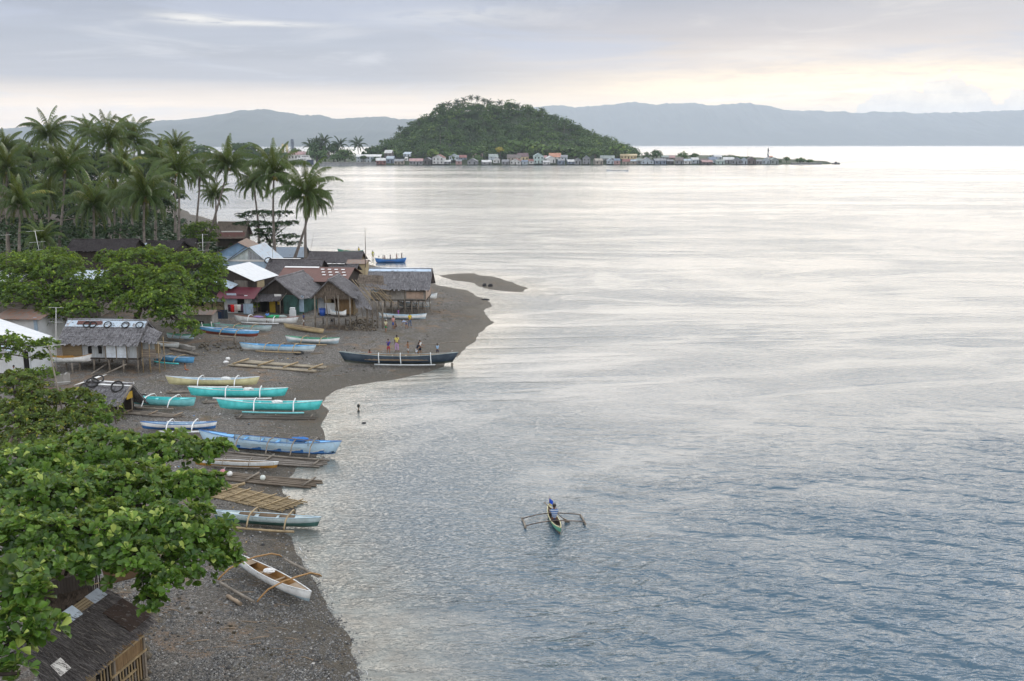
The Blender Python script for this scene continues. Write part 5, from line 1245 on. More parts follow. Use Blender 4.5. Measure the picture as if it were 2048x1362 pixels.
# --- left edge: stilt house with tyres
r, q = hut('stilt_house', 'stilt house of whitewashed boards with tyres on its grey thatch', 122, 278, 715, 679, 641, 83.5, 3.6, R(-4), 'x', 'thatch', M_THATCH, M_WPLANK, M_GPLANK, .4, None, 6, 'house', None, .26, .13, 0, .25)
h, zf, ze, zr, W = q['h'], q['zf'], q['ze'], q['zr'], q['W']; sl = (zr-ze)/(W/2)
wpart(r, 'wall_panel', -h+.02, -h+1.75, zf+.05, ze, M_SAWALI, -.03, .05)
for x in (-h+2.3, -h+3.2, -h+3.9): wpart(r, 'window', x, x+.32, zf+.35, zf+1.0, M_DARKHOLE, -.03, .05)
wpart(r, 'door', .55, 2.3, zf+.02, ze-.02, mat_plain('limewashed_door', (.60, .68, .78), .8, .25, 3, .004, .2, (.35, .38, .42), .6), -.035, .05)
for x in (.5, 1.45, 2.36, h-.05): wpart(r, 'batten', x-.04, x+.04, zf-.1, ze, M_GREYPOLE, -.06, .06)
m = MB(); m.slab([(-h-.2, W/2-.72, zr-.72*sl+.11), (h+.2, W/2-.72, zr-.72*sl+.11), (h+.2, W/2+.05, zr+.13), (-h-.2, W/2+.05, zr+.13)], .02); m.build('ridge_sheet', M_TIN_LB, ROOF_OF.get(r.name, r))
m = MB(); m.box((-h+1.9, W/2-.40, zr-.40*sl+.16), (2.2, .42, .02), 0, 0, 0, math.atan(sl)); m.build('rust_sheet', M_TIN_RUST, ROOF_OF.get(r.name, r))
# side annex with its own little roof, log rail and poles
m = MB(); thatch(m, (h+.1, .3, ze-.05), (h+1.55, .1, ze-.25), (h+1.5, 1.7, ze+.35), (h+.1, 1.7, ze+.95), .28, .13, .2); m.build('annex_roof', M_THATCH, r)
m = MB(); m.box((h+.75, .65, zf+1.05), (1.2, .06, .75)); m.build('annex_wall', M_WPLANK, r); m = MB(); m.box((h+.7, .45, zf+.32), (1.3, .12, .62)); m.build('log_rail', M_LOGS, r); m = MB(); m.box((h+1.5, .5, zf+.75), (.5, .05, .8)); m.build('woven_screen', M_SAWALI, r)
m = MB(); m.box((h+.85, 1.1, zf-.05), (1.7, 1.6, .08)); m.build('annex_floor', M_GPLANK, r)
for x, y in ((h+.15, .4), (h+.8, .4), (h+1.6, .4), (h+1.55, 1.6), (h+.2, 1.6)): m = MB(); m.tube([(x, y, -.7), (x+.02, y, zf+1.3 if y < 1 else ze)], .045, 5); m.build('stilt', M_BAMBOO, r)
base = r.location.copy(); cy, sy = math.cos(R(-4)), math.sin(R(-4))
for px, lb in ((163, 'leftmost of the five tyres on the tin ridge'), (175, 'second from left of the five tyres, leaning on the first'), (206, 'middle tyre of the five on the tin ridge'), (243, 'fourth from left of the five tyres on the tin ridge'), (272, 'rightmost of the five tyres on the tin ridge')):
    x = (px-200)/q['k']; y = W/2-.62; p = base + Vector((x*cy - y*sy, x*sy + y*cy, zr-.62*sl+.22)); tyre(p, (0, -sl*1.2, 1), .31, lb, 'tyres on the tin ridge')
# --- left edge: white tin roofs and concrete walls
root = empty('concrete_house', P(30, 745, 1.4), 0, 'whitewashed concrete house under a big white tin roof at the left edge', 'house', HG); L0 = root.location
def loc(px, py, z): return P(px, py, z) - L0
a, b, c, d = loc(-70, 614, 5.0), loc(104, 672, 4.0), loc(66, 686, 3.75), loc(-70, 672, 4.5)
m = MB(); m.slab([d, c, b, a], .05); m.build('roof', M_TIN_W, root)
m = MB(); m.slab([loc(-60, 690, 3.7), loc(28, 703, 3.3), loc(26, 694, 3.6), loc(-60, 682, 3.9)], .05); m.build('lower_roof', M_TIN_LB, root)
w0, w1 = loc(-60, 740, 1.4), loc(58, 745, 1.4); m = MB(); m.bar(w0+Vector((0, .3, 1.05)), w1+Vector((0, .3, 1.05)), .15, 2.5); m.build('wall', M_WHITEW, root)
m = MB(); m.bar(w1+Vector((0, .4, 1.1)), w1+Vector((.9, 3.2, 1.1)), .15, 2.4); m.build('side_wall', M_WHITEW, root)
wc = loc(25, 722, 2.2); m = MB(); m.box((wc.x, w0.y+.2, 1.1), (.85, .06, .75)); m.build('window', M_DARKHOLE, root); m = MB()
for i in range(5): m.box((wc.x-.34+.17*i, w0.y+.16, 1.1), (.03, .03, .75))
m.build('window_bars', cmat('bar_yellow', (.45, .38, .12)), root)
m = MB(); m.box((w1.x-.22, w1.y+.18, .75), (.4, .1, 1.9)); m.build('doorway', M_DARKHOLE, root)
r, q = hut('concrete_house', 'blue walled house in deep shade behind the white tin roof', 0, 78, 660, 634, 618, 92, 4.5, R(-6), 'x', 'tin', M_TIN_BRN, M_WHITEW, None, .6, None, 0, 'house'); wpart(r, 'doorway', -.2, 1.4, .2, 1.5, M_DARKHOLE); wpart(r, 'corner_post', q['h']-.35, q['h']-.05, 0, q['ze'], M_BLUEW, -.08, .1)
r, q = hut('tin_roofed_house', 'house with a white tin roof half hidden in the left tree', -40, 44, 585, 560, 537, 103, 5, R(4), 'x', 'tin', M_TIN_W, M_GPLANK, None, .4, None, 0, 'house')
r, q = hut('tin_roofed_house', 'house with a pale tin roof glimpsed between the two green trees', 150, 196, 580, 556, 540, 108, 4, R(4), 'x', 'tin', M_TIN_LB, M_GPLANK, None, .4, None, 0, 'house')
# --- collapsed hut with tarpaulins
r, q = hut('collapsed_hut', 'sagging hut with torn thatch and white tarpaulins near the turquoise boat', 152, 244, 830, 800, 766, 69.5, 2.6, R(-14), 'x', 'thatch', M_THATCH, M_DPLANK, None, .25, None, 0, 'hut', None, .22, .10, -.6, .3, walls=False)
h, W, ze, zr = q['h'], q['W'], q['ze'], q['zr']; sl = (zr-ze)/(W/2)
m = MB(); m.slab([(-h*.5, W/2-.3, zr-.3*sl+.12), (h+.3, W/2-.25, zr-.25*sl+.14), (h+.3, W/2+.2, zr+.10), (-h*.5, W/2+.2, zr+.12)], .02); m.build('tarpaulin', M_TARPW, r)
m = MB(); m.slab([(-h-.9, W/2-.5, zr-.2), (-h+.1, W/2-.4, zr+.10), (-h+.5, W/2+1.5, zr+.25), (-h-.2, W/2+1.6, zr+.1)], .02); m.build('tarpaulin', M_TARPW, r)
for pp, rr in (([(-h-1.3, -.2, ze-.3), (-h-.25, W/2, zr)], .06), ([(-h-.9, W/2+.8, ze+.6), (-h+1.6, W/2+2.4, zr+.9)], .05), ([(h+.2, -.3, ze-.2), (h+.25, W/2, zr+.05)], .07)): m = MB(); m.tube(pp, rr, 5); m.build('roof_pole', M_GREYPOLE, r)
for x, y in ((h+.1, -.35), (h-.1, 1.6), (-h+.2, 1.5), (-h, -.2), (.1, -.4)): m = MB(); m.tube([(x+rnd.uniform(-.1, .1), y, -.3), (x, y, ze+.1)], .05, 5); m.build('post', M_GREYPOLE, r)
m = MB(); m.box((0, 1.9, .7), (2*h*.9, .06, 1.1)); m.build('back_wall', M_DPLANK, r)
m = MB(); m.box((h+.22, .9, ze+.25), (.05, .7, .5)); m.build('yellow_board', cmat('board_yellow', (.5, .33, .05)), r)
b0 = r.location.copy(); c_, s_ = math.cos(R(-14)), math.sin(R(-14))
def onroof(x, y, dz): return b0 + Vector((x*c_-y*s_, x*s_+y*c_, zr-abs(W/2-y)*sl+dz))
tyre(onroof(h-.7, W/2-.45, .24), (0, -.9, .8), .42, 'tyre with spokes of thatch on the collapsed hut near its right end', 'tyres on the collapsed hut')
tyre(onroof(-h+.75, W/2+.1, .32), (.2, -.5, .9), .40, 'upper of two tyres on the white tarpaulin peak', 'tyres on the collapsed hut'); tyre(onroof(-h+.55, W/2-.3, .26), (.2, -.6, .9), .42, 'lower of two tyres on the white tarpaulin peak', 'tyres on the collapsed hut')
sheet_thing('tin_sheet', 'low maroon tin roof sheet among the leaves beside the sagging hut', 'roof sheet', [P(64, 787, 2.3), P(140, 792, 2.2), P(112, 776, 2.6), P(58, 774, 2.6)], .05, M_TIN_MAROON)
def wall_thing(label, px0, py0, px1, py1, h, t=.18, name='concrete_wall', mat=None):
    a, b = G(px0, py0), G(px1, py1); mb = MB(); n = 7; a0 = a.copy(); d = (b-a); nrm = Vector((-d.y, d.x, 0)).normalized()*t/2; vs = []; fs = []
    for i in range(n):
        p = d*(i/(n-1)); hh = h*rnd.uniform(.75, 1.05)
        vs += [p-nrm+Vector((0, 0, -.3)), p-nrm+Vector((0, 0, hh)), p+nrm+Vector((0, 0, hh)), p+nrm+Vector((0, 0, -.3))]
    for i in range(n-1):
        for j in range(4): k = (j+1) % 4; fs.append((i*4+j, i*4+4+j, i*4+4+k, i*4+k))
    fs += [(0, 1, 2, 3), ((n-1)*4+3, (n-1)*4+2, (n-1)*4+1, (n-1)*4)]
    mb.add(vs, fs); o = mb.build(name, mat or M_CONC); o.location = a0; return tag(o, label, 'wall')
wall_thing('broken concrete wall between the leaning antenna and sagging hut', 112, 772, 140, 766, 1.0)
wall_thing('low whitewashed wall in front of the white and ochre boat', 58, 742, 98, 738, 1.0, .18, 'low_wall', M_WHITEW)
wall_thing('low stone edging wall left of the blue and red boat', 340, 690, 388, 700, .35, .4, 'stone_wall')
# --- the near hut under the great tree
root = empty('bamboo_hut', P(230, 1345, 1.0), 0, 'bamboo hut with shaggy dark thatch in the near left corner', 'hut', HG); L0 = root.location.copy()
E0, E1 = loc(304, 1234, 2.95), loc(112, 1392, 2.85); R0, R1 = loc(205, 1176, 4.35), loc(36, 1262, 4.35)
R1 = R0 + (E1-E0).normalized()*(R1-R0).length*1.25
dn = (E0-R0); B0 = R0 + Vector((-dn.x, -dn.y*.4, dn.z)); B1 = B0 + (R1-R0)
m = MB(); thatch(m, E1, E0, R0, R1, .20, .06, .16, .05); thatch(m, B0, B1, R1, R0, .3, .1, .15)
o = m.build('roof', M_THATCH_DK, root)
n = (E0-E1).cross(R1-E1).normalized(); parts = []; N_ = 5200
uu = nr.random(N_); ss = nr.random(N_)**.9; A_ = np.array(E1)[None]*(1-uu)[:, None] + np.array(E0)[None]*uu[:, None]; T_ = np.array(R1)[None]*(1-uu)[:, None] + np.array(R0)[None]*uu[:, None]
Pp = A_*(1-ss)[:, None] + T_*ss[:, None] + np.array(n)*.07; dd = unit(A_-T_) + nr.normal(size=(N_, 3))*.16; ln_ = nr.uniform(.18, .42, N_); wd = nr.uniform(.006, .016, N_); sd = unit(np.cross(dd, np.array(n)))*wd[:, None]
V = np.stack([Pp-sd, Pp+sd, Pp+dd*ln_[:, None]+np.array(n)*.03+sd*.4, Pp+dd*ln_[:, None]+np.array(n)*.03-sd*.4], 1).reshape(-1, 3); fq = (np.arange(N_)*4)[:, None]+np.arange(4)[None]
st_m = mat_leaf('loose_straw', (.050, .046, .048), (.20, .195, .20), (.34, .31, .26), .05, .9); so = mesh_np('loose_straw', V, fq, st_m, root, False, {'rnd': np.repeat(nr.random(N_)**1.6, 4)}); so['kind'] = 'stuff'
ed = (E1-E0).normalized(); inn = Vector((ed.y, -ed.x, 0)).normalized(); inn = inn if inn.x < 0 else -inn
w0 = E0 + inn*.30 + ed*.25; w1 = w0 + ed*4.6; wy = math.atan2(ed.y, ed.x)
def wallseg(name, t0, t1, z0, z1, mat, off=0.0, th=.05):
    a = w0 + ed*t0 - inn*off; b = w0 + ed*t1 - inn*off; c = (a+b)/2; mb = MB(); mb.box((0, 0, 0), ((b-a).length, th, z1-z0)); o = mb.build(name, mat, root); o.location = (c.x, c.y, (z0+z1)/2); o.rotation_euler = (0, 0, wy); return o
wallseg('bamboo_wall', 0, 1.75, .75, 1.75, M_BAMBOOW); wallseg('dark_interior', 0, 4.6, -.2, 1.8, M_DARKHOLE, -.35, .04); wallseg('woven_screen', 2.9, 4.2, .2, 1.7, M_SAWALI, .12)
for t0, t1, z0, z1 in ((0, 3.2, 1.28, 1.35), (-.1, 2.0, .68, .76), (.6, 3.4, .25, .32)): wallseg('rail', t0, t1, z0, z1, M_BAMBOO, .06, .06)
for i in range(17): t = .05+i*.17; wallseg('slat', t, t+.055, -.5, rnd.uniform(.5, .8) if t < 1.7 else rnd.uniform(1.0, 1.7), M_BAMBOO if i % 3 else M_GREYPOLE, .01, .03)
for t in (0, 1.78, 3.4): wallseg('post', t-.05, t+.05, -.9, 1.9, M_GREYPOLE, .03, .1)
e0 = w0; e1 = w0 + inn*2.6; c = (e0+e1)/2; m = MB(); m.box((0, 0, 0), ((e1-e0).length, .05, 2.2)); o = m.build('end_wall', M_BAMBOOW, root); o.location = (c.x, c.y, .75); o.rotation_euler = (0, 0, math.atan2(inn.y, inn.x))
up = Vector((0, 0, 1))
def onslope(u, s, dz=.10): return E0.lerp(E1, u).lerp(R0.lerp(R1, u), s) + n*dz
def roofsheet(name, u0, u1, s0, s1, mat, label, dz=.12):
    return sheet_thing(name, label, 'sheet', [L0+onslope(u1, s0, dz), L0+onslope(u0, s0, dz), L0+onslope(u0, s1, dz), L0+onslope(u1, s1, dz)], .015, mat, 'sheets laid on the near hut roof')
roofsheet('cloth_sheet', .37, .50, .82, 1.06, M_TARPB, 'pale blue sheet on the near hut ridge, farther from the plywood'); roofsheet('cloth_sheet', .06, .22, .84, 1.05, mat_plain('grey_blue_sheet', (.28, .34, .42), .5, .2, 2, .01), 'grey blue sheet on the near hut ridge beside the plywood'); roofsheet('bamboo_mat', .22, .37, .86, 1.04, M_SAWALI, 'dull bamboo mat between two sheets on the near ridge')
roofsheet('paper_sheet', .80, .90, .20, .45, M_TARPW, 'white sheet low on the near hut roof at the picture bottom'); roofsheet('scrap_sheet', .12, .17, .10, .17, M_TARPB, 'small blue scrap by the near hut eave', .13); roofsheet('scrap_sheet', .05, .08, .06, .12, M_TARPW, 'small white scrap by the near hut eave corner', .13)
roofsheet('rust_sheet', .02, .26, .03, .62, mat_plain('rusted_flat_sheet', (.034, .022, .018), .9, .4, 2.5, .01), 'dark rusty sheet over the right end of the near hut roof', .15)
q0 = L0+R0; sheet_thing('plywood_board', 'brown plywood board propped at the near hut ridge end', 'board', [q0+Vector((.15, .0, .12)), q0+Vector((1.15, .85, .1)), q0+Vector((.65, 1.35, .75)), q0+Vector((-.25, .55, .75))], .03, M_BROWNBOARD)
fr = empty('picket_fence', P(60, 1212, 1.3), 0, 'shade-darkened bamboo picket fence behind the near hut under the tree', 'fence'); a, b = Vector((0, 0, 0)), P(200, 1178, 1.3)-fr.location; m = MB()
for i in range(34): p = a.lerp(b, i/33); m.tube([p+Vector((0, 0, -.3)), p+Vector((rnd.uniform(-.04, .04), 0, rnd.uniform(1.2, 1.6)))], .028, 5)
m.build('pickets', M_DPLANK, fr); m = MB(); m.tube([a+Vector((0, -.05, .9)), b+Vector((0, -.05, .9))], .03, 5); m.tube([a+Vector((0, -.05, .3)), b+Vector((0, -.05, .3))], .03, 5); m.build('rail', M_BAMBOO, fr)  # pickets coloured dark to stand for the shade under the tree

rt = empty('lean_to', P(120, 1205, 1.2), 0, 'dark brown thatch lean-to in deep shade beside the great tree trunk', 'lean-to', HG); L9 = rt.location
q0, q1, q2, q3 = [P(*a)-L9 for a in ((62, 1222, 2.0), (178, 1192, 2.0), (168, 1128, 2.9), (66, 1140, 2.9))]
m = MB(); thatch(m, q0, q1, q2, q3, .25, .10, .2); m.build('roof', mat_thatch('shaded_thatch', (.075, .058, .045), (.12, .095, .07), (.030, .024, .019)), rt)  # shade beneath the crown is put into this dark thatch colour
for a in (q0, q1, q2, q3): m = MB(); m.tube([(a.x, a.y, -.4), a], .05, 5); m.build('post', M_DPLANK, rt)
m = MB(); c = (q0+q1)/2; m.bar((q0.x, q0.y+.4, .7), (q1.x, q1.y+.4, .7), .05, 2.0); m.build('back_wall', M_DPLANK, rt)
# ================================================================ boats
def paint(name, c, wear=.35, dirt=None, rough=.5):
    """hull paint: sun-faded blotches, run marks, chips down to the wood and a scuffed, muddy keel line"""
    m, N, out = new_mat(name); o = objc(N); z = N.sep(o)[2]; d = dirt or darker(c, .5)
    fade = N.noise(o, 1.3, 5, .65, .4); k = N.mix(N.step(fade, .3, .7), darker(c, .82), tuple(min(1, x*1.12+.02) for x in c))
    run = N.noise(N.vscale(o, (9, 9, .8)), 1.0, 4, .65, .3); k = N.mix(N.m('MULTIPLY', N.step(run, .55, .75), min(1, wear*1.3)), k, d)
    chip = N.noise(o, 14, 4, .7); k = N.mix(N.m('MULTIPLY', N.step(chip, .66, .70), min(1, wear*1.6)), k, (.24, .21, .17))
    scuff = N.step(N.m('ADD', z, N.m('MULTIPLY', N.m('SUBTRACT', run, .5), .25)), .16, .02); k = N.mix(N.m('MULTIPLY', scuff, .45), k, (.11, .10, .085))
    pbsdf(N, out, k, rough, bump(N, chip, .002), .3); return m
P_TEAL = paint('turquoise_paint', (.075, .56, .58), .25, (.05, .30, .31)); P_TEAL2 = paint('pale_turquoise_paint', (.17, .52, .56), .3); P_WHITE = paint('white_paint', (.66, .69, .71), .3, (.38, .40, .40))
P_NAVY = paint('navy_paint', (.014, .032, .056), .3, (.05, .07, .09)); P_CREAM = paint('cream_paint', (.53, .50, .29), .25, (.38, .35, .2)); P_BLUE = paint('blue_paint', (.035, .16, .46), .3); P_SKY = paint('sky_blue_paint', (.10, .34, .62), .3)
P_LBLUE = paint('light_blue_paint', (.40, .54, .64), .35); P_RED = paint('oxide_red_paint', (.23, .052, .030), .35); P_TAN = paint('tan_paint', (.43, .34, .19), .3); P_GREEN = paint('green_paint', (.07, .27, .18), .35); P_OCHRE = paint('ochre_paint', (.42, .22, .035), .3)
P_GREYB = paint('worn_blue_grey_paint', (.33, .41, .43), .6, (.17, .20, .19)); P_OLDW = paint('worn_white_paint', (.46, .50, .52), .7, (.26, .22, .16)); P_WOOD = paint('bare_wood', (.26, .20, .14), .4, (.14, .11, .08), .8); P_DGREEN = paint('dark_green_paint', (.05, .14, .13), .4)
def mat_wavepaint():
    m, N, out = new_mat('painted_waves'); o = objc(N); x, y, z = N.sep(o)
    nz = N.noise(N.vscale(o, (1.1, .3, .3)), 1.0, 3, .6, .3)
    saw = N.m('FRACT', N.m('MULTIPLY_ADD', x, .72, N.m('MULTIPLY', nz, .7)))
    crest = N.m('MULTIPLY_ADD', N.m('POWER', saw, 2.2), .33, .14)
    sea = N.step(N.m('SUBTRACT', z, crest), .035, -.03)
    c = N.mix(sea, (.36, .52, .66), (.035, .15, .40))
    c = N.mix(N.m('MULTIPLY', N.step(N.m('ABSOLUTE', N.m('SUBTRACT', z, crest)), .05, .02), .8), c, (.62, .66, .62))
    n2 = N.noise(o, 3.2, 5, .7, .6); c = N.mix(N.m('MULTIPLY', N.step(n2, .52, .68), .5), c, (.30, .33, .33)); c = N.mix(N.m('MULTIPLY', N.step(N.noise(o, 5.5, 4, .7), .6, .7), .55), c, (.10, .20, .28))
    pbsdf(N, out, c, .5, None, .35); return m
P_WAVE = mat_wavepaint()
BOATG = 'outrigger boats of the village'
def boat(label, A, B, beam, D, top, bot, rim, inside, split=.45, rise=.22, arms=(-.45, .45), reach=1.5, armmat=None, fmat=None, flen=.62, farm=None, dz=0.0, name='outrigger_boat', cat='boat', thwarts=4, armr=.045, fr=.065, sides=(-1, 1), deck=None, group=BOATG, fz=.18, armarch=.18, heel=0.0, flat=False):
    A, B = Vector(A), Vector(B); c = (A+B)/2; d = (B-A)*.955; L = d.length; yaw = math.atan2(d.y, d.x)
    root = empty(name, c + Vector((0, 0, dz)), yaw, label, cat, group); root.rotation_euler = (heel, -math.asin(max(-.3, min(.3, d.z/L))), yaw)
    n = 25; vs = []; fs = []; mi = []
    lv = (0, .22, split, split+.02, .999)
    def prof(t):
        a = abs(t); b = beam/2*max(1-a**2.1, 0)**.92 + .016; zk = D*(.26*a**5); zt = D + rise*a**2.4
        return b, zk, zt
    for i in range(n):
        t = -1 + 2*i/(n-1); b, zk, zt = prof(t); x = t*L/2*(1.0); flare = .30*L/8*(D/.6)
        sec = [(0, zk)]
        for f in lv[1:]:
            w = b*(min(1, .35+f*1.1) if f < .6 else 1.0)*(.88+.12*f); sec.append((w, zk + (zt-zk)*f))
        inn = [(max(b-.035, .004), zt), (max(b*.8-.04, .003), zk+(zt-zk)*.45), (0, zk+(zt-zk)*.28)]
        xo = x + math.copysign(flare*abs(t)**5, t)
        ring = [(-w, z) for w, z in reversed(inn)][:0]
        pts = [(w, z) for w, z in sec] + inn
        right = [(x + (xo-x)*min(1, max(0, (z-prof(t)[1])/(prof(t)[2]-prof(t)[1]))), w, z) for k, (w, z) in enumerate(pts)]
        left = [(q[0], -q[1], q[2]) for q in right]
        vs += right + left
    k = len(right); m = 2*k
    slot = [1, 1, 2 if rim is None else 1, 0, 2, 3, 3]     # between successive section points
    slot = [1, 1, 0, 0, 2, 3, 3]
    for i in range(n-1):
        for s in range(2):
            o0 = i*m + s*k; o1 = o0 + m
            for j in range(k-1):
                f = (o0+j, o1+j, o1+j+1, o0+j+1); fs.append(f if s == 0 else f[::-1]); mi.append(slot[j])
    mb = MB(); mb.v = vs; mb.f = fs; mb.mi = mi; mb.sm = [x in (0, 1) for x in mi]
    for e in (0, n-1):
        o0 = e*m
        for j in range(k-1):
            f = (o0+j, o0+j+1, o0+k+j+1, o0+k+j); mb.f.append(f if e == 0 else f[::-1]); mb.mi.append(0 if j > 1 else 1); mb.sm.append(False)
    hull = mb.build('hull', [top, bot, rim, inside], root)
    rm = MB()
    for s in (-1, 1):
        pts = []
        for i in range(n):
            t = -1+2*i/(n-1); b, zk, zt = prof(t); pts.append((t*L/2 + math.copysign(.30*L/8*(D/.6)*abs(t)**5, t), s*(b-.012), zt+.008))
        q = MB(); q.tube(pts, .026, 5); q.build('gunwale', rim, hull)
    for i in range(thwarts):
        t = -.62 + 1.24*i/(max(thwarts-1, 1)); b, zk, zt = prof(t); q = MB(); q.box((t*L/2, 0, zt-.07), (.20 if i % 2 else .12, 2*b-.05, .03)); q.build('thwart', deck or inside, hull)
    if deck is not None:
        for s in (-1, 1):
            t0, t1 = .55, .93; q = MB(); pts = []
            for t in (t0, (t0+t1)/2, t1): b, zk, zt = prof(s*t); pts.append((s*t*L/2, b-.03, zt-.012))
            q.add([(p[0], p[1], p[2]) for p in pts] + [(p[0], -p[1], p[2]) for p in reversed(pts)], [(0, 1, 2, 3, 4, 5)]); q.build('foredeck', deck, hull)
    am = armmat or P_WHITE; fm = fmat or P_WHITE
    if arms:
        for t in arms:
            b, zk, zt = prof(t); q = MB(); pts = []
            full = [(-reach, fz+.08), (-reach*.85, fz+.15), (-reach*.5, zt-.01), (-b, zt+.04), (0, zt+.045), (b, zt+.04), (reach*.5, zt-.01), (reach*.85, fz+.15), (reach, fz+.08)] if flat else [(-reach, fz+.10), (-reach*.93, fz+.22), (-reach*.66, D*.85+armarch), (-b*1.0, zt+.09+armarch*.5), (0, zt+.07+armarch*.5), (b*1.0, zt+.09+armarch*.5), (reach*.66, D*.85+armarch), (reach*.93, fz+.22), (reach, fz+.10)]
            for y, z in full:
                if (y < -b*1.3 and -1 not in sides) or (y > b*1.3 and 1 not in sides): continue
                pts.append((t*L/2 + .03*math.sin(y*3+t), y, z))
            q.tube(pts, [armr]*len(pts), 6); q.build('outrigger_arm', am, root)
        mid = (arms[0]+arms[-1])/2*L/2
        for s in sides:
            q = MB(); pts = [(mid + flen*L*(u-.5), s*reach + .03*math.sin(u*4), fz + .05*abs(2*u-1)**2) for u in [i/7 for i in range(8)]]; q.tube(pts, fr, 8)
            for u in (1, 2, 3, 4, 5, 6): p = Vector(pts[u]); q.tube([p-Vector((.02, 0, 0)), p+Vector((.02, 0, 0))], fr*1.12, 8)
            q.build('outrigger_float', fm, root)
    return root, L
def on_boat(root, x, y, z): return root.matrix_basis @ Vector((x, y, z))
bpy.context.view_layer.update()
BAM, GRP = M_BAMBOO, M_GREYPOLE
# near the foot of the picture
b1, L1 = boat('white outrigger boat with brown bent arms nearest on the gravel', G(474, 1136), G(622, 1214), .72, .55, P_WHITE, P_LBLUE, P_WHITE, paint('varnished_inside', (.30, .17, .06), .3), .3, .12, (-.62, .50), 1.75, paint('brown_arm', (.30, .17, .06), .3), GRP, .50, None, .08, 'outrigger_boat', 'boat', 4, .04, .065, (-1, 1), P_WOOD)
boat('worn grey and green outrigger boat with bowed wooden arms by the water', G(428, 1044), G(640, 1058), .62, .55, P_GREYB, P_DGREEN, P_LBLUE, P_WOOD, .5, .10, (-.28, .45), 1.15, BAM, BAM, .56, None, .02, deck=P_GREYB)
boat('old white canoe with a rust brown bottom between the log floats', G(388, 933), G(557, 940), .5, .40, P_OLDW, P_OCHRE, P_WHITE, P_WOOD, .5, .08, (-.3, .35), .5, GRP, GRP, .6, None, .05, armr=.03, fr=.035)
b5, L5 = boat('large blue outrigger boat painted with curling waves', G(404, 893), G(676, 915), .95, .78, P_WAVE, P_BLUE, P_BLUE, P_LBLUE, .12, .30, (-.42, .05, .42, .70), 1.45, GRP, GRP, .80, None, .05, thwarts=6, deck=P_SKY)
q = MB(); 
for y in (-.42, .42): q.tube([(-.62*L5/2, y, 1.12), (0, y, 1.20), (.8*L5/2, y, 1.05)], .03, 5)
for x in (-.5, -.1, .3, .62): q.tube([(x*L5/2, -.42, 1.1), (x*L5/2, .42, 1.1)], .025, 5); q.tube([(x*L5/2, -.42, .7), (x*L5/2, -.42, 1.1)], .02, 5)
q.build('pole_rack', GRP, b5)
boat('white outrigger boat with a blue bottom and straight white arms', G(282, 861), G(434, 861), .6, .46, P_WHITE, P_BLUE, P_BLUE, P_LBLUE, .45, .14, (-.25, .45), 1.2, P_WHITE, P_WHITE, .55, None, .05)
b7, L7 = boat('turquoise outrigger boat lying nearest the water, lowest of three', G(436, 822), G(642, 825), .74, .66, P_TEAL, P_TEAL, P_WHITE, P_TEAL, .3, .20, (-.30, .50), 1.35, P_WHITE, P_TEAL2, .62, None, .10, deck=P_TEAL)
b8, L8 = boat('turquoise outrigger boat lying just behind the lowest one', G(378, 796), G(574, 797), .70, .62, P_TEAL, P_TEAL, P_WHITE, P_TEAL, .3, .18, (-.25, .48), 1.3, P_WHITE, P_WHITE, .62, None, .10, deck=P_TEAL)
b9, L9_ = boat('cream outrigger boat lying behind the turquoise boats', G(334, 773), G(518, 774), .70, .56, P_CREAM, P_CREAM, P_WHITE, P_LBLUE, .3, .22, (-.28, .55), 1.3, P_WHITE, P_WHITE, .60, None, .10)
boat('pale turquoise outrigger boat beside the sagging hut', G(262, 812), G(391, 817), .74, .58, P_TEAL2, P_TEAL2, P_TEAL, P_TEAL, .3, .14, (-.45, .38), 1.45, P_WHITE, GRP, .62, None, .10, deck=P_TEAL2)
boat('long navy outrigger boat with a white outrigger at the shoreline', G(684, 729), G(910, 730), .95, .84, P_NAVY, paint('dull_green_bottom', (.12, .15, .14), .4), P_GREYB, P_WOOD, .22, .30, (-.38, .02, .58), 1.25, P_OLDW, P_OLDW, .56, None, .06, thwarts=6, armarch=.0)
boat('white and blue outrigger boat with a bamboo float on the mid beach', G(481, 701), G(631, 706), .72, .56, P_LBLUE, P_WHITE, P_SKY, P_SKY, .3, .16, (-.28, .12, .52), 1.25, BAM, BAM, .62, None, .05, deck=P_SKY)
boat('white outrigger boat with a green inside on the upper mid beach', G(572, 686), G(679, 690), .72, .52, P_WHITE, P_LBLUE, P_GREEN, P_GREEN, .5, .18, (-.30, .42), 1.45, BAM, BAM, .66, None, .05, deck=P_GREEN)
boat('plain tan canoe without outriggers below the green hut', G(568, 657), G(648, 669), .7, .45, P_TAN, P_TAN, P_TAN, P_WOOD, .3, .08, (), dz=.02, thwarts=3, name='canoe')
boat('sky blue outrigger boat with a red bottom propped on a post', G(400, 681), G(518, 690), .80, .62, P_SKY, P_RED, P_WHITE, P_SKY, .52, .10, (-.1, .45), 1.5, BAM, GRP, .3, None, .72, deck=P_SKY, sides=(-1,))
b16, L16 = boat('white outrigger boat heaped with nets in front of the yellow door', G(470, 645), G(596, 649), .75, .60, P_WHITE, P_WHITE, P_RED, P_WOOD, .3, .22, (-.55, .30), 1.3, P_WHITE, P_WHITE, .62, None, .06)
boat('pale blue green outrigger boat half hidden behind the red bottomed one', G(428, 660), G(543, 665), .7, .5, P_GREYB, P_GREYB, P_LBLUE, P_GREEN, .3, .14, (-.2, .45), 1.3, BAM, GRP, .6, None, .06)
boat('small white boat with green trim under the wide tree', G(334, 678), G(389, 681), .65, .45, P_LBLUE, P_LBLUE, P_GREEN, P_GREEN, .3, .12, (-.3, .3), 1.0, GRP, GRP, .6, None, .05)
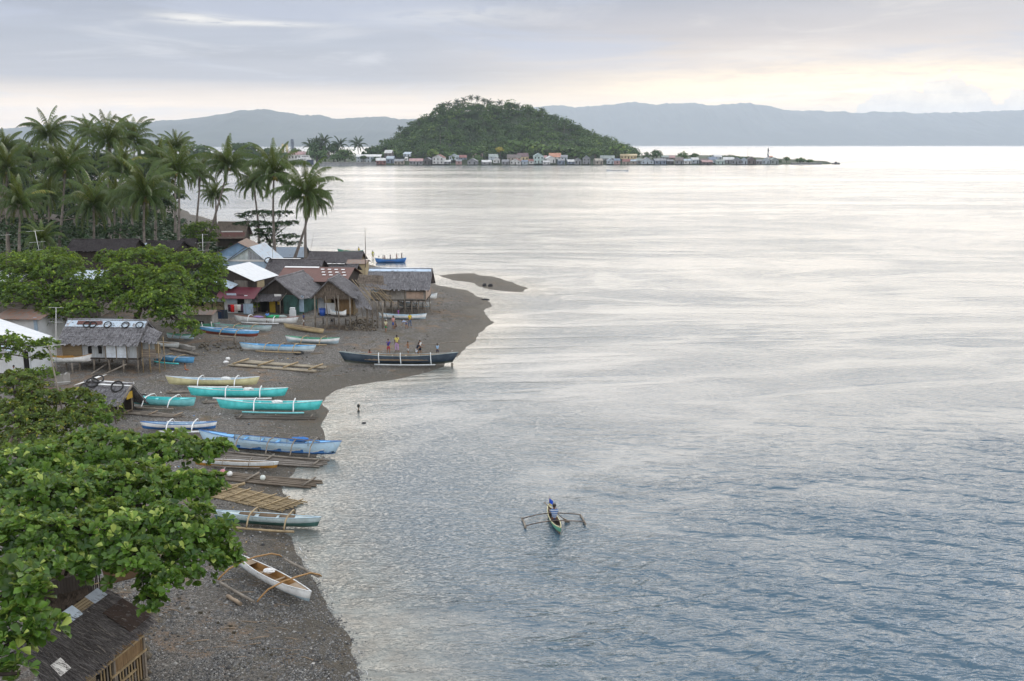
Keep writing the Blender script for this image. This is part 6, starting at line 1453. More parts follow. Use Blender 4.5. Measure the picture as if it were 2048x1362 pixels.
boat('small green boat between the board shed and red bottomed boat', G(384, 660), G(440, 657), .65, .45, P_GREEN, P_GREEN, P_GREEN, P_GREEN, .3, .14, (-.3, .4), 1.0, P_WHITE, GRP, .6, None, .06)
boat('small white skiff beside the stilt house with tyres', G(308, 694), G(358, 698), .7, .45, P_OLDW, P_OLDW, P_WHITE, P_WOOD, .3, .1, (), thwarts=3, name='skiff', dz=.05)
boat('blue outrigger boat with bamboo arms by the stilt house annex', G(305, 722), G(389, 729), .62, .48, P_SKY, P_SKY, P_SKY, P_LBLUE, .3, .12, (-.3, .35), 1.2, BAM, P_TEAL, .6, None, .05)
boat('white boat with ochre inside propped up by the left antenna', G(94, 744), G(186, 741), .75, .52, P_WHITE, P_WHITE, P_OCHRE, P_OCHRE, .3, .22, (), dz=.75, thwarts=4, name='canoe')
boat('white canoe lying before the stilt house at the point', G(758, 638), G(853, 640), .65, .45, P_WHITE, P_LBLUE, P_LBLUE, P_LBLUE, .35, .24, (), dz=.05, thwarts=4, name='canoe')
boat('white boat whose bow shows past the right end of the long stilt house', G(826, 599), G(874, 600), .7, .5, P_WHITE, P_WHITE, P_WHITE, P_LBLUE, .3, .3, (), dz=.1, name='canoe')
boat('white boat stored in the shade under the long stilt house', G(797, 615), G(861, 617), .7, .5, P_WHITE, P_LBLUE, P_WHITE, P_LBLUE, .3, .2, (), dz=.1, name='canoe')
zp = zrow(634, 104) + .02; pa, pb = P(660, 630, zp+.12), P(693, 632, zp+.12)
boat('small white canoe stored on the porch of the gabled hut', pa, pb, .5, .36, P_WHITE, P_WHITE, P_WHITE, P_LBLUE, .3, .3, (), thwarts=2, name='canoe')
# afloat
b26, L26 = boat('blue boat full of people afloat off the back shore', P(751, 527, -.12), P(812, 526, -.12), 1.0, .72, P_BLUE, P_BLUE, P_LBLUE, P_WOOD, .3, .22, (), thwarts=5, name='boat_afloat')
boat('blue boat end showing past the long low thatch', P(694, 518, -.1), P(726, 516, -.1), .9, .62, P_BLUE, P_BLUE, P_BLUE, P_WOOD, .3, .25, (), name='boat_afloat')
b28, L28 = boat('pale green boat afloat behind the long low thatch', P(676, 508, -.1), P(726, 511, -.1), 1.0, .66, P_GREEN, P_GREYB, P_GREYB, P_GREEN, .3, .35, (-.3, .3), 1.4, BAM, BAM, .6, name='boat_afloat')
b29, L29 = boat('white pump boat with passengers crossing far out on the water', P(1213, 342.5, -.2), P(1257, 343, -.2), 1.3, .9, P_WHITE, P_BLUE, P_WHITE, P_WOOD, .25, .4, (-.5, 0, .5), 3.0, P_WHITE, P_WHITE, .95, name='boat_afloat', armr=.09, fr=.12)
b30, L30 = boat('small green outrigger canoe paddled alone on open water', P(1096, 1027, -.08), P(1121, 1074, -.06), .46, .35, P_GREEN, paint('brown_bottom', (.17, .13, .09), .4), P_CREAM, paint('dark_inside', (.05, .035, .03), .3), .42, .16, (-.42, .25), 1.62, paint('dark_arm', (.10, .075, .06), .3), GRP, .42, name='outrigger_canoe', armr=.028, fr=.055, fz=.12, armarch=.12, thwarts=3, flat=True)

# ---------------------------------------------------------------- rafts, poles, floats
def raft(label, A, B, width, npole, r, mat, cross=4, cmat_=None, name='bamboo_raft', skew=0.0, gaps=(), z=.08, jit=.25):
    A, B = Vector(A), Vector(B); d = B-A; L = d.length; yaw = math.atan2(d.y, d.x); root = empty(name, (A+B)/2, yaw, label, 'raft'); root.rotation_euler = (0, -math.asin(d.z/L), yaw)
    for i in range(npole):
        if i in gaps: continue
        y = -width/2 + width*i/(npole-1); x0, x1 = -L/2 + rnd.uniform(0, jit) + skew*y, L/2 - rnd.uniform(0, jit) + skew*y
        q = MB(); pts = [(x0+(x1-x0)*u/6, y + .02*math.sin(u*1.7+i), z + .015*math.sin(u+i*2)) for u in range(7)]; q.tube(pts, [r*(1-.04*u) for u in range(7)], 7)
        for u in range(1, 6): p = Vector(pts[u]); q.tube([p-Vector((.015, 0, 0)), p+Vector((.015, 0, 0))], r*1.1, 7)
        q.build('pole', mat, root)
    for i in range(cross):
        x = -L*.42 + L*.84*i/max(cross-1, 1); q = MB(); q.tube([(x-width*.12, -width/2-.15, z+r*1.9), (x+width*.12, width/2+.15, z+r*1.9)], r*.75, 6); q.build('cross_pole', cmat_ or mat, root)
    return root
raft('pale bamboo raft with loose cross poles at the water edge', G(436, 985), G(592, 1017), 1.75, 11, .05, BAM, 6, None, 'bamboo_raft', .25)
raft('long plank and bamboo raft on the beach behind the cream boat', G(468, 728), G(646, 741), 2.0, 8, .10, mat_plain('weathered_plank', (.36, .32, .25), .8, .3, 1.5, .005, .2, (.2, .18, .14), .4), 4, BAM, 'plank_raft', .2, (2, 3, 4), .12)
raft('dark log raft with round buoys below the old white canoe', G(372, 948), G(640, 972), 1.15, 5, .085, paint('wet_log', (.15, .12, .09), .5, (.06, .05, .045), .7), 3, GRP, 'log_raft', .3)
raft('bundle of long grey bamboo floats under the wave painted boat', G(420, 916), G(655, 930), 1.3, 5, .085, paint('grey_log', (.20, .18, .16), .5, (.09, .08, .075), .7), 3, GRP, 'log_raft', .3)
raft('grey boards lying under the lowest turquoise boat', G(468, 836), G(636, 837), .6, 3, .06, paint('dark_board', (.10, .09, .08), .5, None, .8), 2, GRP, 'board_pile')
raft('grey boards lying under the second turquoise boat', G(402, 806), G(520, 803), .6, 3, .07, GRP, 2, GRP, 'board_pile')
raft('grey boards lying under the pale turquoise boat', G(248, 826), G(366, 834), .7, 4, .06, GRP, 3, P_WOOD, 'board_pile')
raft('grey boards lying under the cream boat', G(332, 786), G(440, 784), .5, 3, .06, GRP, 2, GRP, 'board_pile')
def loose_pole(label, A, B, r, mat, name='pole', cat='pole'):
    A, B = Vector(A), Vector(B); q = MB(); k = 6
    q.tube([(B-A)*(i/k) + Vector((0, 0, r + .02*math.sin(i*2.1))) for i in range(k+1)], r, 7); o = q.build(name, mat); o.location = A; return tag(o, label, cat)
loose_pole('thick bamboo pole lying across the top of the pale raft', G(420, 984), G(490, 973, .10), .09, BAM, 'bamboo_pole')
loose_pole('grey driftwood log beside the stilt house annex', G(340, 700), G(398, 712), .13, GRP, 'log', 'log')
loose_pole('grey pole resting behind the sagging hut', G(183, 757, .3), G(218, 738, .5), .06, GRP)
loose_pole('short log on the gravel below the near white boat', G(455, 1196), G(482, 1212), .09, P_WOOD, 'log', 'log')
# posts holding propped boats
def post(label, g, h, r=.09, name='prop_post'):
    q = MB(); q.tube([(0, 0, -.3), (.02, 0, h)], r, 7); o = q.build(name, GRP); o.location = g; return tag(o, label, 'post')
post('thick post under the red bottomed boat', G(470, 689), .85, .13); post('thin prop under the red bottomed boat bow', G(512, 690), .85, .05)
post('prop post under the white and ochre boat near its bow', G(145, 746), .85, .08); post('prop post under the white and ochre boat near its middle', G(112, 746), .85, .08); post('stub post under the navy boat bow at the waterline', G(904, 733), .35, .11)
# ================================================================ people
SKIN = [mat_plain('brown_skin', c, .55, .1, 6, 0, .3) for c in ((.20, .105, .062), (.26, .14, .082), (.15, .078, .048))]
HAIR = mat_plain('black_hair', (.012, .010, .010), .45, .2, 8, 0, .4)
_cl = {}
def cloth(c):
    if c not in _cl: _cl[c] = mat_plain('cloth', c, .9, .15, 5, .004, .1)
    return _cl[c]
def mat_stripes():
    m, N, out = new_mat('striped_shirt'); z = N.sep(objc(N))[2]; s = N.m('FRACT', N.m('MULTIPLY', z, 8.5)); pbsdf(N, out, N.mix(N.step(s, .48, .56), (.42, .48, .56), (.05, .13, .36)), .9, None, .1); return m
STRIPES = mat_stripes()
def skin_mesh(name, pts, edges, rad, mat, parent, root_i=0, sub=1):
    me = bpy.data.meshes.new(name); me.from_pydata([tuple(p) for p in pts], edges, []); me.update()
    o = link_mesh(name, me, mat, parent); md = o.modifiers.new('skin', 'SKIN'); md.use_smooth_shade = True
    for i, v in enumerate(me.skin_vertices[0].data): v.radius = (rad[i], rad[i]) if not isinstance(rad[i], tuple) else rad[i]; v.use_root = (i == root_i)
    s = o.modifiers.new('smooth', 'SUBSURF'); s.levels = sub; s.render_levels = sub; return o
def person(label, loc, face, H=1.3, shirt=None, pants=(.05, .06, .09), skin=0, lean=0, legs=((6, 6), (-8, 4)), arms=((8, 12), (-8, 10)), splay=8, skirt=False, hat=None, longp=False, seat=None, hair_long=False, head_turn=0.0):
    """legs: (hip, knee) degrees forward / bend per side; arms: (shoulder, elbow); seat: height of the pelvis above loc when seated; face: heading in degrees (0 looks along +y)"""
    s = H/1.68; root = empty('person', loc, R(face), label, 'person'); kid = 1.18 if H < 1.42 else 1.0
    V, E, Rd = [], [], []
    def add(p, r, par=None):
        V.append(Vector(p)); Rd.append(r); i = len(V)-1
        if par is not None: E.append((par, i))
        return i
    def fwd(a, b=0): return Vector((math.sin(R(b))*math.cos(R(a)), math.sin(R(a)), -math.cos(R(a))*math.cos(R(b))))
    la = R(lean); upv = Vector((0, math.sin(la), math.cos(la)))
    pel = Vector((0, 0, 0)); i_p = add(pel, (.125, .095)); i_s = add(pel+upv*.20, (.112, .085), i_p); i_c = add(pel+upv*.40, (.135, .095), i_s); i_n = add(pel+upv*.545, .052, i_c)
    hd = upv.lerp(Vector((0, 0, 1)), .6).normalized(); nk = V[i_n]; i_h0 = add(nk+hd*.085+Vector((0, .012, 0)), .072*kid, i_n); hc = nk+hd*.165*kid+Vector((0, .015, 0)); i_h = add(hc, .092*kid, i_h0); add(nk+hd*.235*kid+Vector((0, .005, 0)), .066*kid, i_h)
    add(hc+Vector((0, .105*kid, -.012)), .014, i_h)
    legp, armp = [], []
    for sd, (hp, kn) in zip((-1, 1), legs):
        hip = pel+Vector((sd*.085, 0, -.04)); i0 = add(hip, .088, i_p); kp = hip + fwd(hp, sd*splay*.5)*.42; i1 = add(kp, .058, i0); mid = add(kp + fwd(hp-kn, sd*2)*.16, .053, i1); an = kp + fwd(hp-kn, sd*2)*.40; i2 = add(an, .036, mid)
        tf = Vector((sd*.03, .13, -.045)); i3 = add(an+Vector((0, -.03, -.045)), .034, i2); add(an+tf, .032, i3); legp.append((hip, kp, an))
    for sd, (sp, el) in zip((-1, 1), arms):
        sh = pel+upv*.475+Vector((sd*.165, 0, 0)); i0 = add(sh, .052, i_c); ep = sh + fwd(sp, sd*(splay+4))*.27; i1 = add(ep, .040, i0); wp = ep + fwd(sp+el, sd*4)*.235; i2 = add(wp, .028, i1); hdv = fwd(sp+el+6, sd*2); pm = wp+hdv*.07; i3 = add(pm, (.036, .020), i2)
        ac = hdv.cross(Vector((1, 0, 0))).normalized()
        for q in range(4):
            o = (q-1.5)*.019; b = pm + hdv*.025 + ac*o; f1 = add(b+hdv*(.030+.006*(q in (1, 2))), .0088, i3); add(b+hdv*(.058+.010*(q in (1, 2)))+Vector((-sd*.012, 0, 0)), .0075, f1)
        t1 = add(wp+hdv*.045+ac*.040+Vector((-sd*.008, 0, 0)), .0095, i3); add(wp+hdv*.078+ac*.052+Vector((-sd*.016, 0, 0)), .008, t1); armp.append((sh, ep, wp))
    low = min(v.z for v in V) - .03; z0 = -low if seat is None else seat/s
    off = Vector((0, 0, z0)); V = [(v+off)*s for v in V]
    rr = [tuple(x*s for x in r) if isinstance(r, tuple) else r*s for r in Rd]
    skin_mesh('body', V, E, rr, SKIN[skin % 3], root)
    T = lambda v: (v+off)*s
    if shirt is not None:
        pts = [pel+upv*-.02, pel+upv*.2, pel+upv*.40, pel+upv*.50]; ed = [(0, 1), (1, 2), (2, 3)]; rd = [(.140*s, .112*s), (.138*s, .112*s), (.172*s, .128*s), .082*s]
        for sh, ep, wp in armp:
            n0 = len(pts); pts += [sh, sh.lerp(ep, .62)]; ed += [(2, n0), (n0, n0+1)]; rd += [.076*s, .064*s]
        skin_mesh('shirt', [T(p) for p in pts], ed, rd, STRIPES if shirt == 'stripes' else cloth(shirt), root)
    if pants is not None:
        if skirt:
            pts = [pel+upv*.06, pel+Vector((0, .0, -.10)), (legp[0][1]+legp[1][1])/2+Vector((0, 0, .02))]; skin_mesh('skirt', [T(p) for p in pts], [(0, 1), (1, 2)], [.118*s, .15*s, .175*s], cloth(pants), root)
        else:
            pts = [pel+upv*.07, pel+Vector((0, 0, -.03))]; ed = [(0, 1)]; rd = [(.130*s, .104*s), (.138*s, .110*s)]
            for hip, kp, an in legp:
                n0 = len(pts); pts += [hip+Vector((0, 0, -.04)), hip.lerp(kp, .85)]; ed += [(1, n0), (n0, n0+1)]; rd += [.098*s, .080*s]
                if longp: pts += [kp, kp.lerp(an, .9)]; ed += [(n0+1, n0+2), (n0+2, n0+3)]; rd += [.070*s, .060*s]
            skin_mesh('trousers' if longp else 'shorts', [T(p) for p in pts], ed, rd, cloth(pants), root)
    hcw = T(hc); q = MB(); r = .108*kid*s
    for i in range(6):
        th = math.pi*(.0+.62*i/5)
        q.v += [tuple(hcw + Vector((r*math.sin(th)*math.cos(a), -.016*s + r*1.04*math.sin(th)*math.sin(a)*(.86 if math.sin(a) > 0 and th > 1.0 else 1), .02*s + r*1.06*math.cos(th) + (.045*s if math.sin(a) > .2 and th > 1.1 else 0)))) for a in [2*math.pi*j/12 for j in range(12)]]
    for i in range(5):
        for j in range(12): q.f.append((i*12+j, (i+1)*12+j, (i+1)*12+(j+1) % 12, i*12+(j+1) % 12)); q.mi.append(0); q.sm.append(True)
    if hair_long: q.tube([hcw+Vector((0, -.08*s, 0)), hcw+Vector((0, -.105*s, -.16*s)), hcw+Vector((0, -.10*s, -.30*s))], [.08*s, .075*s, .03*s], 7)
    q.build('hair', HAIR, root)
    for sd in (-1, 1): e = MB(); e.ball(hcw+Vector((sd*.034*kid*s, .090*kid*s, .012*s)), .011*s, 6, 4); e.build('eye', HAIR, root)
    e = MB(); e.bar(hcw+Vector((-.022*s, .094*kid*s, -.045*s)), hcw+Vector((.022*s, .094*kid*s, -.045*s)), .006*s, .008*s); e.build('mouth', cloth((.12, .04, .035)), root)
    for sd in (-1, 1): e = MB(); e.ball(hcw+Vector((sd*.098*kid*s, -.005, -.005*s)), (.012*s, .022*s, .032*s), 6, 4); e.build('ear', SKIN[skin % 3], root)
    if hat: q = MB(); q.ball(hcw+Vector((0, 0, .05*s)), (.115*kid*s, .12*kid*s, .085*kid*s), 10, 6); q.box(hcw+Vector((0, .13*s, .045*s)), (.13*s, .11*s, .012*s)); q.build('cap', cloth(hat), root)
    return root
W_, Y_, LBc, NVc, PKc, PUc, GRc, RDc, ORc = (.66, .68, .70), (.62, .48, .06), (.32, .50, .72), (.02, .028, .05), (.62, .33, .33), (.26, .07, .40), (.03, .22, .09), (.34, .04, .06), (.55, .20, .07)
def hgt(px, py, top, Y=None):
    g = G(px, py); return (py-top)/pxm(g + Vector((0, 0, .6)))/.985
def stand(label, px, py, top, face, **k): return person(label, G(px, py), face, hgt(px, py, top), **k)
stand('child in a blue top and dark red shorts, leftmost of those behind the navy boat', 777, 709, 679, 200, shirt=(.07, .06, .28), pants=RDc, skin=1, arms=((50, 80), (60, 70)))
stand('child with bushy hair in a yellow top and lilac trousers', 794, 703, 671, 10, shirt=(.60, .54, .16), pants=(.42, .28, .50), longp=True, skin=2)
stand('bare chested child in pale shorts behind the navy boat', 816, 710, 684, 150, pants=(.55, .56, .58), skin=1, arms=((25, 60), (35, 50)), legs=((12, 10), (-14, 8)))
stand('person in a navy shirt and white shorts stooping by the navy boat', 833, 714, 684, -70, shirt=NVc, pants=(.55, .62, .72), skin=2, lean=28, arms=((50, 10), (55, 10)), legs=((28, 30), (-12, 10)))
stand('child in a white shirt just behind the stooping person', 840, 711, 681, -120, shirt=W_, pants=NVc, skin=1, arms=((45, 20), (35, 25)))
stand('person in a light blue shirt hauling a pole at the shoreline', 875, 712, 688, 20, shirt=LBc, pants=(.03, .035, .07), skin=2, arms=((50, 30), (55, 30)), splay=14)
person('dark haired person crouching half hidden behind the navy boat', G(741, 718), 160, 1.25, shirt=(.30, .10, .08), pants=NVc, skin=2, legs=((95, 130), (92, 130)), arms=((60, 40), (55, 40)), lean=15, seat=.32)
stand('person in a white cap, pale vest and green shorts on the beach', 772, 664, 640, -20, shirt=(.60, .60, .42), pants=GRc, skin=1, hat=W_, legs=((16, 10), (-16, 8)))
stand('woman in a pink top and long blue skirt on the beach', 787, 658, 633, 160, shirt=PKc, pants=(.04, .10, .36), skirt=True, skin=1, arms=((20, 80), (20, 80)), hair_long=True)
person('small brown child squatting beside the woman in blue skirt', G(793, 657), 90, 1.05, shirt=(.16, .09, .07), pants=(.10, .06, .05), skin=2, legs=((100, 130), (98, 130)), arms=((60, 30), (55, 35)), lean=18, seat=.26)
stand('child in purple clothes beyond the white canoe', 797, 634, 619, 40, shirt=PUc, pants=PUc, skirt=True, skin=1)
person('person in blue and white bent double over the sand', G(813, 657), 80, 1.3, shirt=(.34, .42, .60), pants=(.08, .12, .28), skin=1, lean=78, legs=((10, 14), (-4, 10)), arms=((10, 10), (20, 10)))
stand('person in a bright yellow shirt and jeans on the beach', 820, 655, 627, -150, shirt=Y_, pants=(.10, .14, .24), longp=True, skin=1, arms=((15, 40), (20, 35)))
stand('person in a pale shirt with back turned under the porch', 664, 652, 629, 30, shirt=(.46, .56, .60), pants=(.05, .05, .06), skin=2, lean=10)
stand('person in a dark blue dress and white shorts beside the green hut', 608, 652, 627, -60, shirt=(.05, .08, .22), pants=W_, skin=2)
person('person in a bright blue shirt sitting in the white boat with nets', on_boat(b16, .1, .1, .35), 190, 1.45, shirt=(.12, .30, .72), pants=NVc, skin=2, legs=((80, 80), (80, 80)), arms=((20, 50), (25, 50)), seat=.22)
person('small bare child sitting on the mud near the blue boat', G(371, 740), -110, 1.05, pants=(.35, .10, .05), skin=1, legs=((85, 30), (80, 40)), arms=((-20, 10), (25, 30)), seat=.10, lean=-6)
person('person in a yellow shirt sitting in the pale green boat', on_boat(b28, .55*L28/2*1.3, 0, .25), 60, 1.5, shirt=Y_, pants=NVc, skin=2, legs=((70, 80), (75, 80)), seat=.55)
person('person in a yellow green shirt wading off the back shore', P(746, 519, -.25), 20, 1.55, shirt=(.48, .50, .10), pants=(.40, .40, .08), skin=2, splay=14)
for x, lb, c, f, st, h in ((-.80, 'passenger in white at the stern of the blue boat', W_, 90, 0, 1.3), (-.52, 'left one of two dark seated passengers in the blue boat', (.16, .05, .05), 90, 0, 1.35), (-.40, 'right one of two dark seated passengers in the blue boat', (.10, .04, .08), 80, 0, 1.35), (-.02, 'passenger in grey amidships in the blue boat', (.16, .17, .22), 100, 0, 1.6), (.42, 'tall passenger in dark red standing in the blue boat', (.22, .04, .04), -90, 1, 1.35), (.76, 'dark figure standing alone at the bow of the blue boat', (.06, .04, .05), -80, 1, 1.4)):
    if st: person(lb, on_boat(b26, x*L26/2, 0, .22), f, h, shirt=c, pants=NVc, skin=2)
    else: person(lb, on_boat(b26, x*L26/2, 0, .25), f, h, shirt=c, pants=NVc, skin=2, legs=((75, 80), (75, 80)), seat=.42)
stand('woman in a grey blue shirt standing by the concrete house', 50, 746, 706, 150, shirt=(.26, .32, .40), pants=(.10, .13, .22), skin=1, hair_long=True, splay=5)
stand('child standing beside the woman by the concrete house', 38, 745, 722, 140, shirt=(.40, .34, .22), pants=(.3, .28, .2), skin=2)
person('person in white sitting by the concrete house wall', G(21, 752), 150, 1.4, shirt=W_, pants=NVc, skin=2, legs=((85, 60), (80, 70)), seat=.3); person('person in pale clothes sitting second from the wall', G(30, 754), 120, 1.4, shirt=(.5, .52, .56), pants=NVc, skin=1, legs=((85, 60), (80, 70)), seat=.3)
dirb = math.degrees(b30.rotation_euler.z) - 90
pad = person('paddler in a blue and white striped shirt seen from behind', on_boat(b30, .05*L30/2, 0, .12), dirb+180, 1.68, shirt='stripes', pants=(.05, .06, .10), skin=2, legs=((72, 60), (74, 62)), arms=((55, 40), (40, 70)), seat=.26, lean=6)
pd = MB(); pd.tube([(0, 0, -.75), (0, 0, .62)], .022, 6); pd.tube([(-.06, 0, .62), (.06, 0, .62)], .02, 5); pd.add([(-.03, -.012, -.72), (.03, -.012, -.72), (.11, -.01, -1.0), (.09, -.008, -1.25), (-.09, -.008, -1.25), (-.11, -.01, -1.0), (-.03, .012, -.72), (.03, .012, -.72), (.11, .01, -1.0), (.09, .008, -1.25), (-.09, .008, -1.25), (-.11, .01, -1.0)], [(0, 1, 2, 3, 4, 5), (11, 10, 9, 8, 7, 6)] + [(i, i+6, (i+1) % 6+6, (i+1) % 6) for i in range(6)])
o = pd.build('paddle', P_WOOD); pl = on_boat(b30, -.25, .0, .75); o.location = pl; o.rotation_euler = (R(8), R(48), R(dirb)); tag(o, 'wooden paddle held across the green canoe', 'paddle')
fl = empty('flag_staff', on_boat(b30, -.86*L30/2, 0, .45), 0, 'short staff with a blue and yellow flag on the canoe bow', 'flag'); m = MB(); m.tube([(0, 0, -.1), (0, 0, .72)], .014, 5); m.build('staff', P_WOOD, fl); m = MB(); m.slab([(.01, 0, .28), (.20, -.03, .16), (.22, .0, .38), (.01, 0, .55)], .006); m.build('flag', cloth((.03, .10, .62)), fl); m = MB(); m.slab([(.01, .0, .18), (.14, -.02, .10), (.15, -.02, .16), (.01, 0, .27)], .006); m.build('flag_stripe', cloth((.6, .5, .06)), fl)
for x, lb, st in ((-.55, 'passenger sitting forward in the far pump boat', 0), (-.05, 'passenger standing amidships in the far pump boat', 1), (.75, 'left helmsman at the stern of the far pump boat', 0), (.88, 'right helmsman at the stern of the far pump boat', 0)): person(lb, on_boat(b29, x*L29/2, 0, .3), 90, 1.65, shirt=(.06, .06, .09), pants=NVc, skin=2, seat=None if st else .6, legs=((70, 70), (70, 70)) if not st else ((5, 5), (-5, 5)))
p0 = G(843, 706, .75); p1 = G(925, 694, .55); loose_pole('long dark pole hauled by the person in light blue', p0, p1, .035, GRP, 'pole')
# ================================================================ antennas, washing, buoys, litter, stones
def antenna(label, foot, top, bars, mat=None, r=.028):
    """bars: (fraction up the pole, half length m, tilt)"""
    foot, top = Vector(foot), Vector(top); root = empty('tv_antenna', foot, 0, label, 'antenna'); d = top-foot; m = MB(); m.tube([(0, 0, 0), d], r, 6); m.build('pole', mat or M_ALU, root)
    for f, h, t in bars: c = d*f; m = MB(); m.tube([c+Vector((-h, -h*t, -h*.06)), c+Vector((h, h*t, h*.06))], .016, 5); m.build('crossbar', M_ALU, root)
antenna('antenna with three level bars among the grove edge leaves', PD(82, 520, 106), PD(70, 462, 106), [(1, .9, .2), (.62, .8, .2), (.35, .9, .2)])
antenna('antenna with four level bars before the leaning palm', PD(406, 524, 138), PD(405, 468, 138), [(.97, .7, 0), (.70, 1.1, 0), (.42, 1.1, 0), (.12, .9, 0)], None, .05)
antenna('tall straight antenna with three bars beside the tyre topped thatch', G(112, 745), PD(112, 615, 82), [(1, .8, -.5), (.78, .75, -.5), (.52, .7, -.5)])
antenna('leaning bamboo antenna rising out of the lower left leaves', PD(137, 880, 58), PD(97, 690, 60), [(.99, .95, .3), (.60, .8, .2), (.30, 1.1, .3)], M_GREYPOLE, .045)
antenna('small antenna on the white tin roofed house behind the left tree', PD(13, 560, 100), PD(12, 468, 100), [(.98, .5, .2)], M_GREYPOLE)
def mast(label, foot, top, r=.04, name='mast'):
    foot, top = Vector(foot), Vector(top); m = MB(); m.tube([(0, 0, 0), (top-foot)*.5 + Vector((.03, 0, 0)), top-foot], [r, r*.8, r*.4], 6); o = m.build(name, M_GREYPOLE); o.location = foot; tag(o, label, 'mast')
mast('tall thin mast standing behind the long stilt house', PD(731, 535, 139), PD(730, 456, 139), .07); mast('thin slanting pole left of the back shore thatch', PD(619, 512, 148), PD(628, 462, 148), .03); mast('thin pole on the low dark thatch before the tiered tree', PD(546, 530, 132), PD(543, 472, 132), .035)
# washing on a line
a, b = G(462, 640, 1.75), G(490, 638, 1.75); m = MB(); m.tube([Vector((0, 0, 0)), (b-a)/2+Vector((0, 0, -.06)), b-a], .012, 4); o = m.build('washing_line', M_GREYPOLE); o.location = a; tag(o, 'washing line strung before the white walled house', 'line')
for px, w, h, c, lb in ((466, .42, .85, (.62, .03, .03), 'bright red cloth hanging on the washing line'), (473, .38, .80, (.60, .50, .50), 'pinkish white cloth hanging beside the red one'), (479, .40, .70, (.68, .68, .66), 'white shirt hanging on the washing line'), (485, .35, .75, (.10, .06, .10), 'dark cloth at the right end of the washing line'), (460, .3, .8, (.08, .03, .05), 'dark maroon cloth left of the red one')):
    p = G(px, 640, 1.72); m = MB(); n = 5; vs = []
    for j in range(4):
        for i in range(n): vs.append(((i/(n-1)-.5)*w*(1+.05*math.sin(j*2)), .05*math.sin(i*2.2+j), -h*j/3))
    m.add(vs, [(j*n+i, j*n+i+1, (j+1)*n+i+1, (j+1)*n+i) for j in range(3) for i in range(n-1)], 0, True); o = m.build('hanging_cloth', cloth(c)); o.location = p; sd = o.modifiers.new('thick', 'SOLIDIFY'); sd.thickness = .012; tag(o, lb, 'washing', 'washing on the line')
for px, c, lb in ((438, (.03, .05, .10), 'dark blue cloth on the fence left of the washing'), (444, (.05, .06, .09), 'second dark cloth on the fence left of the washing'), (451, (.06, .08, .10), 'grey dark cloth on the fence nearest the washing')):
    p = G(px, 641, 1.2); m = MB(); m.slab([(-.3, 0, -1.0), (.3, -.05, -1.0), (.28, 0, 0), (-.28, .02, 0)], .03); o = m.build('hanging_cloth', cloth(c)); o.location = p; tag(o, lb, 'washing', 'washing on the line')
def blob(name, label, cat, loc, r, mat, group=None, jit=.0):
    m = MB(); m.ball((0, 0, 0), r, 12, 8, 0, jit); o = m.build(name, mat); o.location = loc; return tag(o, label, cat, group)
for px, py, c, lb in ((446, 953, (.52, .22, .26), 'dull pink buoy on the dark log raft'), (460, 957, (.66, .68, .68), 'white buoy next to the pink buoy'), (526, 965, (.60, .66, .64), 'lone white buoy at the middle of the dark log raft')):
    p = G(px, py, .30); rt = empty('buoy', p, 0, lb, 'buoy', 'buoys on the log raft'); m = MB(); m.ball((0, 0, 0), .17, 14, 9); m.build('float_ball', mat_plain('buoy_plastic', c, .4, .2, 4, 0, .4), rt); m = MB(); m.torus((0, 0, .19), .04, .014, n=10, k=5, M=Euler((math.pi/2, 0, 0)).to_matrix()); m.build('ring', M_GREYPOLE, rt)
blob('sack', 'white sack at the left end of the plank raft, upper one', 'sack', G(456, 720, .12), (.22, .16, .15), M_TARPW, 'sacks by the plank raft', .12); blob('sack', 'white sack at the left end of the plank raft, lower one', 'sack', G(452, 727, .12), (.26, .18, .15), M_TARPW, 'sacks by the plank raft', .12)
def cover(name, label, root, x, y, z, r, c): blob(name, label, 'bundle', on_boat(root, x, y, z), r, cloth(c), None, .18)
cover('net_heap', 'green net heaped on the white boat by the yellow door', b16, .9, .1, .68, (1.0, .32, .22), (.05, .34, .16)); cover('cloth_heap', 'violet cloth heaped on the white boat by the yellow door', b16, -.9, -.05, .62, (.55, .3, .16), (.28, .22, .46)); cover('net_heap', 'grey net heap at the stern of the white boat with nets', b16, 1.7, .0, .72, (.5, .28, .2), (.35, .42, .42))
cover('sack', 'white bundle lying on the lowest turquoise boat', b7, .15*L7/2, 0, .68, (.40, .24, .13), (.66, .68, .68)); cover('sack', 'white bundle lying on the second turquoise boat', b8, .22*L8/2, 0, .66, (.42, .24, .14), (.66, .68, .68)); cover('sack', 'white bundle lying on the cream boat', b9, .3*L9_/2, 0, .62, (.42, .22, .12), (.66, .68, .68))
cover('sack', 'white sack in the near white outrigger boat', b1, -.25, .02, .62, (.28, .18, .10), (.66, .66, .66)); cover('cloth_heap', 'dark red rag in the near white outrigger boat', b1, -.42, .08, .60, (.12, .10, .07), (.35, .06, .05)); cover('cloth_heap', 'blue rag bundle in the wave painted boat', b5, .45*L5/2, 0, .98, (.7, .32, .14), (.05, .16, .42))
m = MB(); m.tube([(0, 0, 0), (0, 0, .75)], [.30, .33], 14); m.tube([(0, 0, .70), (0, 0, .78)], .35, 14); o = m.build('blue_tub', mat_plain('blue_plastic', (.03, .10, .45), .4, .2, 2, 0, .4)); o.location = P(645, 631, zrow(634, 104)); tag(o, 'blue plastic tub on the porch of the gabled hut', 'tub')
rt = empty('white_rack', G(586, 640), R(-10), 'white painted rack standing by the dark green wall', 'rack'); m = MB(); m.box((0, 0, .55), (.62, .4, 1.1)); m.build('cabinet', M_WHITEW, rt); m = MB(); m.box((0, 0, 1.25), (.5, .35, .3)); m.build('top_box', M_WHITEW, rt); m = MB(); m.box((0, -.21, .6), (.8, .03, .05)); m.build('bar', M_TARPW, rt)
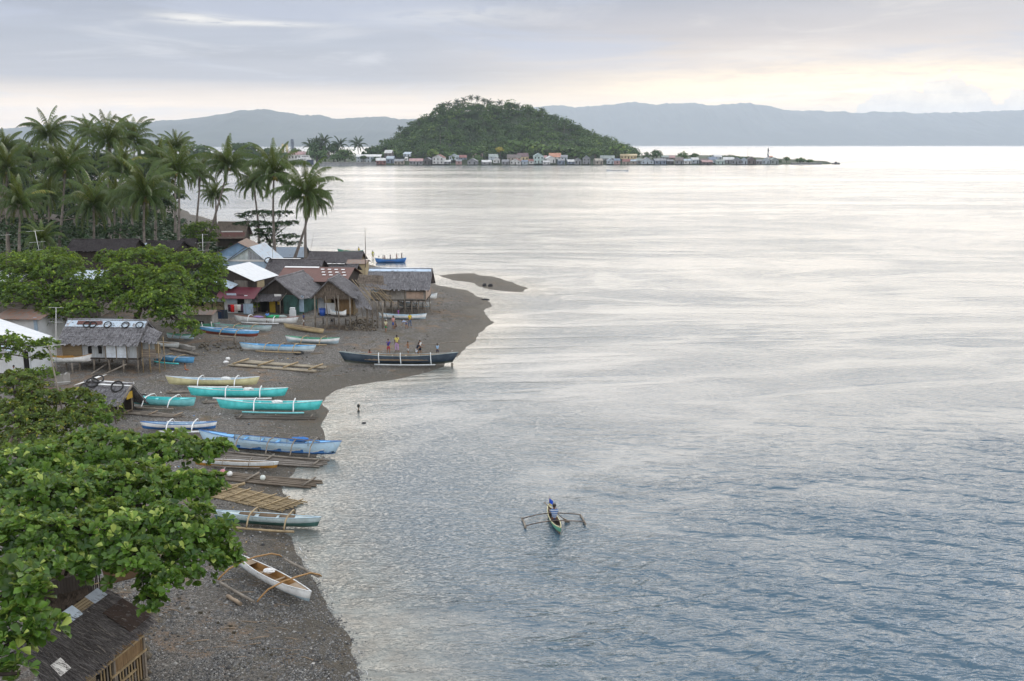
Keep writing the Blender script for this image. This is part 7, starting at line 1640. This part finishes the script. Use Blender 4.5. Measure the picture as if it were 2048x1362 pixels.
tyre(G(288, 806, .32), (.3, -.95, .1), .34, 'tyre leaning on the pale turquoise boat', 'tyres lying on the beach'); tyre(G(598, 708, .12), (0, -.1, 1), .40, 'tyre lying under the white and blue boat', 'tyres lying on the beach')
rt = empty('mooring_stake', P(717, 831, -.3), 0, 'dark mooring stake with a rag standing in the shallows', 'stake'); m = MB(); m.tube([(0, 0, -.4), (.02, 0, .55), (.12, 0, .95)], [.06, .05, .02], 6); m.build('stick', P_WOOD, rt); m = MB(); m.ball((.02, 0, .75), (.11, .10, .14), 8, 6, 0, .25); m.ball((0, 0, .32), (.10, .1, .12), 8, 6, 0, .25); m.build('rag', cloth((.04, .045, .045)), rt)
blob('stone', 'dark stone awash beside the mooring stake', 'stone', P(728, 846, .02), (.16, .12, .07), cmat('rock_dark', (.05, .05, .055)), None, .2); blob('stone', 'dark stone awash right of the stilt house point', 'stone', P(970, 599, .05), (.55, .3, .14), cmat('rock_dark', (.05, .05, .055)), None, .2); blob('stone', 'dark stone on the tidal bar, left one', 'stone', P(969, 571, .1), (.3, .25, .3), cmat('rock_dark', (.05, .05, .055)), None, .2); blob('stone', 'dark stone on the tidal bar, right one', 'stone', P(981, 572, .1), (.35, .25, .32), cmat('rock_dark', (.05, .05, .055)), None, .2)
# rubble under the porch, pebbles and litter over the beach, undergrowth below the palms
def scatter_rocks(name, label, pts, sizes, mat, squash=.6):
    n = len(pts); ico = np.array([(1, 0, 0), (-1, 0, 0), (0, 1, 0), (0, -1, 0), (0, 0, 1), (0, 0, -1)], float); ff = np.array([(0, 2, 4), (2, 1, 4), (1, 3, 4), (3, 0, 4), (2, 0, 5), (1, 2, 5), (3, 1, 5), (0, 3, 5)])
    sc = sizes[:, None, None]*nr.uniform(.6, 1.3, (n, 6, 1))*np.array([1, 1, squash]); a = nr.random(n)*6.28; ca, sa = np.cos(a)[:, None], np.sin(a)[:, None]
    L = ico[None]*sc; X = L[..., 0]*ca - L[..., 1]*sa; Yy = L[..., 0]*sa + L[..., 1]*ca
    V = np.stack([X, Yy, L[..., 2]], -1) + pts[:, None]; Fq = (np.arange(n)*6)[:, None, None] + ff[None]
    o = mesh_np(name, V.reshape(-1, 3), Fq.reshape(-1, 3), mat, None, False, {'rnd': np.repeat(nr.random(n), 6)}); tag(o, label, name, kind='stuff')
def mat_stone():
    m, N, out = new_mat('loose_stones'); c = N.ramp(attr(N, 'rnd'), [(0, (.040, .041, .044)), (.4, (.11, .112, .115)), (.8, (.20, .202, .202)), (.97, (.32, .32, .31)), (1, (.48, .47, .46))]); pbsdf(N, out, c, .85, None, .25); return m
M_STONE = mat_stone()
pts = []
while len(pts) < 26000:
    px, py = nr.uniform(200, 1000), 560 + 840*nr.random()**.75; p = P(px, py, .3); pts.append((p.x, p.y))
pts = np.array(pts); zz = ground_np(pts[:, 0], pts[:, 1]); ok = (zz > -.05) & (zz < 1.6); pts = np.column_stack([pts, zz])[ok]
scatter_rocks('pebbles', 'loose pebbles strewn over the gravel beach', pts, np.clip(nr.lognormal(-3.35, .45, len(pts)), .015, .16), M_STONE)
pts = []
while len(pts) < 34000:
    px, py = nr.uniform(230, 730), nr.uniform(1070, 1375); p = P(px, py, .3); pts.append((p.x, p.y))
pts = np.array(pts); dn_ = fbm(pts[:, 0]/1.6, pts[:, 1]/1.6, 3) > -.12; pts = pts[dn_]; zz = ground_np(pts[:, 0], pts[:, 1]); ok = (zz > -.03) & (zz < 1.6); pts = np.column_stack([pts, zz])[ok]
scatter_rocks('shingle', 'blue grey shingle lying thick on the near beach', pts, np.clip(nr.lognormal(-3.55, .40, len(pts)), .014, .09), M_STONE)
ru = [G(nr.uniform(690, 752), nr.uniform(640, 662)) for _ in range(190)] + [G(nr.uniform(395, 500), nr.uniform(684, 702)) for _ in range(60)] + [G(nr.uniform(205, 275), nr.uniform(862, 905)) for _ in range(60)] + [G(nr.uniform(268, 298), nr.uniform(1290, 1380)) for _ in range(70)]
scatter_rocks('rubble', 'grey rubble heaped below the huts', np.array([tuple(q) for q in ru]) + np.array([0, 0, .08])*nr.random((len(ru), 1))*3, nr.uniform(.06, .20, len(ru)), mat_plain('rubble', (.15, .13, .10), .9, .5, 3, .01), .75)
lt = [G(nr.uniform(250, 760), nr.uniform(640, 1100)) for _ in range(420)]; lp = np.array([tuple(q) for q in lt]); lp = lp[lp[:, 2] > .12] + np.array([0, 0, .03])
V, Fq, A = quads(lp, nr.normal(size=lp.shape)*.35 + np.array([0, 0, 1]), nr.uniform(.05, .17, len(lp)), nr.random(len(lp)))
def mat_litter():
    m, N, out = new_mat('litter'); pbsdf(N, out, N.ramp(attr(N, 'rnd'), [(0, (.55, .55, .54)), (.35, (.62, .62, .60)), (.5, (.28, .22, .14)), (.7, (.12, .10, .07)), (.85, (.10, .20, .38)), (.95, (.45, .30, .08)), (1, (.4, .08, .06))], 'CONSTANT'), .7); return m
o = mesh_np('litter', V, Fq, mat_litter(), None, False, {'rnd': A}); tag(o, 'scraps of litter scattered on the beach', 'litter', kind='stuff')
# driftwood sticks and wrack
st = MB()
for i in range(260):
    g = G(rnd.uniform(260, 700), rnd.uniform(650, 1340))
    if g.z < .1: continue
    a = rnd.uniform(-.5, .5) + (3.1 if rnd.random() < .5 else 0); l = rnd.uniform(.2, .9); st.tube([g+Vector((0, 0, .02)), g+Vector((l*.5*math.cos(a), l*.5*math.sin(a), .05)), g+Vector((l*math.cos(a), l*math.sin(a), .02))], rnd.uniform(.008, .022), 4)
o = st.build('driftwood', P_WOOD); tag(o, 'driftwood sticks scattered over the gravel', 'driftwood', kind='stuff')
# weed and wrack left along the last high waters
m_, wk = 9000, []
wx_, wy_ = nr.uniform(-26, -2, m_), 28 + 120*nr.random(m_)**1.3; wz_ = ground_np(wx_, wy_); lv_ = .26 + .10*fbm(wx_/5, wy_/5, 2); k_ = (np.abs(wz_-lv_) < .022) | (np.abs(wz_-lv_-.24) < .014); wp = np.column_stack([wx_, wy_, wz_+.02])[k_]
V, Fq, A = quads(wp, nr.normal(size=wp.shape)*.3 + np.array([0, 0, 1]), nr.uniform(.06, .26, len(wp)), nr.random(len(wp)))
o = mesh_np('wrack', V, Fq, mat_plain('sea_wrack', (.040, .034, .022), .9, .5, 4, 0), None, False); tag(o, 'dark weed left in lines along the beach', 'wrack', kind='stuff')
# undergrowth
n = 7000; up_ = np.column_stack([nr.uniform(-110, -36, n), nr.uniform(118, 420, n)]); keep = (up_[:, 0] < -36 - np.clip((150-up_[:, 1])*.1, 0, 6)) & (sdist(poly1, up_[:, 0], up_[:, 1]) > 3); up_ = up_[keep]; zz = ground_np(up_[:, 0], up_[:, 1]); up_ = up_[zz > .5]; zz = zz[zz > .5]
parts = []
for (x, y), z in zip(up_, zz): parts.append(crown_cloud((x, y, z+.3), nr.uniform(.5, 1.5), 10, .7, nr.choice([.1, .3, .5]), .8))
V, Fq, A = join(parts); o = mesh_np('undergrowth', V, Fq, M_LEAF_DARK, None, False, {'rnd': A}); tag(o, 'dark undergrowth covering the ground below the palms', 'undergrowth', kind='stuff')
# thin foam where ripples run out on the gravel
fo = MB(); sh = [Vector((p.x, p.y, 0)) for p in shore_w]; rnd2 = random.Random(5)
for a, b in zip(sh[:-1], sh[1:]):
    L = (b-a).length
    if L > 12 or a.y > 120 or a.y < 30: continue
    k = int(L/.35)
    for i in range(k):
        if rnd2.random() < .8: continue
        p = a.lerp(b, (i+rnd2.random())/k); d = (b-a).normalized(); nrm = Vector((d.y, -d.x, 0))
        q = p + nrm*rnd2.uniform(-.1, .9)
        # walk to the real waterline
        for _ in range(5): q = q + nrm*(gz(q.x, q.y)*6)
        q = q + nrm*rnd2.uniform(.0, .22); l = rnd2.uniform(.1, .38); w = rnd2.uniform(.008, .028); bnd = nrm*rnd2.uniform(-.08, .08)
        vs = [q-d*l, q-d*l*.3+nrm*w+bnd, q+d*l*.4+nrm*w*.8+bnd, q+d*l, q+d*l*.35-nrm*w+bnd, q-d*l*.4-nrm*w*.7+bnd]; fo.add([(v.x, v.y, .012) for v in vs], [(5, 4, 3, 2, 1, 0)])
o = fo.build('foam', mat_plain('foam_white', (.42, .43, .44), .6, .1, 3, 0)); tag(o, 'broken thin foam along the waterline', 'foam', kind='stuff')
